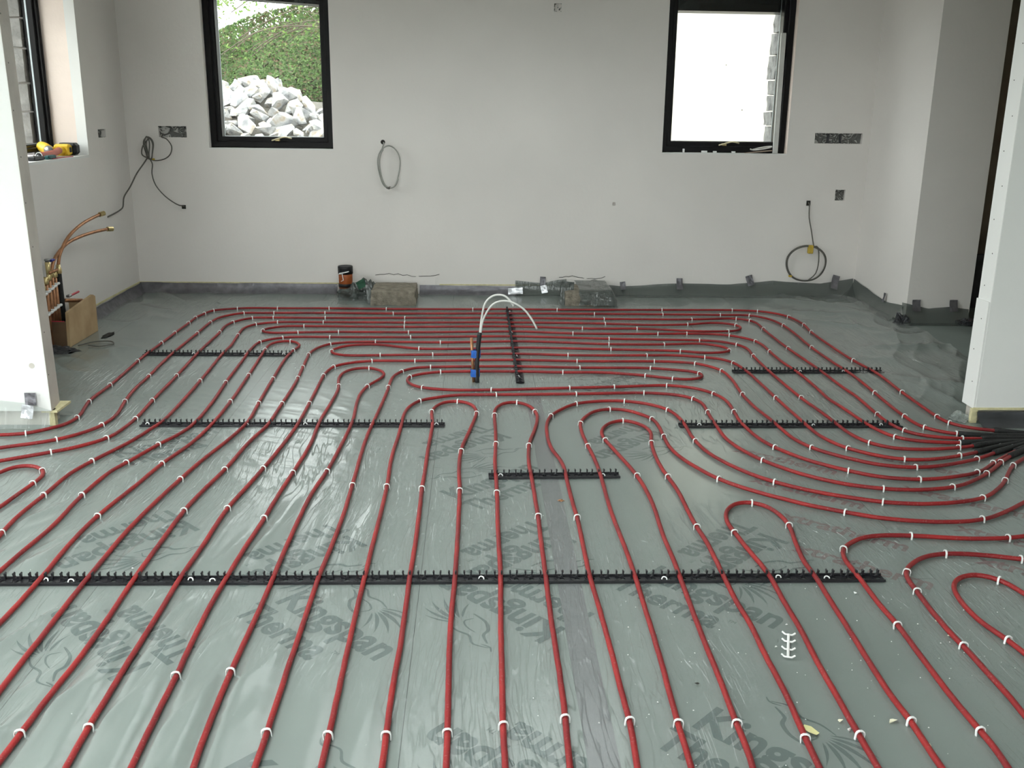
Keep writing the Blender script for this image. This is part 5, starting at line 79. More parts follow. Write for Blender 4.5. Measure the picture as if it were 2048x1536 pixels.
# staples: x, y, heading of the pipe there
STAPLES = {
 'p1': [(-2.077,4.393,0.47),(-1.936,4.631,1.56),(-1.978,4.897,1.68),(-1.980,5.207,1.58),(-2.002,5.726,1.61),(-2.002,6.186,1.56),(-2.003,6.476,1.57),(-1.998,6.786,1.56),(-1.998,6.956,1.51),(-1.974,7.103,1.35),(-1.938,7.217,0.93),(-1.781,7.300,0.30),(-1.484,7.315,-0.02),(-1.104,7.325,-0.00),(-0.674,7.312,-0.01),(-0.024,7.318,0.02),(0.615,7.317,-0.01),(1.415,7.329,0.01),(1.955,7.333,-0.08),(2.141,7.298,-0.37),(2.319,7.095,-1.29),(2.345,6.818,-1.61),(2.321,6.589,-1.63),(2.323,5.799,-1.50),(2.334,5.101,-1.60),(2.328,4.661,-1.53),(2.345,4.563,-1.14)],
 'p2': [(-1.903,4.304,0.70),(-1.774,4.515,1.35),(-1.798,4.901,1.72),(-1.832,5.389,1.61),(-1.854,6.469,1.57),(-1.855,6.808,1.51),(-1.698,7.134,0.40),(-1.479,7.144,0.03),(-1.109,7.153,0.00),(-0.610,7.144,0.00),(0.880,7.166,-0.01),(1.390,7.161,-0.01),(1.820,7.153,-0.02),(2.037,7.138,-0.44),(2.189,6.797,-1.48),(2.174,6.137,-1.58),(2.176,5.088,-1.62),(2.162,4.668,-1.54),(2.188,4.492,-1.10),(2.298,4.395,-0.38)],
 'p3': [(-1.859,4.136,0.60),(-1.685,4.324,1.13),(-1.650,4.611,1.57),(-1.664,4.920,1.61),(-1.680,5.400,1.61),(-1.714,6.500,1.61),(-1.700,6.817,1.22),(-1.599,6.962,0.50),(-1.451,6.977,0.01),(-1.081,6.977,0.01),(-0.511,6.990,0.02),(0.929,6.990,-0.02),(1.569,6.987,0.06),(1.906,7.018,-0.27),(1.992,6.954,-1.03),(2.011,6.678,-1.60),(2.011,6.108,-1.54),(2.036,4.699,-1.59),(2.067,4.443,-1.13),(2.294,4.323,-0.07)],
 'p4': [(-1.683,3.287,1.67),(-1.683,3.637,1.52),(-1.639,4.022,1.30),(-1.522,5.296,1.61),(-1.574,6.414,1.64),(-1.530,6.751,0.84),(-1.391,6.825,0.21),(-1.072,6.833,0.01),(-0.502,6.833,0.01),(0.917,6.828,-0.08),(1.504,6.816,0.21),(1.850,6.796,-1.06),(1.742,6.602,-2.96),(1.119,6.669,3.07),(0.739,6.670,3.06),(-0.497,6.692,-3.12),(-1.187,6.701,3.13),(-1.438,6.552,-1.36),(-1.196,6.506,0.12),(-0.927,6.527,0.03),(-0.457,6.526,0.02),(0.658,6.513,-0.08),(1.238,6.509,0.03),(1.438,6.520,0.03),(1.720,6.471,-0.53),(1.854,6.302,-1.26),(1.868,6.023,-1.59),(1.983,4.348,-0.91),(2.252,4.262,-0.02)],
 'p5': [(-1.535,3.637,1.55),(-1.488,4.002,1.29),(-1.424,4.234,1.27),(-1.374,5.262,1.62),(-1.389,6.220,1.23),(-1.269,6.348,0.43),(-0.962,6.373,-0.00),(-0.433,6.380,0.03),(0.883,6.356,-0.08),(1.482,6.321,-0.12),(1.703,6.205,-0.97),(1.730,5.903,-1.62),(1.739,4.994,-1.51),(1.828,4.264,-0.98),(2.215,4.196,0.24)],
 'p6': [(-1.402,3.432,1.49),(-1.333,3.988,1.42),(-1.262,4.903,1.59),(-1.283,5.413,1.62),(-1.312,6.012,1.60),(-1.197,6.250,-0.33),(-1.137,6.000,-1.70),(-1.132,5.340,-1.53),(-1.113,4.871,-1.52),(-1.205,3.808,-1.69)],
 'p7': [(-1.105,2.112,1.55),(-1.097,3.481,1.53),(-1.052,3.918,1.47),(-0.992,4.865,1.57),(-0.996,5.355,1.61),(-1.009,5.595,1.62),(-1.024,5.894,1.58),(-0.935,6.173,0.76),(-0.650,6.241,0.01),(-0.231,6.234,0.03),(0.863,6.204,-0.07),(1.223,6.203,0.06),(1.609,6.039,-2.04),(1.295,6.022,2.94),(0.857,6.061,3.07),(-0.359,6.063,2.94),(-0.895,5.984,-1.43),(-0.587,5.891,0.07),(-0.267,5.910,0.06),(0.570,5.907,-0.06),(1.060,5.908,0.02),(1.414,5.864,-0.32),(1.560,5.728,-1.24),(1.602,4.991,-1.55),(1.698,4.187,-0.95),(1.896,4.042,-0.24),(2.168,4.088,0.38),(2.420,4.209,0.42)],
 'p8': [(-0.950,2.133,1.59),(-0.940,3.503,1.51),(-0.895,3.930,1.47),(-0.855,4.868,1.58),(-0.861,5.408,1.54),(-0.832,5.605,1.16),(-0.625,5.747,0.19),(-0.366,5.753,0.03),(0.612,5.760,-0.03),(1.082,5.759,-0.03),(1.325,5.712,-0.54),(1.444,5.544,-1.32),(1.438,5.056,-1.60),(1.533,4.197,-1.08),(1.904,3.941,-0.01),(2.224,4.046,0.50),(2.471,4.197,0.51)],
 'p9': [(-0.802,2.361,1.59),(-0.783,3.410,1.52),(-0.762,3.879,1.52),(-0.748,5.198,1.69),(-0.622,5.581,-0.24),(-0.592,5.194,-1.82),(-0.623,3.896,-1.65),(-0.661,2.378,-1.57)],
 'p10': [(-0.509,2.106,1.57),(-0.498,3.736,1.58),(-0.475,5.175,1.57),(-0.427,5.507,1.06),(-0.266,5.609,0.12),(0.612,5.606,-0.04),(1.032,5.598,-0.15),(1.298,5.482,-1.19),(1.121,5.368,2.83),(0.976,5.434,2.76),(0.504,5.498,3.11),(-0.204,5.500,-2.93),(-0.373,5.387,-1.97),(-0.288,5.173,-0.52),(0.084,5.130,0.06),(0.512,5.172,0.10),(0.761,5.195,0.11),(1.059,5.226,-0.10),(1.285,5.066,-1.13),(1.313,4.742,-1.65),(1.364,4.199,-1.16),(1.594,3.902,-0.68),(1.858,3.799,-0.01),(2.144,3.880,0.53),(2.271,3.992,0.76)],
 'p11': [(-0.357,2.093,1.57),(-0.357,3.723,1.58),(-0.292,4.921,0.89),(0.108,5.039,0.03),(0.537,5.057,0.05),(0.907,5.078,-0.04),(1.153,4.970,-1.01),(1.177,4.735,-1.63),(1.260,4.031,-1.09),(1.662,3.697,-0.23),(1.958,3.712,0.34),(2.178,3.865,0.74),(2.311,4.001,0.80)],
 'p12': [(-0.217,2.090,1.58),(-0.215,3.701,1.57),(-0.220,4.731,1.54),(-0.094,4.913,-0.18),(0.003,4.704,-1.61),(-0.065,4.148,-1.63),(-0.063,3.678,-1.56),(-0.067,2.098,-1.56)],
 'p13': [(0.070,2.125,1.57),(0.085,3.655,1.57),(0.091,4.244,1.54),(0.093,4.674,1.56),(0.214,4.895,-0.33),(0.300,4.736,-1.43),(0.242,4.221,-1.67),(0.235,3.422,-1.57),(0.227,2.152,-1.59)],
 'p14': [(0.388,2.139,1.56),(0.381,3.409,1.58),(0.373,4.663,1.23),(0.520,4.874,0.62),(0.779,4.923,-0.20),(0.979,4.771,-1.12),(1.018,4.286,-1.49),(1.237,3.772,-0.79),(1.605,3.557,-0.27),(2.024,3.596,0.51),(2.215,3.784,0.92),(2.344,3.962,0.84)],
 'p15': [(0.509,2.127,1.56),(0.511,4.215,1.63),(0.509,4.544,1.41),(0.680,4.780,0.13),(0.872,4.619,-1.26),(0.882,4.350,-1.60),(1.013,3.805,-1.01),(1.418,3.456,-0.50),(1.918,3.385,0.35)],
 'p16': [(0.656,2.124,1.57),(0.676,3.843,1.68),(0.601,4.296,1.71),(0.722,4.590,-0.03),(0.808,4.259,-1.70),(0.804,3.830,-1.49),(0.815,3.320,-1.53),(0.811,2.061,-1.61)],
 'p17': [(0.948,2.072,1.55),(0.943,3.269,1.65),(1.080,3.550,-0.29),(1.161,3.331,-1.64),(1.101,2.126,-1.57)],
 'p18': [(1.928,3.219,-3.00),(1.580,3.240,3.04),(1.293,3.127,-2.08),(1.266,2.602,-1.57),(1.259,2.083,-1.54)],
 'p19': [(1.882,3.046,2.86),(1.637,3.089,-3.04),(1.440,2.950,-2.01),(1.417,2.813,-1.64),(1.408,2.483,-1.55)],
 'p20': [(1.725,2.890,2.21),(1.555,2.514,-1.36)],
 'p21': [(-1.798,3.907,-1.00),(-1.776,3.762,-1.65)],
}
# ------------------------------------------------------------------ materials
def nodes(m):
    m.use_nodes = True; nt = m.node_tree; return nt, nt.nodes['Principled BSDF']
def N(nt, t, **kw):
    n = nt.nodes.new(t)
    for k, v in kw.items():
        if k.startswith('i_'): n.inputs[k[2:]].default_value = v
        else: setattr(n, k, v)
    return n
def rgba(c): return (c[0], c[1], c[2], 1)
def mat(name, c, rough=.6, metal=0.0, var=.12, scale=8.0, bump=0.0, bscale=60.0, spec=.5, c2=None, detail=5.0):
    """procedural surface: colour varied by noise, optional fine relief"""
    m = bpy.data.materials.new(name); nt, b = nodes(m); L = nt.links
    tc = N(nt, 'ShaderNodeTexCoord')
    if var > 0 or c2:
        nz = N(nt, 'ShaderNodeTexNoise', i_Scale=scale, i_Detail=detail); L.new(tc.outputs['Object'], nz.inputs['Vector'])
        r = N(nt, 'ShaderNodeValToRGB'); r.color_ramp.elements[0].position = .3; r.color_ramp.elements[1].position = .7
        d = c2 if c2 else tuple(min(1, x * (1 + var)) for x in c)
        a = c if c2 else tuple(x * (1 - var) for x in c)
        r.color_ramp.elements[0].color = rgba(a); r.color_ramp.elements[1].color = rgba(d)
        L.new(nz.outputs['Fac'], r.inputs['Fac']); L.new(r.outputs['Color'], b.inputs['Base Color'])
    else: b.inputs['Base Color'].default_value = rgba(c)
    b.inputs['Roughness'].default_value = rough; b.inputs['Metallic'].default_value = metal
    b.inputs['Specular IOR Level'].default_value = spec
    if bump > 0:
        n2 = N(nt, 'ShaderNodeTexNoise', i_Scale=bscale, i_Detail=6.0); L.new(tc.outputs['Object'], n2.inputs['Vector'])
        bp = N(nt, 'ShaderNodeBump', i_Strength=bump, i_Distance=.01); L.new(n2.outputs['Fac'], bp.inputs['Height']); L.new(bp.outputs['Normal'], b.inputs['Normal'])
    return m
M = {}
M['plaster'] = mat('wall_plaster', (.80, .765, .735), .88, var=.035, scale=1.3, bump=.10, bscale=35)
M['plaster_white'] = mat('skimmed_board', (.80, .80, .78), .8, var=.025, scale=1.6, bump=.05, bscale=40)
M['plaster_edge'] = mat('board_edge', (.56, .52, .47), .9, var=.10, scale=5, bump=.2, bscale=60)
M['pink'] = mat('pink_plaster', (.86, .74, .67), .9, var=.06, scale=4, bump=.1)
M['yellow_edge'] = mat('insulated_board_edge', (.66, .60, .36), .9, var=.15, scale=30, bump=.4)
M['frame'] = mat('black_window_frame', (.0045, .004, .0045), .40, var=.2, scale=20, spec=.22)
M['alu'] = mat('aluminium_bead', (.42, .46, .48), .4, metal=.6, var=.06)
M['brass'] = mat('brass', (.62, .50, .25), .32, metal=.9, var=.1, scale=30)
M['handle'] = mat('cream_metal_handle', (.66, .58, .38), .35, metal=.5, var=.1, scale=40)
M['black'] = mat('black_plastic', (.010, .010, .012), .5, var=.25, scale=60, bump=.1)
M['rail'] = mat('black_rail_plastic', (.012, .012, .015), .42, var=.3, scale=40, bump=.12, bscale=120)
M['sleeve'] = mat('black_foam_sleeve', (.010, .010, .010), .75, var=.25, scale=60, bump=.3, bscale=150)
M['white_clip'] = mat('white_nylon', (.86, .87, .86), .45, var=.04, scale=80)
M['concrete'] = mat('rough_concrete', (.17, .148, .115), .95, c2=(.33, .295, .235), scale=22, bump=.9, bscale=90)
M['wood'] = mat('plywood', (.40, .27, .14), .8, c2=(.52, .37, .21), scale=7, bump=.1)
M['wood_shaded'] = mat('shaded_plywood', (.15, .09, .05), .85, var=.25, scale=9)  # darker brown puts the end board's shade into the colour
M['copper'] = mat('copper', (.42, .21, .11), .45, metal=.75, var=.22, scale=30)
M['cable'] = mat('grey_cable', (.34, .34, .31), .6, var=.1, scale=20)
M['cable_dark'] = mat('dark_grey_cable', (.12, .115, .10), .6, var=.1, scale=20)
M['white_cable'] = mat('white_cable', (.66, .66, .63), .5, var=.06, scale=20)
M['blue'] = mat('blue_tape', (.02, .12, .48), .4, var=.2, scale=60, bump=.3)
M['red_lever'] = mat('red_lever', (.45, .02, .05), .4, var=.1)
M['blue_lever'] = mat('blue_lever', (.02, .03, .30), .4, var=.1)
M['yellow'] = mat('yellow_tool_plastic', (.78, .50, .03), .45, var=.08, scale=20)
M['redhose'] = mat('salmon_red_plastic', (.50, .12, .08), .5, var=.12, scale=18)
M['teal'] = mat('teal_plastic', (.01, .09, .09), .5, var=.1)
M['grey_metal'] = mat('grey_metal', (.30, .30, .30), .4, metal=.7, var=.1)
M['orange'] = mat('orange_drain_plastic', (.40, .105, .022), .5, c2=(.30, .065, .015), scale=14)
M['card'] = mat('brown_card', (.42, .32, .25), .9, var=.1)
M['yellowtape'] = mat('yellow_tape', (.55, .38, .05), .6, var=.1)
M['green'] = mat('dark_green_print', (.012, .07, .035), .7, var=.2)
M['board'] = mat('foil_faced_insulation', (.188, .224, .208), .55, c2=(.214, .252, .235), scale=3.5, bump=.05, bscale=40)
M['slab'] = mat('concrete_slab', (.12, .12, .11), .95, var=.2)
M['print'] = mat('dark_green_ink', (.005, .046, .042), .6, var=.08, scale=30)
M['print_red'] = mat('faded_red_ink', (.15, .055, .06), .6, var=.12, scale=30)
M['ceiling'] = mat('ceiling_paint', (.76, .76, .74), .9, var=.02)
M['brown_door'] = mat('dark_brown_timber', (.34, .29, .22), .7, var=.25, scale=3)
M['lead'] = mat('lead_grey', (.05, .05, .055), .8, var=.3, scale=12)
M['tile_grey'] = mat('damp_membrane', (.035, .036, .040), .38, var=.35, scale=9, bump=.35, bscale=14)
M['ground'] = mat('muddy_ground', (.20, .18, .15), .95, c2=(.32, .30, .26), scale=1.5, bump=.8, bscale=9)
M['render'] = mat('cream_render', (.48, .458, .385), .9, c2=(.52, .50, .44), scale=1.1, bump=.1)
M['stone'] = mat('split_grey_stone', (.11, .11, .11), .95, c2=(.26, .26, .25), scale=9, bump=.8, bscale=30)
M['twig'] = mat('dry_twig', (.10, .082, .06), .9, var=.25, scale=20)
M['leaf_pale'] = mat('pale_leaf', (.75, .70, .35), .7, var=.1)
M['crumb'] = mat('foam_crumb', (.80, .76, .58), .9, var=.08, scale=60)
M['white_bit'] = mat('white_plastic_scrap', (.85, .85, .83), .5, var=.04)
M['dark_bit'] = mat('dark_grit', (.03, .03, .025), .9, var=.3)

def m_pipe():
    m = bpy.data.materials.new('red_pipe_plastic'); nt, b = nodes(m); L = nt.links
    tc = N(nt, 'ShaderNodeTexCoord')
    n1 = N(nt, 'ShaderNodeTexNoise', i_Scale=6.0, i_Detail=4.0); L.new(tc.outputs['Object'], n1.inputs['Vector'])
    r1 = N(nt, 'ShaderNodeValToRGB'); r1.color_ramp.elements[0].color = (.205, .016, .019, 1); r1.color_ramp.elements[1].color = (.32, .022, .022, 1)
    r1.color_ramp.elements[0].position = .35; r1.color_ramp.elements[1].position = .65
    L.new(n1.outputs['Fac'], r1.inputs['Fac'])
    n2 = N(nt, 'ShaderNodeTexNoise', i_Scale=150.0, i_Detail=3.0); L.new(tc.outputs['Object'], n2.inputs['Vector'])
    r2 = N(nt, 'ShaderNodeValToRGB'); r2.color_ramp.elements[0].position = .60; r2.color_ramp.elements[1].position = .72
    r2.color_ramp.elements[1].color = (.55, .55, .55, 1)
    L.new(n2.outputs['Fac'], r2.inputs['Fac'])
    mx = N(nt, 'ShaderNodeMixRGB'); mx.inputs[2].default_value = (.36, .17, .15, 1)
    L.new(r2.outputs['Color'], mx.inputs[0]); L.new(r1.outputs['Color'], mx.inputs[1]); L.new(mx.outputs[0], b.inputs['Base Color'])
    b.inputs['Roughness'].default_value = .45; b.inputs['Specular IOR Level'].default_value = .3
    return m
M['pipe'] = m_pipe()

def schlick(nt, r0):
    # same reflectance from either side of a thin film
    lw = N(nt, 'ShaderNodeLayerWeight'); p = N(nt, 'ShaderNodeMath', operation='POWER'); p.inputs[1].default_value = 5.0
    nt.links.new(lw.outputs['Facing'], p.inputs[0]); lw.inputs['Blend'].default_value = .5
    a = N(nt, 'ShaderNodeMath', operation='MULTIPLY_ADD'); a.inputs[1].default_value = 1 - r0; a.inputs[2].default_value = r0
    nt.links.new(p.outputs[0], a.inputs[0]); return a
def m_sheet(name, milk, clear, tint, streak=.55, folds=.5):
    """clear polythene: mostly see-through, a little milky, glossy and creased"""
    m = bpy.data.materials.new(name); m.use_nodes = True; nt = m.node_tree; L = nt.links
    nt.nodes.remove(nt.nodes['Principled BSDF']); out = nt.nodes['Material Output']
    tc = N(nt, 'ShaderNodeTexCoord')
    def streaks(rot, sc, seed, mlow):
        mp = N(nt, 'ShaderNodeMapping'); mp.inputs['Rotation'].default_value = (0, 0, rot); mp.inputs['Scale'].default_value = (sc, sc * .10, 1); mp.inputs['Location'].default_value = (seed, seed * 2, 0)
        dn = N(nt, 'ShaderNodeTexNoise', i_Scale=1.2, i_Detail=0.0); L.new(tc.outputs['Object'], dn.inputs['Vector'])
        va = N(nt, 'ShaderNodeVectorMath', operation='MULTIPLY_ADD'); va.inputs[1].default_value = (.14, .14, 0)
        L.new(dn.outputs['Color'], va.inputs[0]); L.new(tc.outputs['Object'], va.inputs[2]); L.new(va.outputs[0], mp.inputs['Vector'])
        nz = N(nt, 'ShaderNodeTexNoise', i_Scale=1.0, i_Detail=1.0); L.new(mp.outputs[0], nz.inputs['Vector'])
        r = N(nt, 'ShaderNodeValToRGB'); e = r.color_ramp.elements; e[0].position = .47; e[0].color = (0, 0, 0, 1); e[1].position = .53; e[1].color = (0, 0, 0, 1)
        k = r.color_ramp.elements.new(.50); k.color = (1, 1, 1, 1)
        L.new(nz.outputs['Fac'], r.inputs['Fac'])
        ms = N(nt, 'ShaderNodeTexNoise', i_Scale=mlow, i_Detail=0.0); mp2 = N(nt, 'ShaderNodeMapping'); mp2.inputs['Location'].default_value = (seed * 3, 1, 0)
        L.new(tc.outputs['Object'], mp2.inputs['Vector']); L.new(mp2.outputs[0], ms.inputs['Vector'])
        r2 = N(nt, 'ShaderNodeValToRGB'); r2.color_ramp.elements[0].position = .44; r2.color_ramp.elements[1].position = .64; L.new(ms.outputs['Fac'], r2.inputs['Fac'])
        mu = N(nt, 'ShaderNodeMath', operation='MULTIPLY'); L.new(r.outputs['Color'], mu.inputs[0]); L.new(r2.outputs['Color'], mu.inputs[1])
        return mu.outputs[0]
    a = streaks(math.radians(-30), 36, 3.1, .9); b_ = streaks(math.radians(84), 34, 7.7, .9)
    s2 = N(nt, 'ShaderNodeMath', operation='ADD'); L.new(a, s2.inputs[0]); L.new(b_, s2.inputs[1])
    lo = N(nt, 'ShaderNodeTexNoise', i_Scale=9.0, i_Detail=1.0); L.new(tc.outputs['Object'], lo.inputs['Vector'])
    s3 = N(nt, 'ShaderNodeMath', operation='MULTIPLY_ADD'); s3.inputs[1].default_value = folds; L.new(lo.outputs['Fac'], s3.inputs[0]); L.new(s2.outputs[0], s3.inputs[2])
    bp = N(nt, 'ShaderNodeBump', i_Strength=streak, i_Distance=.004); L.new(s3.outputs[0], bp.inputs['Height'])
    tr = N(nt, 'ShaderNodeBsdfTransparent'); tr.inputs[0].default_value = rgba(clear)
    df = N(nt, 'ShaderNodeBsdfDiffuse'); df.inputs[0].default_value = rgba(tint)
    gl = N(nt, 'ShaderNodeBsdfGlossy'); gl.inputs['Roughness'].default_value = .24; L.new(bp.outputs[0], gl.inputs['Normal'])
    fr = schlick(nt, .06)
    m1 = N(nt, 'ShaderNodeMixShader'); m1.inputs[0].default_value = milk; L.new(tr.outputs[0], m1.inputs[1]); L.new(df.outputs[0], m1.inputs[2])
    m2 = N(nt, 'ShaderNodeMixShader'); L.new(fr.outputs[0], m2.inputs[0]); L.new(m1.outputs[0], m2.inputs[1]); L.new(gl.outputs[0], m2.inputs[2])
    L.new(m2.outputs[0], out.inputs['Surface'])
    return m
M['sheet'] = m_sheet('clear_polythene', .23, (.95, .97, .96), (.54, .585, .565), .55, .35)
M['sheet_up'] = m_sheet('layered_polythene', .62, (.60, .64, .62), (.115, .130, .122), .7, 1.5)
def m_tape(name, c, rough):
    return mat(name, c, rough, metal=.55, var=.25, scale=16, bump=.5, bscale=18)
M['tape'] = m_tape('grey_duct_tape', (.17, .165, .18), .42)
M['tape_silver'] = m_tape('silver_foil_tape', (.62, .63, .66), .28)
M['joint_tape'] = mat('purple_grey_tape', (.100, .096, .110), .55, var=.10, scale=12, bump=.15, bscale=30)

def m_glass():
    m = bpy.data.materials.new('window_glass'); m.use_nodes = True; nt = m.node_tree; L = nt.links
    nt.nodes.remove(nt.nodes['Principled BSDF']); out = nt.nodes['Material Output']
    tr = N(nt, 'ShaderNodeBsdfTransparent'); tr.inputs[0].default_value = (.93, .96, .95, 1)
    gl = N(nt, 'ShaderNodeBsdfGlossy'); gl.inputs['Roughness'].default_value = .02
    fr = schlick(nt, .04)
    mx = N(nt, 'ShaderNodeMixShader'); L.new(fr.outputs[0], mx.inputs[0]); L.new(tr.outputs[0], mx.inputs[1]); L.new(gl.outputs[0], mx.inputs[2]); L.new(mx.outputs[0], out.inputs['Surface'])
    return m
M['glass'] = m_glass()

def m_island(name, cols, rough=.7, trans=0.0):
    """colour picked per loose piece (leaf, rock facet group)"""
    m = bpy.data.materials.new(name); nt, b = nodes(m); L = nt.links
    g = N(nt, 'ShaderNodeNewGeometry'); r = N(nt, 'ShaderNodeValToRGB'); r.color_ramp.interpolation = 'CONSTANT'
    e = r.color_ramp.elements; e[0].color = rgba(cols[0]); e[1].position = 1 / len(cols); e[1].color = rgba(cols[1])
    for i, c in enumerate(cols[2:], 2): k = e.new(i / len(cols)); k.color = rgba(c)
    L.new(g.outputs['Random Per Island'], r.inputs['Fac']); L.new(r.outputs['Color'], b.inputs['Base Color'])
    b.inputs['Roughness'].default_value = rough; b.inputs['Specular IOR Level'].default_value = .25
    if trans:
        b.inputs['Subsurface Weight'].default_value = 0
        t = N(nt, 'ShaderNodeBsdfTranslucent'); L.new(r.outputs['Color'], t.inputs[0])
        mx = N(nt, 'ShaderNodeMixShader'); mx.inputs[0].default_value = trans; L.new(b.outputs[0], mx.inputs[1]); L.new(t.outputs[0], mx.inputs[2]); L.new(mx.outputs[0], nt.nodes['Material Output'].inputs['Surface'])
    return m
M['ivy'] = m_island('bramble_leaves', [(.065, .110, .036), (.085, .150, .045), (.12, .195, .063), (.055, .085, .036), (.155, .225, .085), (.085, .12, .05), (.155, .112, .070), (.105, .175, .056), (.135, .12, .075), (.078, .132, .05)], trans=.3)
M['leaf_light'] = m_island('young_tree_leaves', [(.15, .24, .06), (.11, .19, .05), (.20, .27, .09)], trans=.4)
def m_rock():
    m = bpy.data.materials.new('white_limestone'); nt, b = nodes(m); L = nt.links
    tc = N(nt, 'ShaderNodeTexCoord'); oi = N(nt, 'ShaderNodeObjectInfo')
    nz = N(nt, 'ShaderNodeTexNoise', i_Scale=1.1, i_Detail=3.0); L.new(tc.outputs['Object'], nz.inputs['Vector'])
    r = N(nt, 'ShaderNodeValToRGB'); e = r.color_ramp.elements; e[0].position = .30; e[0].color = (.27, .20, .12, 1); e[1].position = .50; e[1].color = (.38, .38, .37, 1)
    k = e.new(.68); k.color = (.19, .195, .205, 1)
    L.new(nz.outputs['Fac'], r.inputs['Fac'])
    hv = N(nt, 'ShaderNodeHueSaturation'); mr = N(nt, 'ShaderNodeMapRange'); mr.inputs['To Min'].default_value = .8; mr.inputs['To Max'].default_value = 1.2
    L.new(oi.outputs['Random'], mr.inputs['Value']); L.new(mr.outputs[0], hv.inputs['Value']); L.new(r.outputs['Color'], hv.inputs['Color']); L.new(hv.outputs['Color'], b.inputs['Base Color'])
    n2 = N(nt, 'ShaderNodeTexNoise', i_Scale=5.0, i_Detail=6.0); L.new(tc.outputs['Object'], n2.inputs['Vector'])
    bp = N(nt, 'ShaderNodeBump', i_Strength=.6, i_Distance=.02); L.new(n2.outputs['Fac'], bp.inputs['Height']); L.new(bp.outputs[0], b.inputs['Normal'])
    b.inputs['Roughness'].default_value = .9
    return m
M['rock'] = m_rock()
def m_swirl():
    m = bpy.data.materials.new('swirled_adhesive'); nt, b = nodes(m); L = nt.links
    tc = N(nt, 'ShaderNodeTexCoord')
    w = N(nt, 'ShaderNodeTexNoise', i_Scale=9.0, i_Detail=1.0, i_Distortion=2.6); L.new(tc.outputs['Object'], w.inputs['Vector'])
    mu = N(nt, 'ShaderNodeMath', operation='MULTIPLY'); mu.inputs[1].default_value = 22.0; L.new(w.outputs['Fac'], mu.inputs[0])
    sn = N(nt, 'ShaderNodeMath', operation='SINE'); L.new(mu.outputs[0], sn.inputs[0])
    r = N(nt, 'ShaderNodeValToRGB'); r.color_ramp.elements[0].position = .1; r.color_ramp.elements[0].color = (.16, .16, .15, 1); r.color_ramp.elements[1].position = .8; r.color_ramp.elements[1].color = (.50, .50, .48, 1)
    L.new(sn.outputs[0], r.inputs['Fac']); L.new(r.outputs['Color'], b.inputs['Base Color'])
    bp = N(nt, 'ShaderNodeBump', i_Strength=.8, i_Distance=.006); L.new(sn.outputs[0], bp.inputs['Height']); L.new(bp.outputs[0], b.inputs['Normal'])
    b.inputs['Roughness'].default_value = .9
    return m
M['swirl'] = m_swirl()

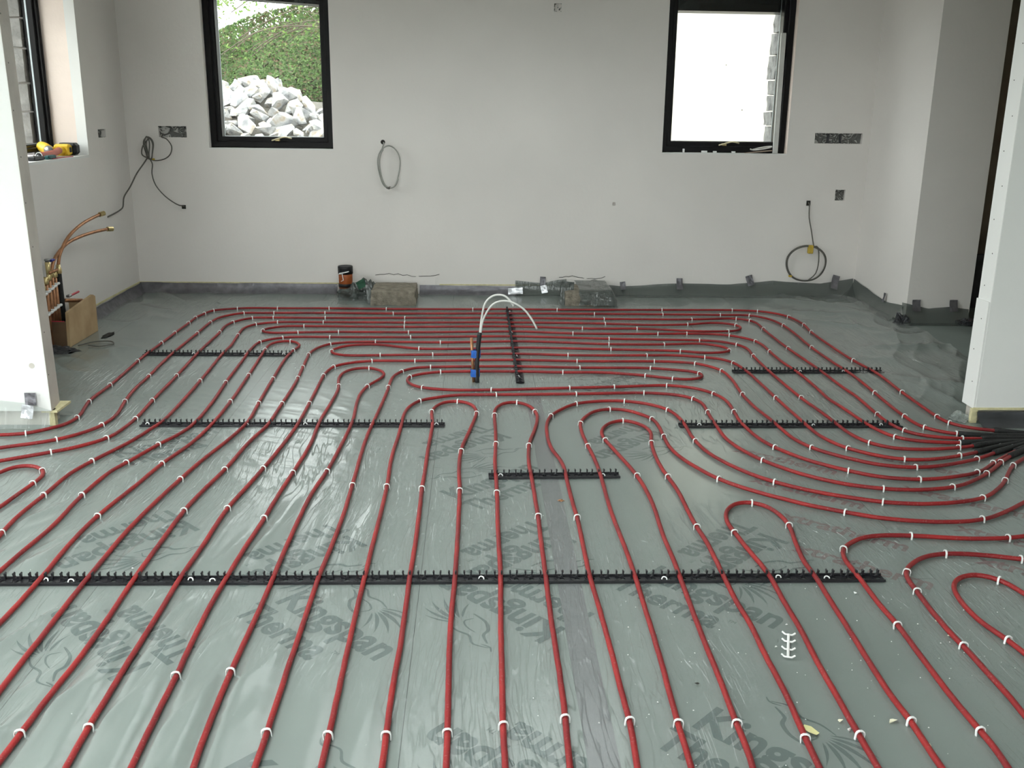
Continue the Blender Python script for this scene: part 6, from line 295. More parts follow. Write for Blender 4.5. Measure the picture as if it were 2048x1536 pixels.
# ------------------------------------------------------------------ mesh helpers
class MB:
    def __init__(s, f=None): s.v = []; s.f = []; s.fn = f
    def add(s, vs, fs):
        o = len(s.v); s.v += [tuple(s.fn(*p)) if s.fn else tuple(p) for p in vs]; s.f += [tuple(i + o for i in q) for q in fs]; return s
    def box(s, x0, x1, y0, y1, z0, z1, mtx=None):
        vs = [(x, y, z) for z in (z0, z1) for y in (y0, y1) for x in (x0, x1)]
        if mtx: vs = [mtx @ Vector(p) for p in vs]
        return s.add(vs, [(0, 2, 3, 1), (4, 5, 7, 6), (0, 1, 5, 4), (2, 6, 7, 3), (0, 4, 6, 2), (1, 3, 7, 5)])
    def cbox(s, x0, x1, y0, y1, z0, z1, c=.004, mtx=None):
        """box with chamfered edges"""
        bm = bmesh.new(); bmesh.ops.create_cube(bm, size=1)
        for v in bm.verts: v.co = Vector((x0 + (v.co.x + .5) * (x1 - x0), y0 + (v.co.y + .5) * (y1 - y0), z0 + (v.co.z + .5) * (z1 - z0)))
        bmesh.ops.bevel(bm, geom=bm.edges[:], offset=c, segments=1, affect='EDGES')
        bm.verts.index_update()
        vs = [(mtx @ v.co if mtx else v.co.copy()) for v in bm.verts]; fs = [[v.index for v in f.verts] for f in bm.faces]
        bm.free(); return s.add(vs, fs)
    def tube(s, pts, r, n=10, cap=True, rad=None):
        pts = [Vector(p) for p in pts]; m = len(pts); vs = []; fs = []
        up = Vector((0, 0, 1)); prev = None
        for i, p in enumerate(pts):
            t = (pts[min(i + 1, m - 1)] - pts[max(i - 1, 0)]).normalized()
            if prev is None:
                a = up.cross(t)
                if a.length < .1: a = Vector((1, 0, 0)).cross(t)
            else: a = prev - t * prev.dot(t)
            a.normalize(); prev = a; b = t.cross(a); rr = rad[i] if rad else r
            vs += [p + (a * math.cos(k * 2 * math.pi / n) + b * math.sin(k * 2 * math.pi / n)) * rr for k in range(n)]
        for i in range(m - 1):
            for k in range(n):
                j = (k + 1) % n; fs.append((i * n + k, i * n + j, (i + 1) * n + j, (i + 1) * n + k))
        if cap: fs += [tuple(range(n))[::-1], tuple((m - 1) * n + k for k in range(n))]
        return s.add(vs, fs)
    def cyl(s, p, q, r, n=16, r2=None): return s.tube([p, q], r, n, True, [r, r if r2 is None else r2])
    def lathe(s, prof, c=(0, 0, 0), n=24):
        vs = []; fs = []
        for (r, z) in prof: vs += [(c[0] + r * math.cos(k * 2 * math.pi / n), c[1] + r * math.sin(k * 2 * math.pi / n), c[2] + z) for k in range(n)]
        for i in range(len(prof) - 1):
            for k in range(n): j = (k + 1) % n; fs.append((i * n + k, i * n + j, (i + 1) * n + j, (i + 1) * n + k))
        fs += [tuple(range(n))[::-1], tuple((len(prof) - 1) * n + k for k in range(n))]
        return s.add(vs, fs)
    def prism(s, poly, z0, z1, mtx=None):
        n = len(poly); vs = [Vector((x, y, z)) for z in (z0, z1) for x, y in poly]
        if mtx: vs = [mtx @ v for v in vs]
        return s.add(vs, [tuple(range(n))[::-1], tuple(range(n, 2 * n))] + [(i, (i + 1) % n, n + (i + 1) % n, n + i) for i in range(n)])
    def mesh(s, name, m, smooth=False):
        me = bpy.data.meshes.new(name); me.from_pydata(s.v, [], s.f); me.update()
        me.materials.append(M[m] if isinstance(m, str) else m)
        if smooth: me.polygons.foreach_set('use_smooth', [True] * len(me.polygons))
        return me
    def build(s, name, m, parent=None, smooth=False, loc=None, rot=None):
        o = bpy.data.objects.new(name, s.mesh(name, m, smooth)); COL.objects.link(o)
        if loc: o.location = loc
        if rot: o.rotation_euler = rot
        if parent: attach(o, parent)
        return o
def attach(o, parent):
    o.parent = parent
    o.matrix_parent_inverse = Matrix.LocRotScale(parent.location, parent.rotation_euler, parent.scale).inverted() if parent.parent is None else Matrix()
def tag(o, label, cat=None, group=None, kind=None):
    if label: o['label'] = label
    if cat: o['category'] = cat
    if group: o['group'] = group
    if kind: o['kind'] = kind
    return o
def empty(name, loc=(0, 0, 0)):
    o = bpy.data.objects.new(name, None); COL.objects.link(o); o.location = loc; o.empty_display_size = .05; return o
def struct(o, label=None, cat=None):
    o['kind'] = 'structure'
    if label: o['label'] = label
    if cat: o['category'] = cat
    return o
def spline(pts, k=4):
    pts = [Vector(p) for p in pts]; out = []; n = len(pts)
    for i in range(n - 1):
        p0, p1, p2, p3 = pts[max(i - 1, 0)], pts[i], pts[i + 1], pts[min(i + 2, n - 1)]
        for j in range(k):
            t = j / k
            out.append(.5 * ((2 * p1) + (p2 - p0) * t + (2 * p0 - 5 * p1 + 4 * p2 - p3) * t * t + (3 * p1 - p0 - 3 * p2 + p3) * t ** 3))
    out.append(pts[-1]); return out
def wall(name, fn, u0, u1, z0, z1, depth, holes, m):
    """solid wall with real openings; holes: (u0,u1,z0,z1,depth or None for right through)"""
    us = sorted({u0, u1} | {h[0] for h in holes} | {h[1] for h in holes}); zs = sorted({z0, z1} | {h[2] for h in holes} | {h[3] for h in holes})
    nu, nz = len(us) - 1, len(zs) - 1
    ds = [0.0] + sorted({h[4] for h in holes if h[4]} | {depth})
    def cell(i, j, k):
        if i < 0 or j < 0 or k < 0 or i >= nu or j >= nz or k >= len(ds) - 1: return False
        um, zm, dm = (us[i] + us[i + 1]) / 2, (zs[j] + zs[j + 1]) / 2, (ds[k] + ds[k + 1]) / 2
        for h in holes:
            if h[0] < um < h[1] and h[2] < zm < h[3] and (h[4] is None or dm < h[4]): return False
        return True
    ids = {}; vs = []; fs = []
    def vid(a, b, c):
        if (a, b, c) not in ids: ids[(a, b, c)] = len(vs); vs.append(tuple(fn(us[a], ds[b], zs[c])))
        return ids[(a, b, c)]
    for i in range(nu):
        for j in range(nz):
            for k in range(len(ds) - 1):
                if not cell(i, j, k): continue
                a, A, b, B, c, C = i, i + 1, k, k + 1, j, j + 1
                if not cell(i - 1, j, k): fs.append([vid(a, b, c), vid(a, b, C), vid(a, B, C), vid(a, B, c)])
                if not cell(i + 1, j, k): fs.append([vid(A, b, c), vid(A, B, c), vid(A, B, C), vid(A, b, C)])
                if not cell(i, j, k - 1): fs.append([vid(a, b, c), vid(A, b, c), vid(A, b, C), vid(a, b, C)])
                if not cell(i, j, k + 1): fs.append([vid(a, B, c), vid(a, B, C), vid(A, B, C), vid(A, B, c)])
                if not cell(i, j - 1, k): fs.append([vid(a, b, c), vid(a, B, c), vid(A, B, c), vid(A, b, c)])
                if not cell(i, j + 1, k): fs.append([vid(a, b, C), vid(A, b, C), vid(A, B, C), vid(a, B, C)])
    b = MB(); b.v = vs; b.f = [tuple(f) for f in fs]
    o = b.build(name, m)
    bm = bmesh.new(); bm.from_mesh(o.data); bmesh.ops.recalc_face_normals(bm, faces=bm.faces[:]); bm.to_mesh(o.data); bm.free()
    return struct(o)

# ------------------------------------------------------------------ room shell
CEIL = 2.62
W1 = (-2.09, -1.125, 1.145, 2.46); W2 = (1.477, 2.48, 1.148, 2.46)
fb = lambda u, d, z: (u, 8.0 + d, z)
back_holes = [W1 + (None,), W2 + (None,), (-2.472, -2.256, 1.226, 1.310, .035), (2.695, 3.078, 1.236, 1.316, .035), (2.905, 2.985, .788, .874, .035), (.590, .648, 2.192, 2.250, .03), (1.096, 1.120, .732, .757, .03)]
wb = wall('wall_back', fb, -3.2, 3.62, -.05, CEIL, .46, back_holes, 'plaster'); struct(wb, 'grey skimmed back wall with two black framed windows', 'wall')
fl = lambda u, d, z: (-2.72 - d, u, z)
W3 = (4.95, 7.20, 1.125, 2.3)
wl = wall('wall_left', fl, 4.70, 8.0, -.05, CEIL, .53, [W3 + (None,), (7.41, 7.56, 1.237, 1.295, .035)], 'plaster'); struct(wl, 'grey skimmed side wall with plaster sided window recess', 'wall')
fr_ = lambda u, d, z: (3.14 + d, u, z)
wr = wall('wall_right', fr_, 6.97, 8.0, -.05, CEIL, .47, [], 'plaster'); struct(wr, 'pale boxed out wall corner beside the back wall', 'wall')
MB().box(-2.72, -.84, 7.9965, 8.0, .080, .090).build('board_edge', 'yellow_edge', wb)
MB().box(-.30, .62, 7.9965, 8.0, .074, .084).build('board_edge', 'yellow_edge', wb)
MB().box(-2.72, -2.7165, 6.2, 7.99, .078, .092).build('board_edge', 'yellow_edge', wl)
# stub partitions either side of the wide opening
ws1 = wall('wall_front_left', lambda u, d, z: (u, 4.53 + d, z), -4.25, -2.005, .078, CEIL, .15, [], 'plaster_white'); struct(ws1, 'bright white partition end at the opening', 'wall')
ws2 = wall('wall_front_right', lambda u, d, z: (u, 4.61 + d, z), 2.490, 4.25, .072, CEIL, .12, [], 'plaster_white'); struct(ws2, 'white partition end beside the black sleeves', 'wall')
def out_of_plumb(o, x0=-2.3):
    # the partition end leans and is cut slightly off square
    for v in o.data.vertices:
        w = v.co + o.location
        if w.x > x0: v.co.x += -.004 - .0125 * (w.z - .08) - (w.y - 4.53) * .155
out_of_plumb(ws1)
out_of_plumb(MB().box(-2.0055, -2.0035, 4.53, 4.682, .078, CEIL).build('edge_lining', 'plaster_edge', ws1))
MB().box(-4.25, -2.03, 4.56, 4.66, 0, .078).build('sole_plate', 'plaster_edge', ws1)
MB().box(-2.03, -2.004, 4.545, 4.575, 0, .078).build('packer', 'yellow_edge', ws1)
MB().box(-2.06, -1.985, 4.535, 4.70, .068, .078).build('board_lip', 'yellow_edge', ws1)
MB().box(2.50, 4.25, 4.64, 4.72, 0, .072).build('sole_plate', 'plaster_edge', ws2)
MB().box(2.470, 2.500, 4.602, 4.625, 0, .072).build('packer', 'yellow_edge', ws2)
MB().box(2.476, 4.2, 4.606, 4.612, .066, .078).build('board_lip', 'yellow_edge', ws2)
for z0, z1, dx in ((.072, .61, .010), (.61, CEIL, .002)):
    MB().box(2.490 - dx, 2.490, 4.612, 4.732, z0, z1).build('corner_bead', 'plaster_white', ws2)
for i in range(9):
    MB().cyl((-2.0036, 4.555 + .02 * (i % 2), .25 + i * .2), (-2.0026, 4.555 + .02 * (i % 2), .25 + i * .2), .0035, 8).build('screw_head', 'dark_bit', ws1)
for o in [c for c in ws1.children if c.name.startswith('screw_head')]: out_of_plumb(o)
for i in range(11):
    MB().cyl((2.479 if i < 3 else 2.487, 4.66 + .03 * (i % 2), .2 + i * .16), (2.4805 if i < 3 else 2.489, 4.66 + .03 * (i % 2), .2 + i * .16), .003, 8).build('nail_hole', 'dark_bit', ws2)
MB().lathe([(.013, 0), (.013, .0006), (.011, .0009)], n=14).build('filled_screw', 'plaster_edge', ws1, loc=(-2.075, 4.5299, .30), rot=(math.pi / 2, 0, 0))
# passage beyond the boxed corner
wp = wall('wall_passage', lambda u, d, z: (u, 8.0 + d, z), 3.62, 4.7, -.05, CEIL, .3, [], 'brown_door'); struct(wp, 'dark brown lining of the unlit passage', 'wall')
wall('wall_passage_side', lambda u, d, z: (4.4 + d, u, z), 4.73, 8.0, -.05, CEIL, .2, [], 'brown_door')
MB().box(3.615, 4.39, 7.55, 7.60, .0, .42).build('trim_1', 'lead')['kind'] = 'structure'
# living side of the room, behind the camera: patio doors on one side, unseen glazing added at the rear for light
wn = wall('wall_near_left', lambda u, d, z: (-4.25 - d, u, z), -3.6, 4.68, -.05, CEIL, .3, [(-.25, 4.25, .03, 2.53, None)], 'plaster_white')
wall('wall_near_right', lambda u, d, z: (4.25 + d, u, z), -3.6, 4.73, -.05, CEIL, .3, [], 'plaster_white')
wall('wall_rear', lambda u, d, z: (u, -3.6 - d, z), -4.25, 4.25, -.05, CEIL, .3, [(-2.8, 2.2, .03, 2.53, None)], 'plaster_white')
ce = wall('ceiling', lambda u, d, z: (u, z, CEIL + d), -4.6, 4.7, -3.9, 8.46, .2, [(-2.5, -.1, 1.2, 3.2, None), (-2.5, -.1, -2.1, .3, None), (-.8, 1.2, 5.1, 6.2, None), (-4.6, -3.3, 4.72, 8.46, None)], 'ceiling'); struct(ce, 'white ceiling with unseen rooflights added for daylight', 'ceiling')  # rooflight openings are added to brighten the interior

# ------------------------------------------------------------------ floor: slab and insulation boards
fl_o = MB().box(-4.25, 4.4, -3.6, 8.0, -.12, -.052).build('floor', 'slab'); struct(fl_o, 'grey green insulation boards laid over the floor slab', 'floor')
BX = [-4.25, -2.41, -1.21, -.18, .33, 1.53, 2.73, 4.39]
boards = []
for i in range(len(BX) - 1):
    ys = [-3.6] + [(-.82 if i % 2 else .53 - 2.4) + 2.4 * k for k in range(6)]
    ys = [y for y in ys if y < 7.9] + [7.995]
    for a, b in zip(ys, ys[1:]):
        o = MB().box(BX[i] + .0012, BX[i + 1] - .0012, a + .0012, b - .0012, -.05, 0).build('insulation_board', 'board', fl_o)
        boards.append((BX[i], BX[i + 1], a, b, o))
def board_at(x, y):
    for x0, x1, y0, y1, o in boards:
        if x0 <= x <= x1 and y0 <= y <= y1: return o
    return boards[0][4]

# ------------------------------------------------------------------ printing on the boards
def text_mesh(body, length, bold, tall=1.17):
    cu = bpy.data.curves.new('print', 'FONT'); cu.body = body; cu.size = 1; cu.offset = bold; cu.resolution_u = 3
    to = bpy.data.objects.new('print', cu); COL.objects.link(to); bpy.context.view_layer.update()
    me = bpy.data.meshes.new_from_object(to.evaluated_get(bpy.context.evaluated_depsgraph_get())); bpy.data.objects.remove(to)
    xs = [v.co.x for v in me.vertices]; s = length / (max(xs) - min(xs)); x0 = min(xs)
    for v in me.vertices: v.co = Vector(((v.co.x - x0) * s, v.co.y * s * tall, 0))
    me.materials.clear(); return me, s
ME_K, sK = text_mesh('Kingspan', .485, .030); ME_K.materials.append(M['print'])
ME_T, sT = text_mesh('Therma', .386, .030); ME_T.materials.append(M['print'])
ME_TM, _ = text_mesh('TM', .026, .0); ME_TM.materials.append(M['print'])
ME_X, sX = text_mesh('xtratherm', .475, .028, 1.0); ME_X.materials.append(M['print_red'])
def emblem_mesh():
    b = MB()
    def leaf(x, y, a, l, w, bend):
        left = []; right = []
        for i in range(7):
            t = i / 6; ww = w * math.sin(math.pi * min(1, t ** .7)); aa = a + bend * t
            px = x + l * t * math.cos(aa); py = y + l * t * math.sin(aa)
            left.append((px - ww * math.sin(aa), py + ww * math.cos(aa), 0)); right.append((px + ww * math.sin(aa), py - ww * math.cos(aa), 0))
        pts = left + right[::-1]; n = len(left)
        b.add(left + right, [(i, n + i, n + i + 1, i + 1) for i in range(n - 1)])
    def stroke(pts, w):
        pts = spline([(x, y, 0) for x, y in pts], 4); vs = []; n = len(pts)
        for i, p in enumerate(pts):
            t = (pts[min(i + 1, n - 1)] - pts[max(i - 1, 0)]).normalized(); q = Vector((-t.y, t.x, 0)); ww = w * (.4 + .6 * math.sin(math.pi * i / (n - 1)))
            vs += [p + q * ww, p - q * ww]
        b.add(vs, [(2 * i, 2 * i + 1, 2 * i + 3, 2 * i + 2) for i in range(n - 1)])
    for a, l, w in ((.62, .10, .0040), (.36, .125, .0062), (.10, .14, .0072), (-.16, .14, .0072), (-.42, .125, .0062), (-.72, .095, .0045)): leaf(.155 + .03 * math.cos(a), .05 + .03 * math.sin(a), a, l, w, -.30)
    stroke([(.0, .10), (.05, .115), (.09, .09), (.14, .095), (.19, .08)], .004)
    stroke([(.02, .085), (.06, .06), (.07, .03), (.11, .0), (.17, -.01)], .006)
    stroke([(.09, .065), (.13, .06), (.16, .04), (.15, .01)], .003)
    stroke([(-.02, .11), (.0, .095), (.03, .10)], .003)
    return b.mesh('emblem', 'print')
ME_E = emblem_mesh()
def put_print(me, x, y, ang, z, name='print'):
    o = bpy.data.objects.new(name, me); COL.objects.link(o); o.location = (x, y, z); o.rotation_euler = (0, 0, ang)
    bo = board_at(x, y); o.parent = bo; return o
UNITS = [(.548, 2.137, -45), (.552, 2.955, -45), (-.622, 2.795, -45), (-.6, 1.98, -45), (.268, 2.616, 135), (.268, 1.822, 135), (-.895, 2.439, 135), (-.067, 3.622, 45),
         (.285, 3.307, -135), (.092, 4.448, -135), (1.046, 3.293, -135), (.85, 4.473, -135), (-1.08, 3.42, -135), (-.46, 3.282, -135), (-1.55, 4.1, 45), (.62, 5.15, 45), (-.9, 1.66, 135)]
for i, (x, y, a) in enumerate(UNITS):
    r = math.radians(a); ux, uy = math.cos(r), math.sin(r); vx, vy = -uy, ux
    def at(u, v): return x + ux * u + vx * v, y + uy * u + vy * v
    z = .0008 + .00004 * i
    put_print(ME_K, x, y, r, z)
    put_print(ME_T, *at(-.035, -.130), r, z); put_print(ME_TM, *at(.360, -.062), r, z)
    put_print(ME_E, *at(.09, .135), r, z, 'emblem')
for i, (x, y) in enumerate([(1.112, 3.153), (1.152, 3.438), (1.136, 3.817), (1.16, 4.188), (1.72, 3.049), (1.775, 3.319), (1.74, 3.72), (1.75, 4.12), (1.62, 2.45)]):
    put_print(ME_X, x, y, math.radians(-39.5), .0008 + .00004 * i)
tp = MB().box(.268, .345, .2, 5.05, .0004, .0018).build('joint_tape', 'joint_tape'); tag(tp, 'long purple grey tape strip sealing the joint between floor boards', 'tape')

# ------------------------------------------------------------------ polythene sheet over the boards
def ridge(u, v, s, p): return (1 - min(1, abs(noise.noise(Vector((u, v, s)))) * 2.2)) ** p
def sheet_z(x, y):
    near_left = max(0, min(1, (-.05 - x) / .6)) * max(0, min(1, (3.7 - y) / .5))
    z = .0024 + .0012 * abs(noise.noise(Vector((x * 3, y * 3, 1))))
    # long folds fanning out over the near boards
    u = x * 1.0 + .42 * (y - 2.9) * (x + .4); z += near_left * .026 * ridge(u * 3.4, y * .45, 4.0, 6) + near_left * .010 * ridge(u * 8, y * .9, 9.0, 5)
    mid = max(0, min(1, (y - 3.4) / .6)) * max(0, min(1, (5.6 - y) / .8)) * max(0, min(1, (.0 - x) / .5))
    z += mid * .0035 * ridge((x * .8 + y * .5) * 9, (y * .8 - x * .5) * 1.2, 14.0, 4)
    z += .0035 * mid * ridge((x * .5 + y * .87) * 16, (y * .5 - x * .87) * 1.0, 17.0, 5)
    flat = min(1, max(0, (abs(y - 2.93) - .045) / .10)); z = .003 + (z - .003) * flat
    # slack, deeply folded corners
    rc = max(0, min(1, (x - 2.15) / .5)) * max(0, min(1, (y - 4.75) / .35))
    z += rc * (.030 * ridge((x * .6 + y * .8) * 2.6, (x * .8 - y * .6) * 1.3, 21.0, 3) + .014 * ridge((x * .9 - y * .4) * 5.5, (x * .4 + y * .9) * 1.6, 25.0, 3))
    lc = max(0, min(1, (-2.0 - x) / .3)) * max(0, min(1, (y - 4.9) / .4))
    z += lc * (.016 * ridge((x * .8 + y * .55) * 3.4, (x * .5 - y * .8) * 1.2, 33.0, 3))
    bk = max(0, min(1, (y - 7.35) / .3)); z += bk * .010 * ridge(x * 3.1, y * 2.0, 40.0, 2)
    return z
PRESSED = {}
for xy in PIPE_XY.values():
    for (xa, ya), (xb, yb_) in zip(xy, xy[1:]):
        for t in (0, .5):
            px_, py_ = xa + (xb - xa) * t, ya + (yb_ - ya) * t
            for i in range(-3, 4):
                for j in range(-3, 4):
                    k = (round(px_ / .014) + i, round(py_ / .014) + j); d = math.hypot(k[0] * .014 - px_, k[1] * .014 - py_)
                    PRESSED[k] = min(PRESSED.get(k, 1), max(0, min(1, (d - .012) / .028)))
def make_sheet():
    st = .014; x0, x1, y0, y1 = -3.6, 3.6, 1.4, 7.94; nx = int((x1 - x0) / st); ny = int((y1 - y0) / st); ids = {}; vs = []; fs = []
    def ok(x, y):
        if y > 4.50: return -2.68 < x < 3.10 and not (y > 6.93 and x > 3.08) and not (4.50 < y < 4.70 and x < -1.99) and not (4.58 < y < 4.76 and x > 2.455)
        return True
    def vid(i, j):
        if (i, j) not in ids:
            x = x0 + i * st; y = y0 + j * st; ids[(i, j)] = len(vs); vs.append((x, y, .003 + (sheet_z(x, y) - .003) * PRESSED.get((round(x / .014), round(y / .014)), 1)))
        return ids[(i, j)]
    for i in range(nx):
        for j in range(ny):
            if ok(x0 + (i + .5) * st, y0 + (j + .5) * st): fs.append((vid(i, j), vid(i + 1, j), vid(i + 1, j + 1), vid(i, j + 1)))
    b = MB(); b.v = vs; b.f = fs; return b.build('polythene_sheet', 'sheet', None, True)
sh = make_sheet(); tag(sh, 'clear wrinkled polythene sheet spread under all the red pipes', 'plastic sheet')
def upstand(name, path, tops, lean=.05, m='sheet_up', parent=None, seg=.03, amp=.012, seed=0, inward=(0, -1)):
    """sheet turned up against a wall: path of wall base points, tops = heights at those points"""
    pts = []; 
    for (a, ta), (b, tb) in zip(zip(path, tops), list(zip(path, tops))[1:]):
        L = math.dist(a, b); n = max(1, int(L / seg))
        for k in range(n): t = k / n; pts.append((a[0] + (b[0] - a[0]) * t, a[1] + (b[1] - a[1]) * t, ta + (tb - ta) * t))
    pts.append((*path[-1], tops[-1])); vs = []; fs = []; rows = 7
    for i, (x, y, tz) in enumerate(pts):
        a = pts[max(i - 1, 0)]; c = pts[min(i + 1, len(pts) - 1)]; tx, ty = c[0] - a[0], c[1] - a[1]; l = math.hypot(tx, ty) or 1; nx, ny = ty / l, -tx / l
        if nx * inward[0] + ny * inward[1] < 0: nx, ny = -nx, -ny
        for j in range(rows):
            t = j / (rows - 1); w = noise.noise(Vector((i * seg * 7, t * 2.5, seed))) * amp * (1 - abs(2 * t - .9))
            off = lean * (1 - t) ** 2 + .006 + abs(w); z = .004 + tz * t + noise.noise(Vector((i * seg * 5, seed, 3))) * .006 * t
            vs.append((x + nx * off, y + ny * off, z))
    for i in range(len(pts) - 1):
        for j in range(rows - 1): fs.append((i * rows + j, (i + 1) * rows + j, (i + 1) * rows + j + 1, i * rows + j + 1))
    b = MB(); b.v = vs; b.f = fs; return b.build(name, m, parent, True)
upstand('turned_up_edge', [(.32, 7.99), (.55, 7.99), (.66, 7.99), (.74, 7.99)], [.115, .095, .12, .13], .07, parent=sh, seed=1)
upstand('turned_up_edge', [(1.06, 7.99), (1.2, 7.99), (1.45, 7.99), (1.7, 7.99), (2.1, 7.99), (2.45, 7.99), (2.85, 7.99), (3.12, 7.99)], [.085, .07, .09, .10, .095, .125, .105, .15], .10, parent=sh, seed=2, amp=.02)
upstand('turned_up_edge', [(3.13, 7.97), (3.13, 7.6), (3.13, 7.3), (3.13, 7.0)], [.15, .11, .09, .12], .10, parent=sh, seed=3, inward=(-1, 0), amp=.02)
upstand('turned_up_edge', [(3.10, 6.965), (3.3, 6.965), (3.45, 6.965), (3.60, 6.965)], [.15, .105, .12, .10], .09, parent=sh, seed=4, amp=.02)
upstand('turned_up_edge', [(-4.2, 4.525), (-2.5, 4.525), (-2.23, 4.525), (-2.1, 4.525), (-2.01, 4.525)], [.135, .135, .132, .11, .08], .035, parent=sh, m='sheet', seed=5, amp=.02)
# duct tape sealing the sheet to the walls
t1 = upstand('sealing_tape', [(-2.72, 7.995), (-2.2, 7.995), (-1.6, 7.995), (-1.13, 7.995)], [.082, .078, .08, .075], .045, 'tape', seed=11, amp=.006); tag(t1, 'grey tape strip along the back wall base left of the drain', 'tape', 'tape strips along the wall base')
t2 = upstand('sealing_tape', [(-.46, 7.995), (-.2, 7.995), (.1, 7.995), (.36, 7.995)], [.072, .07, .066, .06], .055, 'tape', seed=12, amp=.012); tag(t2, 'grey tape strip on the back wall base between the concrete blocks', 'tape', 'tape strips along the wall base')
t3 = upstand('sealing_tape', [(-2.71, 7.98), (-2.71, 7.3), (-2.71, 6.7)], [.08, .075, .07], .04, 'tape', seed=13, inward=(1, 0), amp=.006); tag(t3, 'grey tape strip along the side wall base beside the wooden box', 'tape', 'tape strips along the wall base')
dk = upstand('damp_membrane', [(2.49, 4.595), (3.0, 4.59), (4.2, 4.585)], [.058, .062, .07], .075, 'tile_grey', seed=14, amp=.012); tag(dk, 'black membrane strip turned up at the foot of the white partition behind sleeves', 'membrane')
# small pieces of duct tape
def tape_piece(x, y, z, w, h, ang, label, m='tape', nrm=(0, -1, 0), curl=.010, seed=0, name='tape_piece'):
    n = Vector(nrm); t = Vector((0, 0, 1)).cross(n).normalized(); t = -t if t.x < -.1 or (abs(t.x) < .1 and t.y < 0) else t
    vs = []; fs = []; nx, nz = 5, 9
    for j in range(nz):
        for i in range(nx):
            u = (i / (nx - 1) - .5) * w; v = (.5 - j / (nz - 1)) * h
            c, s_ = math.cos(ang), math.sin(ang); uu, vv = u * c - v * s_, u * s_ + v * c
            d = .004 + curl * (j / (nz - 1)) ** 2 + .004 * noise.noise(Vector((u * 40 + seed, v * 40, seed)))
            vs.append(Vector((x, y, z)) + t * uu + Vector((0, 0, vv)) + n * d)
    for j in range(nz - 1):
        for i in range(nx - 1): fs.append((j * nx + i, j * nx + i + 1, (j + 1) * nx + i + 1, (j + 1) * nx + i))
    b = MB(); b.v = [tuple(v) for v in vs]; b.f = fs; o = b.build(name, m)
    sm = o.modifiers.new('thickness', 'SOLIDIFY'); sm.thickness = .0012
    return tag(o, label, 'tape', 'tape pieces holding the sheet')
tape_piece(.545, 7.985, .115, .045, .075, -.04, 'grey tape piece left of the sheet covered concrete block', curl=.03, seed=1)
tape_piece(.555, 7.945, .058, .05, .06, .2, 'crumpled shiny tape piece below the tape left of covered block', 'tape_silver', curl=.02, seed=2)
tape_piece(1.205, 7.985, .085, .045, .06, .1, 'small grey tape piece just right of the sheet covered block', curl=.035, seed=3)
tape_piece(1.672, 7.985, .105, .05, .085, .0, 'upright grey tape piece below the bare stretch of back wall', curl=.05, seed=4)
tape_piece(2.255, 7.985, .135, .055, .08, .3, 'tilted grey tape piece below the black framed right window', curl=.03, seed=5)
tape_piece(2.965, 7.985, .125, .06, .11, -.25, 'grey tape piece below the yellow tied cable coil corner', curl=.04, seed=6)
tape_piece(3.125, 7.33, .12, .03, .07, 0, 'narrow grey tape piece on the boxed out wall', nrm=(-1, 0, 0), seed=7)
tape_piece(3.20, 6.955, .135, .06, .08, 0, 'square grey tape piece near the boxed out corner edge', curl=.03, seed=8)
tape_piece(3.475, 6.955, .135, .06, .08, 0, 'square grey tape piece beside the dark passage', curl=.03, seed=9)
tape_piece(-2.093, 4.52, .142, .052, .060, 0, 'dark grey tape piece on the bright white partition', curl=.004, seed=10)
tape_piece(-2.100, 4.492, .090, .054, .062, -.12, 'crinkled silver foil tape piece at foot of bright partition', 'tape_silver', curl=.015, seed=11)
tape_piece(.32, 7.93, .045, .12, .05, .05, 'crumpled silver end of tape beside the centre of back wall', 'tape_silver', curl=.02, seed=12)

# ------------------------------------------------------------------ heating pipes
PIPE_NAME = {
 'p1': ('the outermost red pipe run', 'left'), 'p2': ('the second outermost red pipe run', 'left'), 'p3': ('the third outermost red pipe run', 'left'),
 'p4': ('the far serpentine red pipe', 'left'), 'p5': ('the red run between the serpentines', 'left'), 'p6': ('the small far red hairpin loop', 'left'),
 'p7': ('the middle serpentine red pipe', 'left'), 'p8': ('the red run below the middle serpentine', 'near'), 'p9': ('the teardrop red loop', 'near left'),
 'p10': ('the serpentine red pipe around the stub', 'near'), 'p11': ('the red run before the copper stub', 'near'), 'p12': ('the left narrow red arch', 'near left'),
 'p13': ('the right narrow red arch', 'near left'), 'p14': ('the outer nested red arch', 'near'), 'p15': ('the middle nested red arch', 'near'),
 'p16': ('the inner nested red arch', 'near left'), 'p17': ('the lone red arch by red lettering', 'near right'), 'p18': ('the uppermost red bend at right edge', 'right'),
 'p19': ('the middle red bend at right edge', 'right'), 'p20': ('the lowest red bend at right edge', 'right'), 'p21': ('the short red bend at left edge', 'upper')}
ORD = 'first second third fourth fifth sixth seventh eighth ninth tenth eleventh twelfth thirteenth fourteenth fifteenth sixteenth seventeenth eighteenth nineteenth twentieth'.split()
ORD += ['twenty-' + w for w in ORD[:9]] + ['thirtieth']
for k, xy in PIPE_XY.items():
    pts = spline([(x, y, .0135) for x, y in xy], 2)
    if k in SLEEVE_XY:   # tidy rise into the sleeve
        pass
    o = MB().tube(pts, .0082, 10).build('heating_pipe', 'pipe', None, True)
    tag(o, 'red plastic heating pipe, ' + PIPE_NAME[k][0], 'pipe', 'underfloor heating pipes')
def sleeve_mesh(xy, z):
    return spline([(x, y, z) for x, y in xy], 2)
for i, (k, xy) in enumerate(SLEEVE_XY.items()):
    o = MB().tube(sleeve_mesh(xy, .0150), .0138, 14).build('pipe_sleeve', 'sleeve', None, True)
    tag(o, 'black foam sleeve over the end of ' + PIPE_NAME[k][0], 'pipe sleeve', 'black sleeves by the white partition')
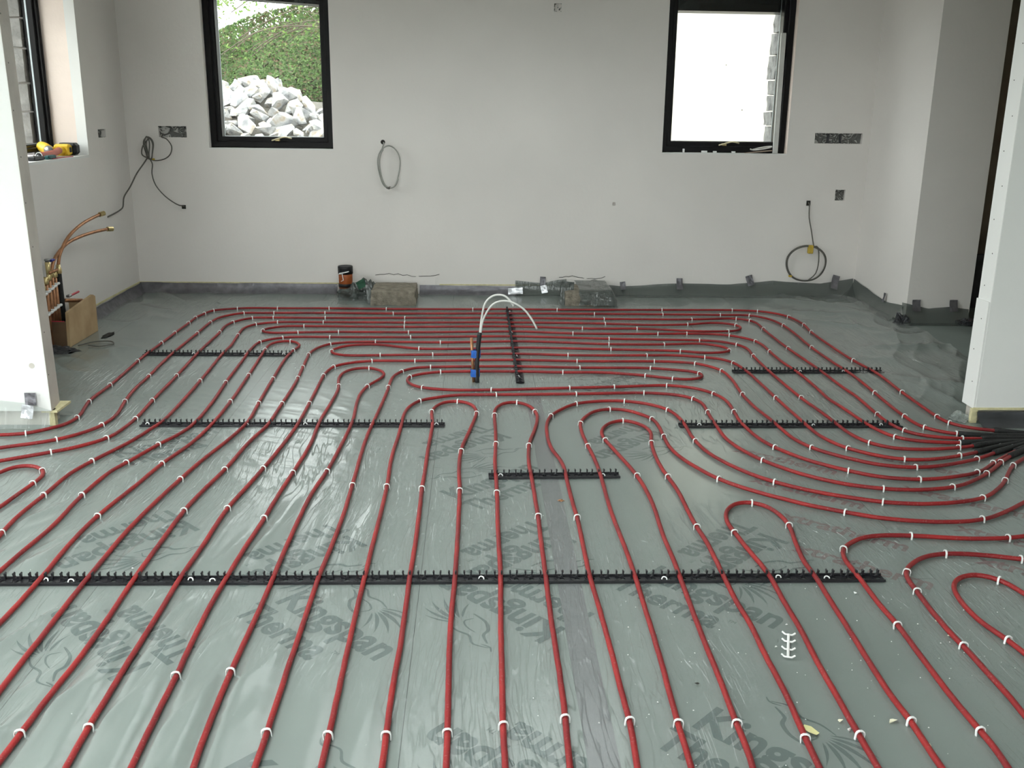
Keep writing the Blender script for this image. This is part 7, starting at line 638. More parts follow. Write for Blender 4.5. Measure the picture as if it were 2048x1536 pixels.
def staple_mesh():
    prof = [(-.0128, .001), (-.0128, .0165), (-.0105, .0228), (-.0045, .0262), (.0045, .0262), (.0105, .0228), (.0128, .0165), (.0128, .001)]
    inn = [(-.0104, .001), (-.0104, .0160), (-.0086, .0210), (-.0036, .0238), (.0036, .0238), (.0086, .0210), (.0104, .0160), (.0104, .001)]
    w = .0026; n = len(prof); vs = [(-w, a, b) for a, b in prof] + [(-w, a, b) for a, b in inn] + [(w, a, b) for a, b in prof] + [(w, a, b) for a, b in inn]; fs = []
    for i in range(n - 1):
        fs += [(i, i + 1, n + i + 1, n + i), (2 * n + i, 3 * n + i, 3 * n + i + 1, 2 * n + i + 1), (i, 2 * n + i, 2 * n + i + 1, i + 1), (n + i, n + i + 1, 3 * n + i + 1, 3 * n + i)]
    fs += [(0, n, 3 * n, 2 * n), (n - 1, 3 * n - 1, 4 * n - 1, 2 * n - 1)]
    return MB().add(vs, fs).mesh('pipe_staple', 'white_clip')
ME_S = staple_mesh()
for k, lst in STAPLES.items():
    for i, (x, y, a) in enumerate(lst):
        o = bpy.data.objects.new('pipe_staple', ME_S); COL.objects.link(o); o.location = (x, y, .0015); o.rotation_euler = (random.uniform(-.12, .12), 0, a + random.uniform(-.22, .22))
        o.scale = (1.15, 1, 1)
        tag(o, '%s white staple from the %s end of %s' % (ORD[i], PIPE_NAME[k][1], PIPE_NAME[k][0]), 'staple', 'staples on ' + PIPE_NAME[k][0][4:])

# ------------------------------------------------------------------ clip rails
def rail_strip(n, w=.044, t=.004):
    """strip of n 50 mm units: plate with a round hole and a raised zig-zag rib in each"""
    b = MB(); vs = []; fs = []; K = 12; ids = {}
    def vid(p):
        q = (round(p[0], 5), round(p[1], 5), round(p[2], 5))
        if q not in ids: ids[q] = len(vs); vs.append(q)
        return ids[q]
    for u in range(n):
        x0 = u * .05; cx, cy, r = x0 + .034, 0, .0085
        for k in range(K):
            a0, a1 = 2 * math.pi * k / K + math.pi / 4, 2 * math.pi * (k + 1) / K + math.pi / 4
            def sq(a):
                c, s_ = math.cos(a), math.sin(a); m_ = max(abs(c), abs(s_)); return (x0 + .025 + .025 * c / m_, (w / 2) * s_ / m_)
            for z, flip in ((t, False), (0, True)):
                q = [vid((*sq(a0), z)), vid((*sq(a1), z)), vid((cx + r * math.cos(a1), cy + r * math.sin(a1), z)), vid((cx + r * math.cos(a0), cy + r * math.sin(a0), z))]
                fs.append(tuple(q[::-1] if not flip else q))
            q = [vid((cx + r * math.cos(a0), cy + r * math.sin(a0), 0)), vid((cx + r * math.cos(a1), cy + r * math.sin(a1), 0)), vid((cx + r * math.cos(a1), cy + r * math.sin(a1), t)), vid((cx + r * math.cos(a0), cy + r * math.sin(a0), t))]
            fs.append(tuple(q))
    b.add(vs, fs)
    L = n * .05
    b.box(0, L, -w / 2 - .002, -w / 2 + .002, 0, t + .004); b.box(0, L, w / 2 - .004, w / 2 + .001, 0, t + .006)
    for u in range(n):
        x0 = u * .05
        for (p, q) in (((.004, -.014), (.018, -.014)), ((.018, -.014), (.010, .010)), ((.010, .010), (.021, .012))):
            d = Vector((q[0] - p[0], q[1] - p[1], 0)); ln = d.length; mt = Matrix.Translation((x0 + (p[0] + q[0]) / 2, (p[1] + q[1]) / 2, t)) @ Matrix.Rotation(math.atan2(d.y, d.x), 4, 'Z')
            b.box(-ln / 2, ln / 2, -.0014, .0014, -.0005, .0028, mt)
    return b
def clip_mesh():
    out = [(-.0135, 0), (-.0125, .008), (-.0130, .018), (-.0145, .0245), (-.0110, .0268), (-.0080, .0235), (-.0088, .019), (-.0092, .0150), (-.0078, .0098), (-.0040, .0066), (0, .0056)]
    poly = out + [(-x, z) for x, z in out[:-1][::-1]]
    n = len(poly); m_ = n // 2
    b = MB(); vs = [(x, y, z) for y in (-.006, .006) for x, z in poly]
    fs = [(i, (i + 1) % n, n + (i + 1) % n, n + i) for i in range(n)]
    for s in (0, n):
        left = [(i, i + 1, ) for i in range(10)]
        strip = [(0, 1, 9, 10), (1, 2, 8, 9), (2, 7, 8), (2, 3, 6, 7), (3, 4, 5, 6)]
        right = [tuple((n - 1 - i) if i != 10 else 10 for i in f) for f in strip] + [(0, 10, n - 1)]
        fs += [tuple(s + i for i in f) for f in strip + right]
    b.add(vs, fs)
    me = b.mesh('clip', 'rail'); bm = bmesh.new(); bm.from_mesh(me); bmesh.ops.recalc_face_normals(bm, faces=bm.faces[:]); bm.to_mesh(me); bm.free(); return me
ME_C = clip_mesh()
ME_F = MB().tube(spline([(-.008, -.004, .004), (-.006, 0, .010), (0, .001, .012), (.007, -.001, .010), (.009, -.003, .004)], 2), .0022, 6).mesh('fixing', 'white_clip')
RAIL_STRIPS = {}
def rail(p, q, label, fixings, step=1):
    a = Vector((*p, 0)); d = Vector((*q, 0)) - a; n = max(1, round(d.length / .05)); rz = math.atan2(d.y, d.x)
    e = empty('clip_rail', (a.x, a.y, .0045)); e.rotation_euler = (0, 0, rz); tag(e, label, 'clip rail', 'black clip rails on the floor')
    if n not in RAIL_STRIPS: RAIL_STRIPS[n] = rail_strip(n).mesh('strip', 'rail')
    def kid(name, me, loc, rot=0):
        o = bpy.data.objects.new(name, me); COL.objects.link(o); o.parent = e; o.location = loc; o.rotation_euler = (0, 0, rot); return o
    sp = kid('strip', RAIL_STRIPS[n], (0, 0.022, 0))
    for i in range(n): kid('clip', ME_C, (i * .05 + .025, .036, .001))
    for i, u in enumerate(fixings): kid('fixing', ME_F, (u, .004 * (-1) ** i, .0), random.uniform(-.5, .5)).parent = sp
rail((-2.03, 5.90), (-1.12, 5.895), 'black clip rail farthest back on the plumbing side, shorter of two there', (.30, .62, .85))
rail((-1.60, 4.518), (-.13, 4.516), 'black clip rail lying level with the bright partition end', (.03, .50, .78, 1.1, 1.41))
rail((.055, 3.832), (.595, 3.842), 'short black clip rail under the two narrow red arches', (.05, .48))
rail((-2.10, 2.906), (1.35, 2.901), 'longest black clip rail crossing the near floor', (.72, .80, 1.18, 1.25, 2.12, 2.72, 3.10, 3.26))
rail((.99, 4.512), (2.09, 4.514), 'black clip rail leading toward the black sleeves', (.10, .66, 1.0))
rail((1.51, 5.525), (2.40, 5.532), 'black clip rail farthest back below the boxed out corner', (.08, .40, .66))
rail((.27, 5.297), (.27, 7.35), 'black clip rail running lengthwise under the far pipe runs', (.12, .6, 1.25, 1.95))

# ------------------------------------------------------------------ windows
def frame_ring(b, u0, u1, z0, z1, w, d0, d1, ch=.006):
    """mitred frame ring, chamfered on its room side"""
    o = [(u0, z0), (u1, z0), (u1, z1), (u0, z1)]; i_ = [(u0 + w, z0 + w), (u1 - w, z0 + w), (u1 - w, z1 - w), (u0 + w, z1 - w)]
    oc = [(u0 + ch, z0 + ch), (u1 - ch, z0 + ch), (u1 - ch, z1 - ch), (u0 + ch, z1 - ch)]; ic = [(u0 + w - ch, z0 + w - ch), (u1 - w + ch, z0 + w - ch), (u1 - w + ch, z1 - w + ch), (u0 + w - ch, z1 - w + ch)]
    loops = [(o, d1), (o, d0 + ch), (oc, d0), (ic, d0), (i_, d0 + ch), (i_, d1)]
    vs = [(p[0], d, p[1]) for l, d in loops for p in l]; fs = []
    for a in range(6):
        c = (a + 1) % 6
        for k in range(4): j = (k + 1) % 4; fs.append((a * 4 + k, a * 4 + j, c * 4 + j, c * 4 + k))
    b.add(vs, fs)
def window(n, fn, u0, u1, z0, z1, d, label, fw=.05, sw=.042, handle=None, depth=.15):
    e = empty('window_%d' % n, fn((u0 + u1) / 2, d, z0)); struct(e, label, 'window')
    b = MB(fn); frame_ring(b, u0, u1, z0, z1, fw, d, d + depth); b.build('window_frame', 'frame', e)
    b = MB(fn); frame_ring(b, u0 + fw - .008, u1 - fw + .008, z0 + fw - .008, z1 - fw + .008, sw, d + .022, d + depth - .015); sa = b.build('sash', 'frame', e)
    g = fw + sw - .014
    b = MB(fn); b.box(u0 + g, u1 - g, d + depth - .045, d + depth - .039, z0 + g, z1 - g); b.build('pane', 'glass', sa)
    b = MB(fn); frame_ring(b, u0 + g - .002, u1 - g + .002, z0 + g - .002, z1 - g + .002, .010, d + depth - .038, d + depth - .026, .001); b.build('glazing_bead', 'alu', sa)
    if handle is not None:
        b = MB(fn); zc = z0 + fw + .018
        b.tube([fn_id for fn_id in spline([(handle - .075, d + .006, zc - .012), (handle - .055, d + .0, zc - .006), (handle - .02, d - .006, zc + .004), (handle + .03, d - .012, zc + .016), (handle + .085, d - .012, zc + .006)], 4)], .0055, 8, True)
        h = b.build('handle', 'handle', sa, True)
        b = MB(fn); b.cbox(handle - .05, handle - .012, d - .001, d + .024, zc - .016, zc + .003, .003); b.build('handle_plate', 'brass', sa)
    return e
window(1, fb, W1[0], W1[1], W1[2] + .006, W1[3], .07, 'black framed window with rock heap and greenery outside', handle=-1.54)
window(2, fb, W2[0], W2[1], W2[2] + .006, W2[3], .07, 'black framed window showing a bright cream wall outside', handle=2.02)
window(3, fl, W3[0], W3[1], W3[2] + .03, W3[3], .235, 'black framed window in pink plastered recess above the tools', fw=.032, sw=.026, handle=None, depth=.10)
for n in range(3):
    a = -.25 + n * 1.5; window(4 + n, lambda u, d, z: (-4.25 - d, u, z), a, a + 1.5, .03, 2.53, .1, 'tall patio door leaf, number %d counting from the rear wall' % (n + 1))
for n in range(2):  # unseen rear glazing, added to let in more daylight
    a = -2.8 + n * 2.5; window(8 + n, lambda u, d, z: (u, -3.6 - d, z), a, a + 2.5, .03, 2.53, .1, 'tall added rear glazing leaf, number %d counting from the patio doors' % (n + 1))
for n, (a, c) in enumerate(((1.2, 3.2), (-2.1, .3))):  # unseen rooflights, added to raise the light on the near floor
    window(10 + n, lambda u, d, z: (u, z, CEIL + d), -2.5, -.1, a, c, .03, ('nearer', 'rearmost')[n] + ' rooflight added for daylight above the living side of the room')
window(12, lambda u, d, z: (u, z, CEIL + d), -.8, 1.2, 5.1, 6.2, .03, 'rooflight added for daylight above the pipes in the kitchen half')  # unseen rooflight, added to brighten the kitchen walls
# plaster linings of the recesses
MB().box(-2.955, -2.722, 7.199, 7.1995, 1.126, 2.3).build('reveal', 'pink', wl)
MB().box(-2.79, -2.7205, 7.1985, 7.199, 1.126, 2.3).build('reveal_skim', 'plaster_white', wl)
MB().box(-2.96, -2.7195, 4.95, 7.2, 1.110, 1.1265).build('sill', 'plaster_white', wl)
MB().box(2.4785, 2.4798, 8.0005, 8.075, 1.15, 2.46).build('reveal', 'pink', wb)
for (a, b_, z) in ((W1[0], W1[1], W1[2]), (W2[0], W2[1], W2[2])): MB().box(a, b_, 7.998, 8.09, z - .004, z + .004).build('sill', 'plaster_white', wb)
# eaves and soffit seen at the top of both back windows
for (x0, x1, z, tilt) in ((-2.3, -.9, 2.256, .060), (1.2, 2.9, 2.233, .002)):
    o = MB().box(x0, x1, 8.22, 8.44, z, z + .30).build('lintel_board', 'frame', wb)
    for v in o.data.vertices: v.co.z -= (v.co.x - (x0 + x1) / 2) * tilt

# socket chases
def chase(u0, u1, z0, z1, fn, parent, d=.031, ang=0):
    b = MB(fn); nu = max(4, int((u1 - u0) / .012)); nz = 6; vs = []; fs = []
    for j in range(nz + 1):
        for i in range(nu + 1):
            u = u0 + (u1 - u0) * i / nu; z = z0 + (z1 - z0) * j / nz
            vs.append((u, d + .008 * noise.noise(Vector((u * 60, z * 60, 2))), z))
    for j in range(nz):
        for i in range(nu): a = j * (nu + 1) + i; fs.append((a, a + 1, a + nu + 2, a + nu + 1))
    b.add(vs, fs); b.build('adhesive_patch', 'swirl', parent, True)
    b = MB(fn)   # crumbled rim of plaster round the cut
    for k in range(int((u1 - u0) * 2 / .012)):
        u = random.uniform(u0, u1); top = random.random() < .5; s = random.uniform(.002, .006)
        z = (z1 if top else z0)
        b.box(u - s, u + s, .001, .006, z - s * .9, z + s * .5)
    o = b.build('crumbled_rim', 'swirl', parent); o['kind'] = 'stuff'
chase(-2.472, -2.256, 1.226, 1.310, fb, wb); chase(2.695, 3.078, 1.236, 1.316, fb, wb); chase(2.905, 2.985, .788, .874, fb, wb); chase(.590, .648, 2.192, 2.250, fb, wb); chase(7.41, 7.56, 1.237, 1.295, fl, wl)
MB().cyl((2.945, 8.022, .83), (2.945, 8.030, .83), .032, 18).build('adhesive_patch', 'swirl', wb)
for x0 in (2.80, 2.90): MB(fb).box(x0, x0 + .012, .004, .03, 1.24, 1.312).build('batten', 'lead', wb)
# cracked, broken plaster above the blocks
for (x0, x1, z) in ((-.82, -.30, .155), (.68, 1.06, .145)):
    pts = [(x0 + (x1 - x0) * i / 14, 7.9985, z + .012 * noise.noise(Vector((i * .9, x0, 1))) + .010 * math.sin(i * .5)) for i in range(15)]
    MB().tube(pts, .0022, 5).build('plaster_crack', 'dark_bit', wb)
    top = [(x0 + .02 + (x1 - x0 - .05) * i / 16, z - .012 + .012 * noise.noise(Vector((i * 1.3, z, x0)))) for i in range(17)]
    MB().prism(top + [(x, .075) for x, _ in top[::-1]], 0, .006, Matrix(((1, 0, 0, 0), (0, 0, -1, 7.9992), (0, 1, 0, 0), (0, 0, 0, 1)))).build('broken_plaster', 'plaster', wb)

# ------------------------------------------------------------------ concrete blocks
def block(loc, sx, sy, sz, label, rz=0):
    bm = bmesh.new(); bmesh.ops.create_cube(bm, size=1); bmesh.ops.subdivide_edges(bm, edges=bm.edges[:], cuts=9, use_grid_fill=True)
    for v in bm.verts:
        c = v.co; k = sum(1 for q in c if abs(q) > .45)
        q_ = Vector((c.x * sx, c.y * sy, c.z * sz)); w = noise.noise(q_ * 9 + Vector(loc)) * .010 + noise.noise(q_ * 34) * .004
        v.co = Vector((c.x * sx, c.y * sy, (c.z + .5) * sz)) + Vector((c.x, c.y, c.z)).normalized() * w - (Vector((c.x * .3, c.y * .3, max(0, c.z) * .3)).normalized() * .010 if k >= 2 and c.z > 0 else Vector())
    me = bpy.data.meshes.new('concrete_block'); bm.to_mesh(me); bm.free(); me.materials.append(M['concrete'])
    o = bpy.data.objects.new('concrete_block', me); COL.objects.link(o); o.location = loc; o.rotation_euler = (0, 0, rz)
    return tag(o, label, 'block')
block((-.640, 7.70, .003), .345, .42, .115, 'bare brown grey concrete block projecting from the back wall', .01)
block((.865, 7.72, .003), .34, .42, .110, 'concrete block half wrapped in dark plastic sheet', -.01)
def cover():
    b = MB(); vs = []; fs = []; nx, ny = 20, 18
    for j in range(ny + 1):
        for i in range(nx + 1):
            s = i / nx; t = j / ny; x = .80 + s * .30; L = t * .72
            if L < .45: y, z = 7.97 - L, .125
            else: y, z = 7.97 - .45 - .03 - .10 * (L - .45), .125 - (L - .45) * .42
            if s > .85: z -= (s - .85) * .55
            n_ = noise.noise(Vector((x * 14, L * 12, 5)))
            vs.append((x + .02 * noise.noise(Vector((L * 9, 3, x))), y + .012 * n_, max(.006, z + .014 * abs(n_))))
    for j in range(ny):
        for i in range(nx): a = j * (nx + 1) + i; fs.append((a, a + 1, a + nx + 2, a + nx + 1))
    b.add(vs, fs); return b.build('sheet_offcut', 'sheet_up', None, True)
tag(cover(), 'dark crumpled plastic offcut draped over a concrete block', 'plastic sheet')
def crumple(name, c, sx, sy, sz, m, label, seed, cat='plastic scrap'):
    bm = bmesh.new(); bmesh.ops.create_icosphere(bm, subdivisions=4, radius=1)
    for v in bm.verts:
        n_ = 1 + .55 * noise.noise(v.co * 1.7 + Vector((seed, 0, 0))) - .35 * abs(noise.noise(v.co * 3.7 + Vector((0, seed, 0)))) - .16 * abs(noise.noise(v.co * 8 + Vector((0, seed, 0))))
        v.co = Vector((v.co.x * sx * n_, v.co.y * sy * n_, max(0.0, v.co.z * sz * n_)))
    me = bpy.data.meshes.new(name); bm.to_mesh(me); bm.free(); me.materials.append(M[m])
    o = bpy.data.objects.new(name, me); COL.objects.link(o); o.location = c; return tag(o, label, cat)
crumple('crumpled_sheet', (-.97, 7.77, .004), .15, .09, .10, 'sheet_up', 'crumpled dark plastic heaped around the orange drain pipe', 1)
crumple('crumpled_sheet', (-.86, 7.80, .004), .07, .08, .16, 'sheet_up', 'dark plastic bunched between drain pipe and bare block', 2)
tape_piece(-.825, 7.60, .085, .05, .17, .12, 'translucent sheet flap hanging on the bare concrete block', 'sheet_up', curl=.03, seed=21, name='sheet_flap')
tape_piece(-.90, 7.70, .135, .07, .06, .5, 'dark green printed scrap beside the orange drain pipe', 'green', curl=.02, seed=22, name='printed_scrap')
tape_piece(.71, 7.60, .09, .10, .18, -.08, 'dark plastic flap standing beside the sheet covered block', 'sheet_up', curl=.03, seed=23, name='sheet_flap')

crumple('crumpled_sheet', (2.44, 4.655, .004), .05, .06, .035, 'sheet', 'clear plastic bunched under the white partition corner by the sleeves', 15)
crumple('crumpled_sheet', (3.10, 6.93, .004), .06, .06, .08, 'tile_grey', 'dark shiny plastic bunched at the boxed out corner foot', 16)
crumple('crumpled_sheet', (3.56, 6.90, .004), .07, .05, .05, 'tile_grey', 'dark shiny plastic bunched before the dark passage', 17)
# ------------------------------------------------------------------ drain pipe
e = empty('drain_pipe', (-1.042, 7.85, .0)); tag(e, 'orange drain pipe stub with black cap and torn white tape', 'drain pipe')
MB().lathe([(.054, .0), (.055, .16), (.055, .20)], (-1.042, 7.85, .004), 28).build('pipe_body', 'orange', e, True)
cap = MB().lathe([(.0595, .19), (.0595, .245), (.057, .252), (.050, .250), (.048, .247)], (-1.042, 7.85, 0), 28).build('cap', 'black', e, True)
MB().lathe([(.047, .2465), (.047, .250)], (-1.042, 7.85, 0), 28).build('cap_disc', 'lead', cap)
MB().lathe([(.058, .085), (.059, .105), (.057, .112)], (-1.042, 7.85, 0), 28).build('collar', 'black', e, True)
b = MB()
for (a0, z0, a1, z1, w) in ((-2.35, .197, -1.0, .214, .010), (-1.9, .20, -1.75, .145, .006), (-1.75, .145, -2.1, .135, .004), (-2.6, .19, -2.0, .196, .006)):
    pr_ = []
    for i in range(7):
        t = i / 6; a = a0 + (a1 - a0) * t; pr_.append((-1.042 + .0605 * math.cos(a), 7.85 + .0605 * math.sin(a), z0 + (z1 - z0) * t))
    b.tube(pr_, w * .5, 5)
b.build('torn_tape', 'white_clip', e)

# ------------------------------------------------------------------ copper and cable stub in the middle of the floor
e = empty('service_stub', (0, 5.33, 0)); tag(e, 'copper pipe and black conduit bound with blue tape, white cables arching out', 'service stub')
MB().tube([(-.012, 5.335, .0), (-.018, 5.335, .12), (-.024, 5.335, .255)], .0085, 12).build('copper_pipe', 'copper', e, True)
MB().tube(spline([(.008, 5.325, .0), (.006, 5.325, .10), (.012, 5.325, .20), (.021, 5.325, .288)], 4), .0125, 12).build('conduit', 'black', e, True)
for z in (.055, .165):
    b = MB(); c = (-.004 + (z - .05) * .03, 5.33, z)
    prof = []
    for j, (rz_, zz) in enumerate(((1.0, -.022), (1.06, -.015), (1.0, 0), (1.07, .012), (1.0, .022))):
        prof.append([(c[0] + (.0255 * math.cos(k * 2 * math.pi / 18)) * rz_, c[1] + .0155 * math.sin(k * 2 * math.pi / 18) * rz_, c[2] + zz) for k in range(18)])
    vs = [p for r in prof for p in r]; fs = [(j * 18 + k, j * 18 + (k + 1) % 18, (j + 1) * 18 + (k + 1) % 18, (j + 1) * 18 + k) for j in range(4) for k in range(18)]
    b.add(vs, fs); b.build('tape_band', 'blue', e, True)
MB().tube(spline([(.021, 5.325, .27), (.030, 5.33, .36), (.050, 5.33, .45), (.095, 5.335, .492), (.150, 5.33, .495), (.185, 5.32, .47), (.206, 5.315, .438)], 5), .0055, 8).build('white_wire', 'white_cable', e, True)
MB().tube(spline([(.024, 5.325, .27), (.040, 5.325, .36), (.085, 5.32, .44), (.140, 5.31, .468), (.200, 5.30, .462), (.262, 5.295, .425), (.305, 5.29, .372), (.335, 5.285, .318)], 5), .0055, 8).build('white_wire', 'white_cable', e, True)

# ------------------------------------------------------------------ cables on the walls
def cable(name, pts, r, m, label, extra=None, k=6):
    e = empty(name, pts[0]); tag(e, label, 'cable')
    MB().tube(spline(pts, k), r, 7).build('cable_loop', m, e, True)
    for x in extra or []: x(e)
    return e
yb = 7.988
def ring(cx, cz, rx, rz, y, a0, turns, n=40, wob=.006, tilt=0):
    return [(cx + (rx + wob * math.sin(3 * t)) * math.cos(t), y + wob * math.sin(2 * t), cz + (rz + wob * math.cos(2 * t)) * math.sin(t)) for t in [a0 + turns * 2 * math.pi * i / n for i in range(n + 1)]]
cable('cable_coil', [(-.735, 8.02, 1.205), (-.725, 7.97, 1.20), (-.735, 7.95, 1.165)] + ring(-.686, 1.02, .085, .17, 7.945, 2.2, 1.0, 26, .007) + ring(-.678, 1.024, .080, .168, 7.935, 2.25, .55, 16, .004), .0055, 'cable', 'grey cable loop hanging between the two back windows',
      [lambda e: MB().lathe([(.018, 0), (.012, .004)], n=10).build('wall_hole', 'dark_bit', e, loc=(-.735, 7.9985, 1.208), rot=(math.pi / 2, 0, 0)), lambda e: MB().tube([(-.705, 7.945, .860), (-.69, 7.93, .856), (-.68, 7.945, .862)], .009, 8).build('cable_tie', 'cable_dark', e)], 3)
cable('cable_coil', [(2.692, 8.02, .765), (2.692, 7.975, .76), (2.700, 7.97, .65), (2.725, 7.965, .55), (2.752, 7.955, .43)] + ring(2.70, .283, .165, .150, 7.945, 1.2, 1.0, 30, .004) + [(2.79, 7.95, .41), (2.805, 7.95, .30), (2.79, 7.95, .20), (2.73, 7.95, .140)] + ring(2.698, .283, .157, .144, 7.935, -1.4, 1.0, 30, .004), .0048, 'cable_dark', 'coiled grey cable hanging below the double socket hole, tied with yellow tape',
      [lambda e: MB().cbox(2.705, 2.745, 7.925, 7.962, .365, .432, .004).build('yellow_tie', 'yellowtape', e), lambda e: MB().box(2.675, 2.705, 7.992, 7.9985, .745, .785).build('wall_hole', 'dark_bit', e), lambda e: MB().cbox(2.565, 2.59, 7.93, 7.955, .17, .185, .003).build('tape_mark', 'yellowtape', e)], 3)
cable('cable_bundle', [(-2.44, 8.02, 1.25), (-2.44, 7.96, 1.228)] + [(-2.40, 7.95, 1.215), (-2.365, 7.95, 1.16), (-2.38, 7.95, 1.10), (-2.43, 7.95, 1.062), (-2.50, 7.95, 1.050)] + ring(-2.540, 1.145, .034, .090, 7.945, -1.5, 1.0, 20, .006) + ring(-2.530, 1.140, .022, .082, 7.938, -1.5, 1.0, 20, .004) + ring(-2.545, 1.15, .015, .086, 7.932, -1.5, 1.0, 20, .004) + [(-2.54, 7.95, 1.06), (-2.525, 7.955, 1.02), (-2.535, 7.955, .95), (-2.515, 7.96, .86), (-2.45, 7.965, .775), (-2.37, 7.97, .715), (-2.325, 7.98, .700), (-2.308, 8.02, .69)], .0045, 'cable_dark', 'bundled grey cables knotted below the torn triple socket hole',
      [lambda e: MB().lathe([(.014, 0), (.010, .012)], n=10).build('tape_knot', 'yellowtape', e, loc=(-2.515, 7.955, 1.055)), lambda e: MB().box(-2.335, -2.305, 7.992, 7.9985, .675, .705).build('wall_hole', 'dark_bit', e), lambda e: MB().tube(spline([(-2.535, 7.945, 1.215), (-2.585, 7.95, 1.16), (-2.60, 7.955, 1.10), (-2.57, 7.95, 1.075), (-2.54, 7.95, 1.08)], 6), .0052, 7).build('cable_loop', 'cable_dark', e, True)], 3)
cable('loose_cable', [(-2.55, 7.945, 1.08), (-2.58, 7.92, 1.03), (-2.63, 7.88, .95), (-2.665, 7.82, .86), (-2.685, 7.72, .79), (-2.690, 7.69, .72), (-2.690, 7.62, .70), (-2.695, 7.50, .685), (-2.715, 7.44, .672), (-2.74, 7.42, .66)], .0055, 'cable_dark', 'thick grey cable sagging across the corner to the side wall')

# ------------------------------------------------------------------ plumbing riser behind the wooden box
e = empty('plumbing_riser', (-2.64, 6.2, 0)); tag(e, 'row of copper pipes with brass valves rising beside the side wall', 'plumbing')
for i, (y, z) in enumerate(((6.06, .40), (6.11, .43), (6.16, .445), (6.205, .46), (6.25, .45))):
    cp = MB().tube([(-2.65, y, .0), (-2.65, y, z)], .0105, 12).build('copper_pipe', 'copper', e, True)
    MB().lathe([(.013, 0), (.017, .006), (.017, .022), (.013, .028), (.012, .045)], (-2.65, y, z - .03), 12).build('fitting', 'brass', cp, True)
    for zz in (.21 + i * .006, .34 + i * .008):
        MB().cbox(-2.672, -2.630, y - .022, y + .022, zz, zz + .016, .004).build('pipe_clip', 'white_clip', cp)
MB().tube([(-2.64, 6.29, .02), (-2.64, 6.29, .44)], .0155, 12).build('insulated_pipe', 'sleeve', e, True)
MB().lathe([(.014, 0), (.019, .008), (.019, .035), (.014, .04), (.013, .06)], (-2.64, 6.29, .435), 12).build('fitting', 'brass', e, True)
MB().tube([(-2.64, 6.15, .465), (-2.64, 6.29, .465)], .009, 10).build('copper_pipe', 'copper', e, True)
MB().tube([(-2.65, 6.16, .44), (-2.65, 6.165, .53)], .014, 12, True, [.012, .016]).build('valve_body', 'brass', e, True)
MB().lathe([(.016, 0), (.013, .02), (.018, .025), (.018, .034)], (-2.65, 6.165, .515), 12).build('valve_head', 'grey_metal', e, True)
MB().cbox(-2.655, -2.63, 6.185, 6.235, .528, .542, .004).build('lever', 'blue_lever', e)
MB().tube(spline([(-2.64, 6.295, .49), (-2.635, 6.33, .56), (-2.62, 6.45, .65), (-2.60, 6.65, .712), (-2.585, 6.92, .742)], 6), .0105, 10).build('bent_copper_pipe', 'copper', e, True)
MB().tube(spline([(-2.65, 6.21, .47), (-2.645, 6.27, .54), (-2.63, 6.42, .605), (-2.61, 6.60, .63), (-2.585, 6.80, .638), (-2.565, 6.985, .635)], 6), .0105, 10).build('bent_copper_pipe', 'copper', e, True)
for c, d in (((-2.585, 6.92, .742), (.02, .035, .006)), ((-2.565, 6.985, .635), (.02, .04, -.003))):
    MB().cyl(c, tuple(a + b_ for a, b_ in zip(c, d)), .0165, 12).build('brass_cap', 'brass', e)
MB().tube([(-2.63, 6.31, .262), (-2.60, 6.50, .225)], .013, 10).build('copper_pipe', 'copper', e, True)
MB().cbox(-2.63, -2.605, 6.33, 6.37, .275, .292, .004).build('valve_body', 'grey_metal', e)
MB().cbox(-2.618, -2.606, 6.36, 6.50, .278, .291, .004).build('lever', 'red_lever', e)
e = empty('wooden_box', (-2.56, 6.3, 0)); tag(e, 'open plywood box boarding around the copper pipes', 'box')
Y0, Y1 = 6.105, 6.575
b = MB(); poly = [(Y0, .0), (Y1, .0), (Y1 + .01, .235), (Y1 - .03, .252), (Y0 + .02, .218)]
b.prism(poly, 0, .018, Matrix(((0, 0, 1, -2.560), (1, 0, 0, 0), (0, 1, 0, .004), (0, 0, 0, 1)))); b.build('side_board', 'wood', e)
b = MB(); b.box(-2.71, -2.560, Y0, Y0 + .018, .004, .165); b.build('end_board', 'wood_shaded', e)
b = MB(); b.box(-2.71, -2.560, Y1 - .018, Y1, .004, .20); b.build('end_board', 'wood', e)
MB().tube([(-2.70, Y0 + .004, .168), (-2.565, Y0 + .004, .166)], .004, 6).build('red_edge', 'red_lever', e)
crumple('crumpled_sheet', (-2.58, 5.99, .004), .12, .07, .035, 'tile_grey', 'dark shiny plastic crumpled at the foot of the wooden box', 5)
crumple('debris_clump', (-2.43, 6.45, .004), .03, .09, .007, 'dark_bit', 'dark dusty debris swept beside the wooden box', 6, 'debris')
cable('wire_scrap', [(-2.50, 6.12, .012), (-2.44, 6.22, .012), (-2.35, 6.24, .012), (-2.30, 6.17, .012), (-2.36, 6.10, .012), (-2.44, 6.13, .012)], .004, 'cable_dark', 'thin curl of wire on the floor before the wooden box')

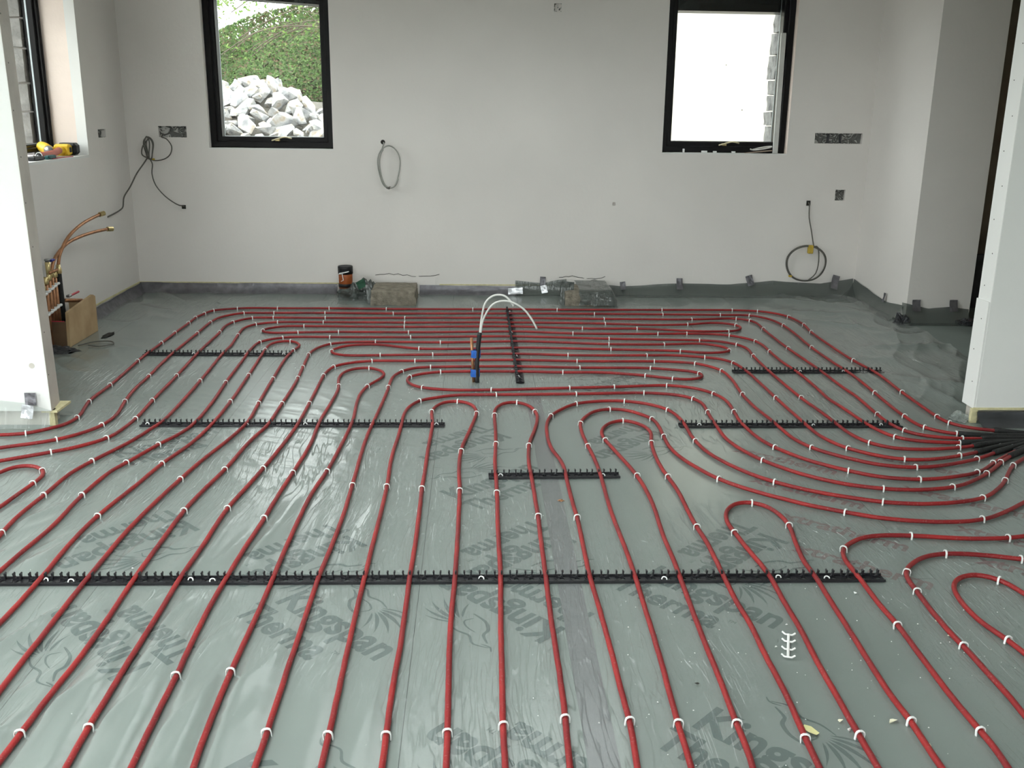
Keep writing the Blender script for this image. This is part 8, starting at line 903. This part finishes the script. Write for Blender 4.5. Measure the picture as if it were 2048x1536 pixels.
# ------------------------------------------------------------------ tools on the side window sill
e = empty('cordless_drill', (-2.85, 6.9, 1.127)); tag(e, 'yellow cordless drill with black battery lying on the window sill', 'drill')
A = Vector((-2.945, 6.965, 1.192)); B = Vector((-2.815, 6.79, 1.170)); d = (B - A)
body = MB().tube([A, A + d * .05, A + d * .35, A + d * .72, A + d * .80], .036, 16, True, [.026, .034, .037, .035, .030]).build('body', 'yellow', e, True)
MB().tube([A + d * .80, A + d * .86, A + d * 1.02], .02, 14, True, [.030, .027, .020]).build('chuck', 'grey_metal', body, True)
hA = A + d * .38
MB().tube([hA, Vector((-2.85, 6.93, 1.168)), Vector((-2.84, 7.00, 1.162)), Vector((-2.835, 7.04, 1.162))], .02, 12, True, [.026, .020, .021, .030]).build('grip', 'yellow', e, True)
MB().cbox(-2.895, -2.785, 7.03, 7.09, 1.128, 1.205, .014).build('battery_base', 'yellow', e)
batt = MB().cbox(-2.890, -2.760, 7.075, 7.165, 1.130, 1.212, .018).build('battery', 'black', e)
MB().cbox(-2.795, -2.780, 7.04, 7.06, 1.150, 1.185, .003).build('latch', 'black', batt)
for k in (.3, .5): 
    p = A + d * k; MB().cbox(p.x + .026, p.x + .040, p.y - .008, p.y + .008, p.z - .006, p.z + .010, .002).build('vent_slot', 'black', body)
e = empty('plastic_hose', (-2.81, 6.75, 1.127)); tag(e, 'short salmon red hose piece lying open ended before the drill', 'hose')
hp = spline([(-2.800, 6.575, 1.150), (-2.800, 6.70, 1.150), (-2.805, 6.82, 1.156), (-2.815, 6.93, 1.168)], 5)
MB().tube(hp, .022, 18, True, None).build('hose_wall', 'redhose', e, True)
MB().lathe([(.0225, 0), (.0225, .003), (.018, .003)], n=18).build('cut_rim', 'white_clip', e, loc=(-2.80, 6.574, 1.150), rot=(math.pi / 2, 0, 0))
MB().cyl((-2.80, 6.5705, 1.150), (-2.80, 6.5700, 1.150), .018, 18).build('bore', 'black', e)
o = MB().cbox(-2.765, -2.735, 6.56, 6.68, 1.128, 1.152, .005).build('multitool_case', 'teal'); tag(o, 'small dark teal plastic case at the sill edge', 'case')
o = MB().cbox(-2.80, -2.745, 6.38, 6.53, 1.128, 1.152, .006).build('battery_charger', 'black'); tag(o, 'flat black tool beside the teal case on the sill', 'tool')
MB().lathe([(.008, 0), (.008, .006), (.004, .010)], (-2.77, 6.42, 1.15), 10).build('knob', 'grey_metal', o)
MB().lathe([(.008, 0), (.008, .006), (.004, .010)], (-2.77, 6.49, 1.15), 10).build('knob', 'grey_metal', o)
o = MB().cbox(-2.90, -2.88, 6.58, 6.95, 1.1275, 1.137, .003).build('offcut_strip', 'white_bit'); tag(o, 'white plastic strip lying behind the tools on the sill', 'strip')
o = MB().cbox(-2.742, -2.731, 6.62, 6.95, 1.1275, 1.132, .0015).build('pencil', 'red_lever'); tag(o, 'dark red pencil along the sill edge', 'pencil')

# ------------------------------------------------------------------ bits on the other sill
e = empty('trunking_length', (2.40, 8.04, 1.15)); tag(e, 'length of white trunking leaning upright in the window corner', 'trunking')
mt = Matrix.Translation((2.395, 8.035, 1.153)) @ Matrix.Rotation(math.radians(-.3), 4, 'Y') @ Matrix.Rotation(math.radians(-1.2), 4, 'X')
MB().cbox(-.020, .020, -.009, .009, 0, .915, .003, mt).build('channel', 'white_cable', e)
MB().box(-.021, -.017, -.0105, .0, 0.002, .913, mt).build('lid_edge', 'white_clip', e)
o = MB(); o.prism([(2.14, 8.005), (2.365, 8.005), (2.365, 8.06), (2.33, 8.065)], 1.153, 1.158); o = o.build('card_offcut', 'card'); tag(o, 'brown card offcut at the foot of the white trunking', 'card')
for v in o.data.vertices: v.co.z += max(0, (v.co.x - 2.17)) * .10
cable('cable_offcut', [(2.19, 8.03, 1.185), (2.22, 8.03, 1.178), (2.28, 8.01, 1.186), (2.34, 8.01, 1.198), (2.362, 8.03, 1.206), (2.33, 8.05, 1.204), (2.26, 8.05, 1.192), (2.21, 8.035, 1.180)], .0055, 'white_cable', 'small beige cable loop lying on the card offcut')
for x, w, h in ((1.653, .014, .03), (1.82, .045, .016), (1.905, .028, .014), (2.055, .030, .014)):
    o = MB().cbox(x - w / 2, x + w / 2, 8.015, 8.035, 1.1525, 1.1525 + h, .002).build('plastic_clip', 'white_clip')
    tag(o, {1.653: 'white clip standing at the far corner of the sill', 1.82: 'longest white clip lying on the sill below the handle', 1.905: 'short white clip between two others on the sill', 2.055: 'white clip on the sill next to the card offcut'}[x], 'clip', 'white clips on the sill')

# ------------------------------------------------------------------ litter on the floor
e = empty('staple_strip', (.90, 2.50, .004)); tag(e, 'unused strip of white staples lying on the near floor', 'staple strip')
p, q = Vector((.884, 2.440, .009)), Vector((.923, 2.562, .009)); ax = (q - p).normalized(); sd = Vector((ax.y, -ax.x, 0))
MB().tube([p, q], .0042, 6).build('spine', 'white_bit', e)
for t in (0.0, .33, .68, 1.0):
    c = p + (q - p) * t; MB().tube([c - sd * .019 + ax * .006 + Vector((0, 0, .004)), c - sd * .010, c + sd * .010, c + sd * .019 + ax * .006 + Vector((0, 0, .004))], .0028, 6).build('staple', 'white_bit', e)
o = MB(); o.add([(.815, 2.100, .016), (.823, 2.114, .017), (.840, 2.110, .014), (.855, 2.090, .009), (.845, 2.082, .009), (.828, 2.088, .013)], [(0, 1, 2), (0, 2, 5), (2, 3, 4), (2, 4, 5)])
o = o.build('fallen_leaf', 'leaf_pale'); o.modifiers.new('thickness', 'SOLIDIFY').thickness = .0008; tag(o, 'pale yellow leaf caught against a red pipe', 'leaf')
cr = crumple('copper_offcut', (.336, 3.60, .003), .012, .008, .006, 'copper', 'tiny copper coloured offcut on the tape strip', 8, 'offcut')
rnd = random.Random(3); ng = 0
def chip(x, y, s, m, seed, label=None, cat='crumb', group=None, name='foam_crumb'):
    bm = bmesh.new(); rr = random.Random(seed)
    for _ in range(9): bm.verts.new(Vector((rr.uniform(-1, 1) * s, rr.uniform(-1, 1) * s * .6, rr.uniform(0, 1) * s * .6)))
    r = bmesh.ops.convex_hull(bm, input=bm.verts[:]); bmesh.ops.delete(bm, geom=[g for g in r['geom_interior'] if isinstance(g, bmesh.types.BMVert)], context='VERTS')
    me = bpy.data.meshes.new(name); bm.to_mesh(me); bm.free(); me.materials.append(M[m]); o = bpy.data.objects.new(name, me); COL.objects.link(o); o.location = (x, y, .0045); o.rotation_euler = (0, 0, rr.uniform(0, 6)); return tag(o, label, cat, group)
for i, (x, y, s, m, lb) in enumerate([(.927, 2.145, .011, 'crumb', 'cream foam crumb beside the pale leaf'), (.937, 2.108, .009, 'white_bit', 'white plastic crumb just nearer than the cream crumb'), (1.06, 2.142, .014, 'crumb', 'flat cream flake touching a staple on the near floor'),
        (1.403, 2.640, .009, 'crumb', 'cream crumb between two red bends near the right edge'), (1.40, 2.555, .007, 'crumb', 'small cream crumb against a red pipe near the right edge'), (1.219, 2.822, .007, 'white_bit', 'white crumb just below the end of the longest rail'), (1.27, 2.815, .006, 'white_bit', 'curved white crumb near the end of the longest rail'),
        (1.111, 2.035, .013, 'crumb', 'cream crumb lying on the nearest red pipe, lower corner'), (.936, 2.625, .006, 'white_bit', 'white crumb at the far tip of the staple strip'), (.868, 2.50, .007, 'white_bit', 'white sliver beside the staple strip'), (.595, 2.314, .008, 'dark_bit', 'dark grit speck between two red pipes'), (-1.137, 3.02, .010, 'white_bit', 'white sliver just beyond the longest rail')]):
    chip(x, y, s, m, i, lb)
b = MB()
def speck_field(n, x0, x1, y0, y1, s0, s1, seed):
    rr = random.Random(seed)
    for _ in range(n):
        x, y, s = rr.uniform(x0, x1), rr.uniform(y0, y1), rr.uniform(s0, s1); a = rr.uniform(0, 3)
        c_, s_ = math.cos(a) * s, math.sin(a) * s; z = .0050
        b.add([(x - c_, y - s_, z), (x + s_, y - c_ * .6, z), (x + c_, y + s_, z), (x - s_, y + c_ * .6, z), (x, y, z + s)], [(0, 1, 4), (1, 2, 4), (2, 3, 4), (3, 0, 4)])
speck_field(150, .4, 1.7, 1.95, 2.9, .0008, .0028, 1); speck_field(160, -.5, .9, 4.7, 5.6, .001, .0032, 2); speck_field(90, -.4, 1.0, 5.6, 7.2, .001, .003, 3); speck_field(60, -1.6, .4, 1.95, 4.6, .0008, .0022, 4); speck_field(30, 2.2, 3.0, 4.9, 6.2, .001, .0035, 6)
o = b.build('debris', 'white_bit'); tag(o, 'fine white plastic and foam specks scattered over the sheet', 'debris', kind='stuff')

# ------------------------------------------------------------------ outdoors
def ground():
    b = MB(); vs = []; fs = []; n = 60; x0, x1, y0, y1 = -40, 40, -30, 40
    for j in range(n + 1):
        for i in range(n + 1):
            x = x0 + (x1 - x0) * i / n; y = y0 + (y1 - y0) * j / n; vs.append((x, y, -.35 + .05 * noise.noise(Vector((x, y, 0)) * .3)))
    for j in range(n):
        for i in range(n): a = j * (n + 1) + i; fs.append((a, a + 1, a + n + 2, a + n + 1))
    b.add(vs, fs); o = b.build('ground', 'ground'); return struct(o, 'bare muddy ground outside the windows', 'ground')
ground()
def heap_z(x, y): return -.35 + max(0, min(1.92, (y - 9.0) * .60)) + .10 * noise.noise(Vector((x * .8, y * .8, 3)))
def mound():
    b = MB(); vs = []; fs = []; nx, ny = 40, 30
    for j in range(ny + 1):
        for i in range(nx + 1):
            x = -7 + 7.6 * i / nx; y = 9.0 + 5.5 * j / ny; vs.append((x, y, heap_z(x, y) - .05 if 0 < i < nx and 0 < j else -.6))
    for j in range(ny):
        for i in range(nx): a = j * (nx + 1) + i; fs.append((a, a + 1, a + nx + 2, a + nx + 1))
    b.add(vs, fs); o = b.build('hill', mat('shaded_rubble', (.07, .065, .055), .95, c2=(.13, .12, .10), scale=7), None, True); return struct(o, 'earth slope beneath the rock heap outside', 'hill')
mound()
def rock_mesh(seed):
    rr = random.Random(seed); bm = bmesh.new()
    for _ in range(13):
        v = Vector((rr.gauss(0, 1), rr.gauss(0, 1), rr.gauss(0, 1))).normalized() * rr.uniform(.8, 1.15); bm.verts.new(Vector((v.x * 1.15, v.y * .85, v.z * .72)))
    r = bmesh.ops.convex_hull(bm, input=bm.verts[:]); bmesh.ops.delete(bm, geom=[g for g in r['geom_interior'] if isinstance(g, bmesh.types.BMVert)], context='VERTS')
    bmesh.ops.bevel(bm, geom=bm.edges[:], offset=.025, segments=1, affect='EDGES', clamp_overlap=True)
    me = bpy.data.meshes.new('rock'); bm.to_mesh(me); bm.free(); me.materials.append(M['rock']); return me
ROCKS = [rock_mesh(40 + i) for i in range(9)]
rr = random.Random(12)
nrock = 0; y = 9.6
while y < 12.9:
    x = -4.2 + rr.uniform(0, .2)
    while x < -.8:
        s = rr.uniform(.055, .155) * (1 + .02 * (y - 10))
        lo, hi = -2.62 - (y - 9.6) * .30, -1.05 - (y - 9.6) * .28     # the stretch of heap the window shows
        if lo < x < hi and not (y > 12.2 and x > -2.1):
            o = bpy.data.objects.new('rock', ROCKS[rr.randrange(9)]); COL.objects.link(o); o.location = (x + rr.uniform(-.05, .05), y + rr.uniform(-.08, .08), heap_z(x, y) + rr.uniform(.0, .12)); o.rotation_euler = (rr.uniform(-.9, .9), rr.uniform(-.9, .9), rr.uniform(0, 6.3)); o.scale = (s, s * rr.uniform(.7, 1.1), s * rr.uniform(.75, 1.15))
            tag(o, 'angular pale limestone rock ' + ('low in the heap just above the window sill' if y < 10.6 else 'midway up the heap seen through the window' if y < 11.9 else 'along the top of the heap below the brambles'), 'rock', 'limestone rocks heaped outside, ' + ('lower' if y < 10.6 else 'middle' if y < 11.9 else 'top')); nrock += 1
        x += s * 1.3
    y += .165
# bramble covered bank
def bank_pt(rr):
    x = rr.uniform(-6.5, .6); t = rr.random() ** .8
    top = 2.45 + .42 * (x + 3.3) + .25 * noise.noise(Vector((x * 1.2, 0, 7)))
    z = .9 + (top - .9) * t; y = 13.2 + .55 * (z - .9) + .6 * noise.noise(Vector((x * 1.4, z * 1.4, 2)))
    return Vector((x, y, z))
def leaves(n, fn, s0, s1, seed):
    rr = random.Random(seed); b = MB(); vs = []; fs = []
    for _ in range(n):
        p = fn(rr); s = rr.uniform(s0, s1); nrm = Vector((rr.gauss(0, .6), -1, rr.gauss(.5, .6))).normalized(); u = nrm.orthogonal().normalized(); u.rotate(Matrix.Rotation(rr.uniform(0, 6.3), 3, nrm)); w = nrm.cross(u); o = len(vs)
        vs += [p - u * s, p + w * s * .55 + nrm * s * .15, p + u * s, p - w * s * .55 + nrm * s * .15]; fs += [(o, o + 1, o + 2, o + 3)]
    b.v = [tuple(v) for v in vs]; b.f = fs; return b
o = leaves(52000, bank_pt, .014, .040, 5).build('undergrowth', 'ivy'); tag(o, 'dense green bramble leaves covering the bank behind the rocks', 'undergrowth', kind='stuff')
def bank_body():
    b = MB(); vs = []; fs = []; nx, nz = 40, 14
    for j in range(nz + 1):
        for i in range(nx + 1):
            x = -6.8 + 7.6 * i / nx; top = 2.3 + .42 * (x + 3.3); z = .3 + (top - .3) * j / nz; vs.append((x, 13.6 + .55 * (z - .9) + .4 * noise.noise(Vector((x, z, 2))), z))
    for j in range(nz):
        for i in range(nx): a = j * (nx + 1) + i; fs.append((a, a + 1, a + nx + 2, a + nx + 1))
    b.add(vs, fs); return struct(b.build('hill', mat('dark_bank_earth', (.035, .038, .018), .95, c2=(.08, .06, .035), scale=6), None, True), 'steep earth bank under the brambles outside', 'hill')
bank_body()
e = empty('bare_tree', (-.9, 12.4, .9)); tag(e, 'thin twiggy tree drooping over the bramble bank outside', 'tree')
rr = random.Random(9)
MB().tube(spline([(-.9, 12.6, .7), (-.95, 12.6, 1.9), (-1.15, 12.7, 3.2), (-1.3, 12.7, 4.2)], 4), .05, 8).build('trunk', 'twig', e, True)
twig_pts = []
for i in range(15):
    a = Vector((-1.0 - rr.uniform(0, .25), 12.6 + rr.uniform(-.2, .2), rr.uniform(2.2, 4.0))); pts = [a]
    for k in range(6):
        pts.append(pts[-1] + Vector((-.30 + rr.uniform(-.08, .08), rr.uniform(-.08, .08), (.10 - .055 * k) + rr.uniform(-.05, .05))))
    twig_pts += pts[2:]
    MB().tube(spline(pts, 3), .0065, 5, True, None).build('branch', 'twig', e, True)
    for k in range(4):
        s = pts[rr.randrange(1, 6)]; q = [s, s + Vector((-.18, rr.uniform(-.1, .1), rr.uniform(-.12, .12))), s + Vector((-.38, rr.uniform(-.15, .15), rr.uniform(-.28, .12)))]
        MB().tube(spline(q, 3), .0038, 4).build('branch', 'twig', e, True); twig_pts.append(q[2])
def twig_leaf(rr):
    p = twig_pts[rr.randrange(len(twig_pts))]; return p + Vector((rr.gauss(0, .10), rr.gauss(0, .1), rr.gauss(0, .09)))
o = leaves(500, twig_leaf, .012, .028, 6).build('leaves', 'leaf_light', e); o['kind'] = 'stuff'
e2 = empty('leafy_branch', (-3.5, 12.0, 2.6)); tag(e2, 'fresh green leafy branch against the white sky outside', 'tree')
MB().tube(spline([(-4.4, 12.0, .2), (-4.3, 12.0, 1.6), (-3.9, 12.0, 2.5), (-3.2, 12.0, 2.68), (-2.4, 12.0, 2.62)], 4), .015, 6).build('branch', 'twig', e2, True)
o = leaves(420, lambda r: Vector((-3.1 + r.gauss(0, .40), 12.0 + r.gauss(0, .1), 2.62 + r.gauss(0, .08))), .014, .032, 8).build('leaves', 'leaf_light', e2); o['kind'] = 'stuff'
# cream rendered wall outside the other window
ow = wall('wall_outside', lambda u, d, z: (u, 11.2 + d, z), .9, 9.0, -.5, 5.5, .3, [], 'render'); struct(ow, 'cream rendered wall outside the second window', 'wall')
for x, z in ((2.93, 1.48), (2.72, 1.95)): MB().cyl((x, 11.195, z), (x, 11.2, z), .006, 8).build('weep_hole', 'dark_bit', ow)
# split stone jambs outside the windows
def stones(fn, u0, u1, d0, d1, z0, z1, seed, parent):
    rr = random.Random(seed); z = z0
    while z < z1:
        h = rr.uniform(.10, .24); j = rr.uniform(-.012, .012)
        bm = bmesh.new(); bmesh.ops.create_cube(bm, size=1); bmesh.ops.subdivide_edges(bm, edges=bm.edges[:], cuts=3, use_grid_fill=True)
        vs = []
        for v in bm.verts:
            p = Vector((u0 + j + (v.co.x + .5) * (u1 - u0), d0 + (v.co.y + .5) * (d1 - d0), z + .006 + (v.co.z + .5) * (h - .012))); w = noise.noise(p * 14 + Vector((seed, 0, 0))) * .016
            vs.append((p.x + w, p.y + w * .6, p.z + w * .5))
        b = MB(fn); b.add(vs, [[v.index for v in f.verts] for f in bm.faces]); bm.free(); b.build('stone', 'stone', parent)
        z += h
stones(fb, 2.445, 2.62, .36, .58, 1.10, 2.35, 31, wb)
stones(fb, -2.32, -2.12, .36, .58, 1.10, 2.35, 32, wb)
stones(lambda u, d, z: (-2.72 - d, u, z), 7.135, 7.40, .348, .72, 1.02, 2.4, 33, wl)
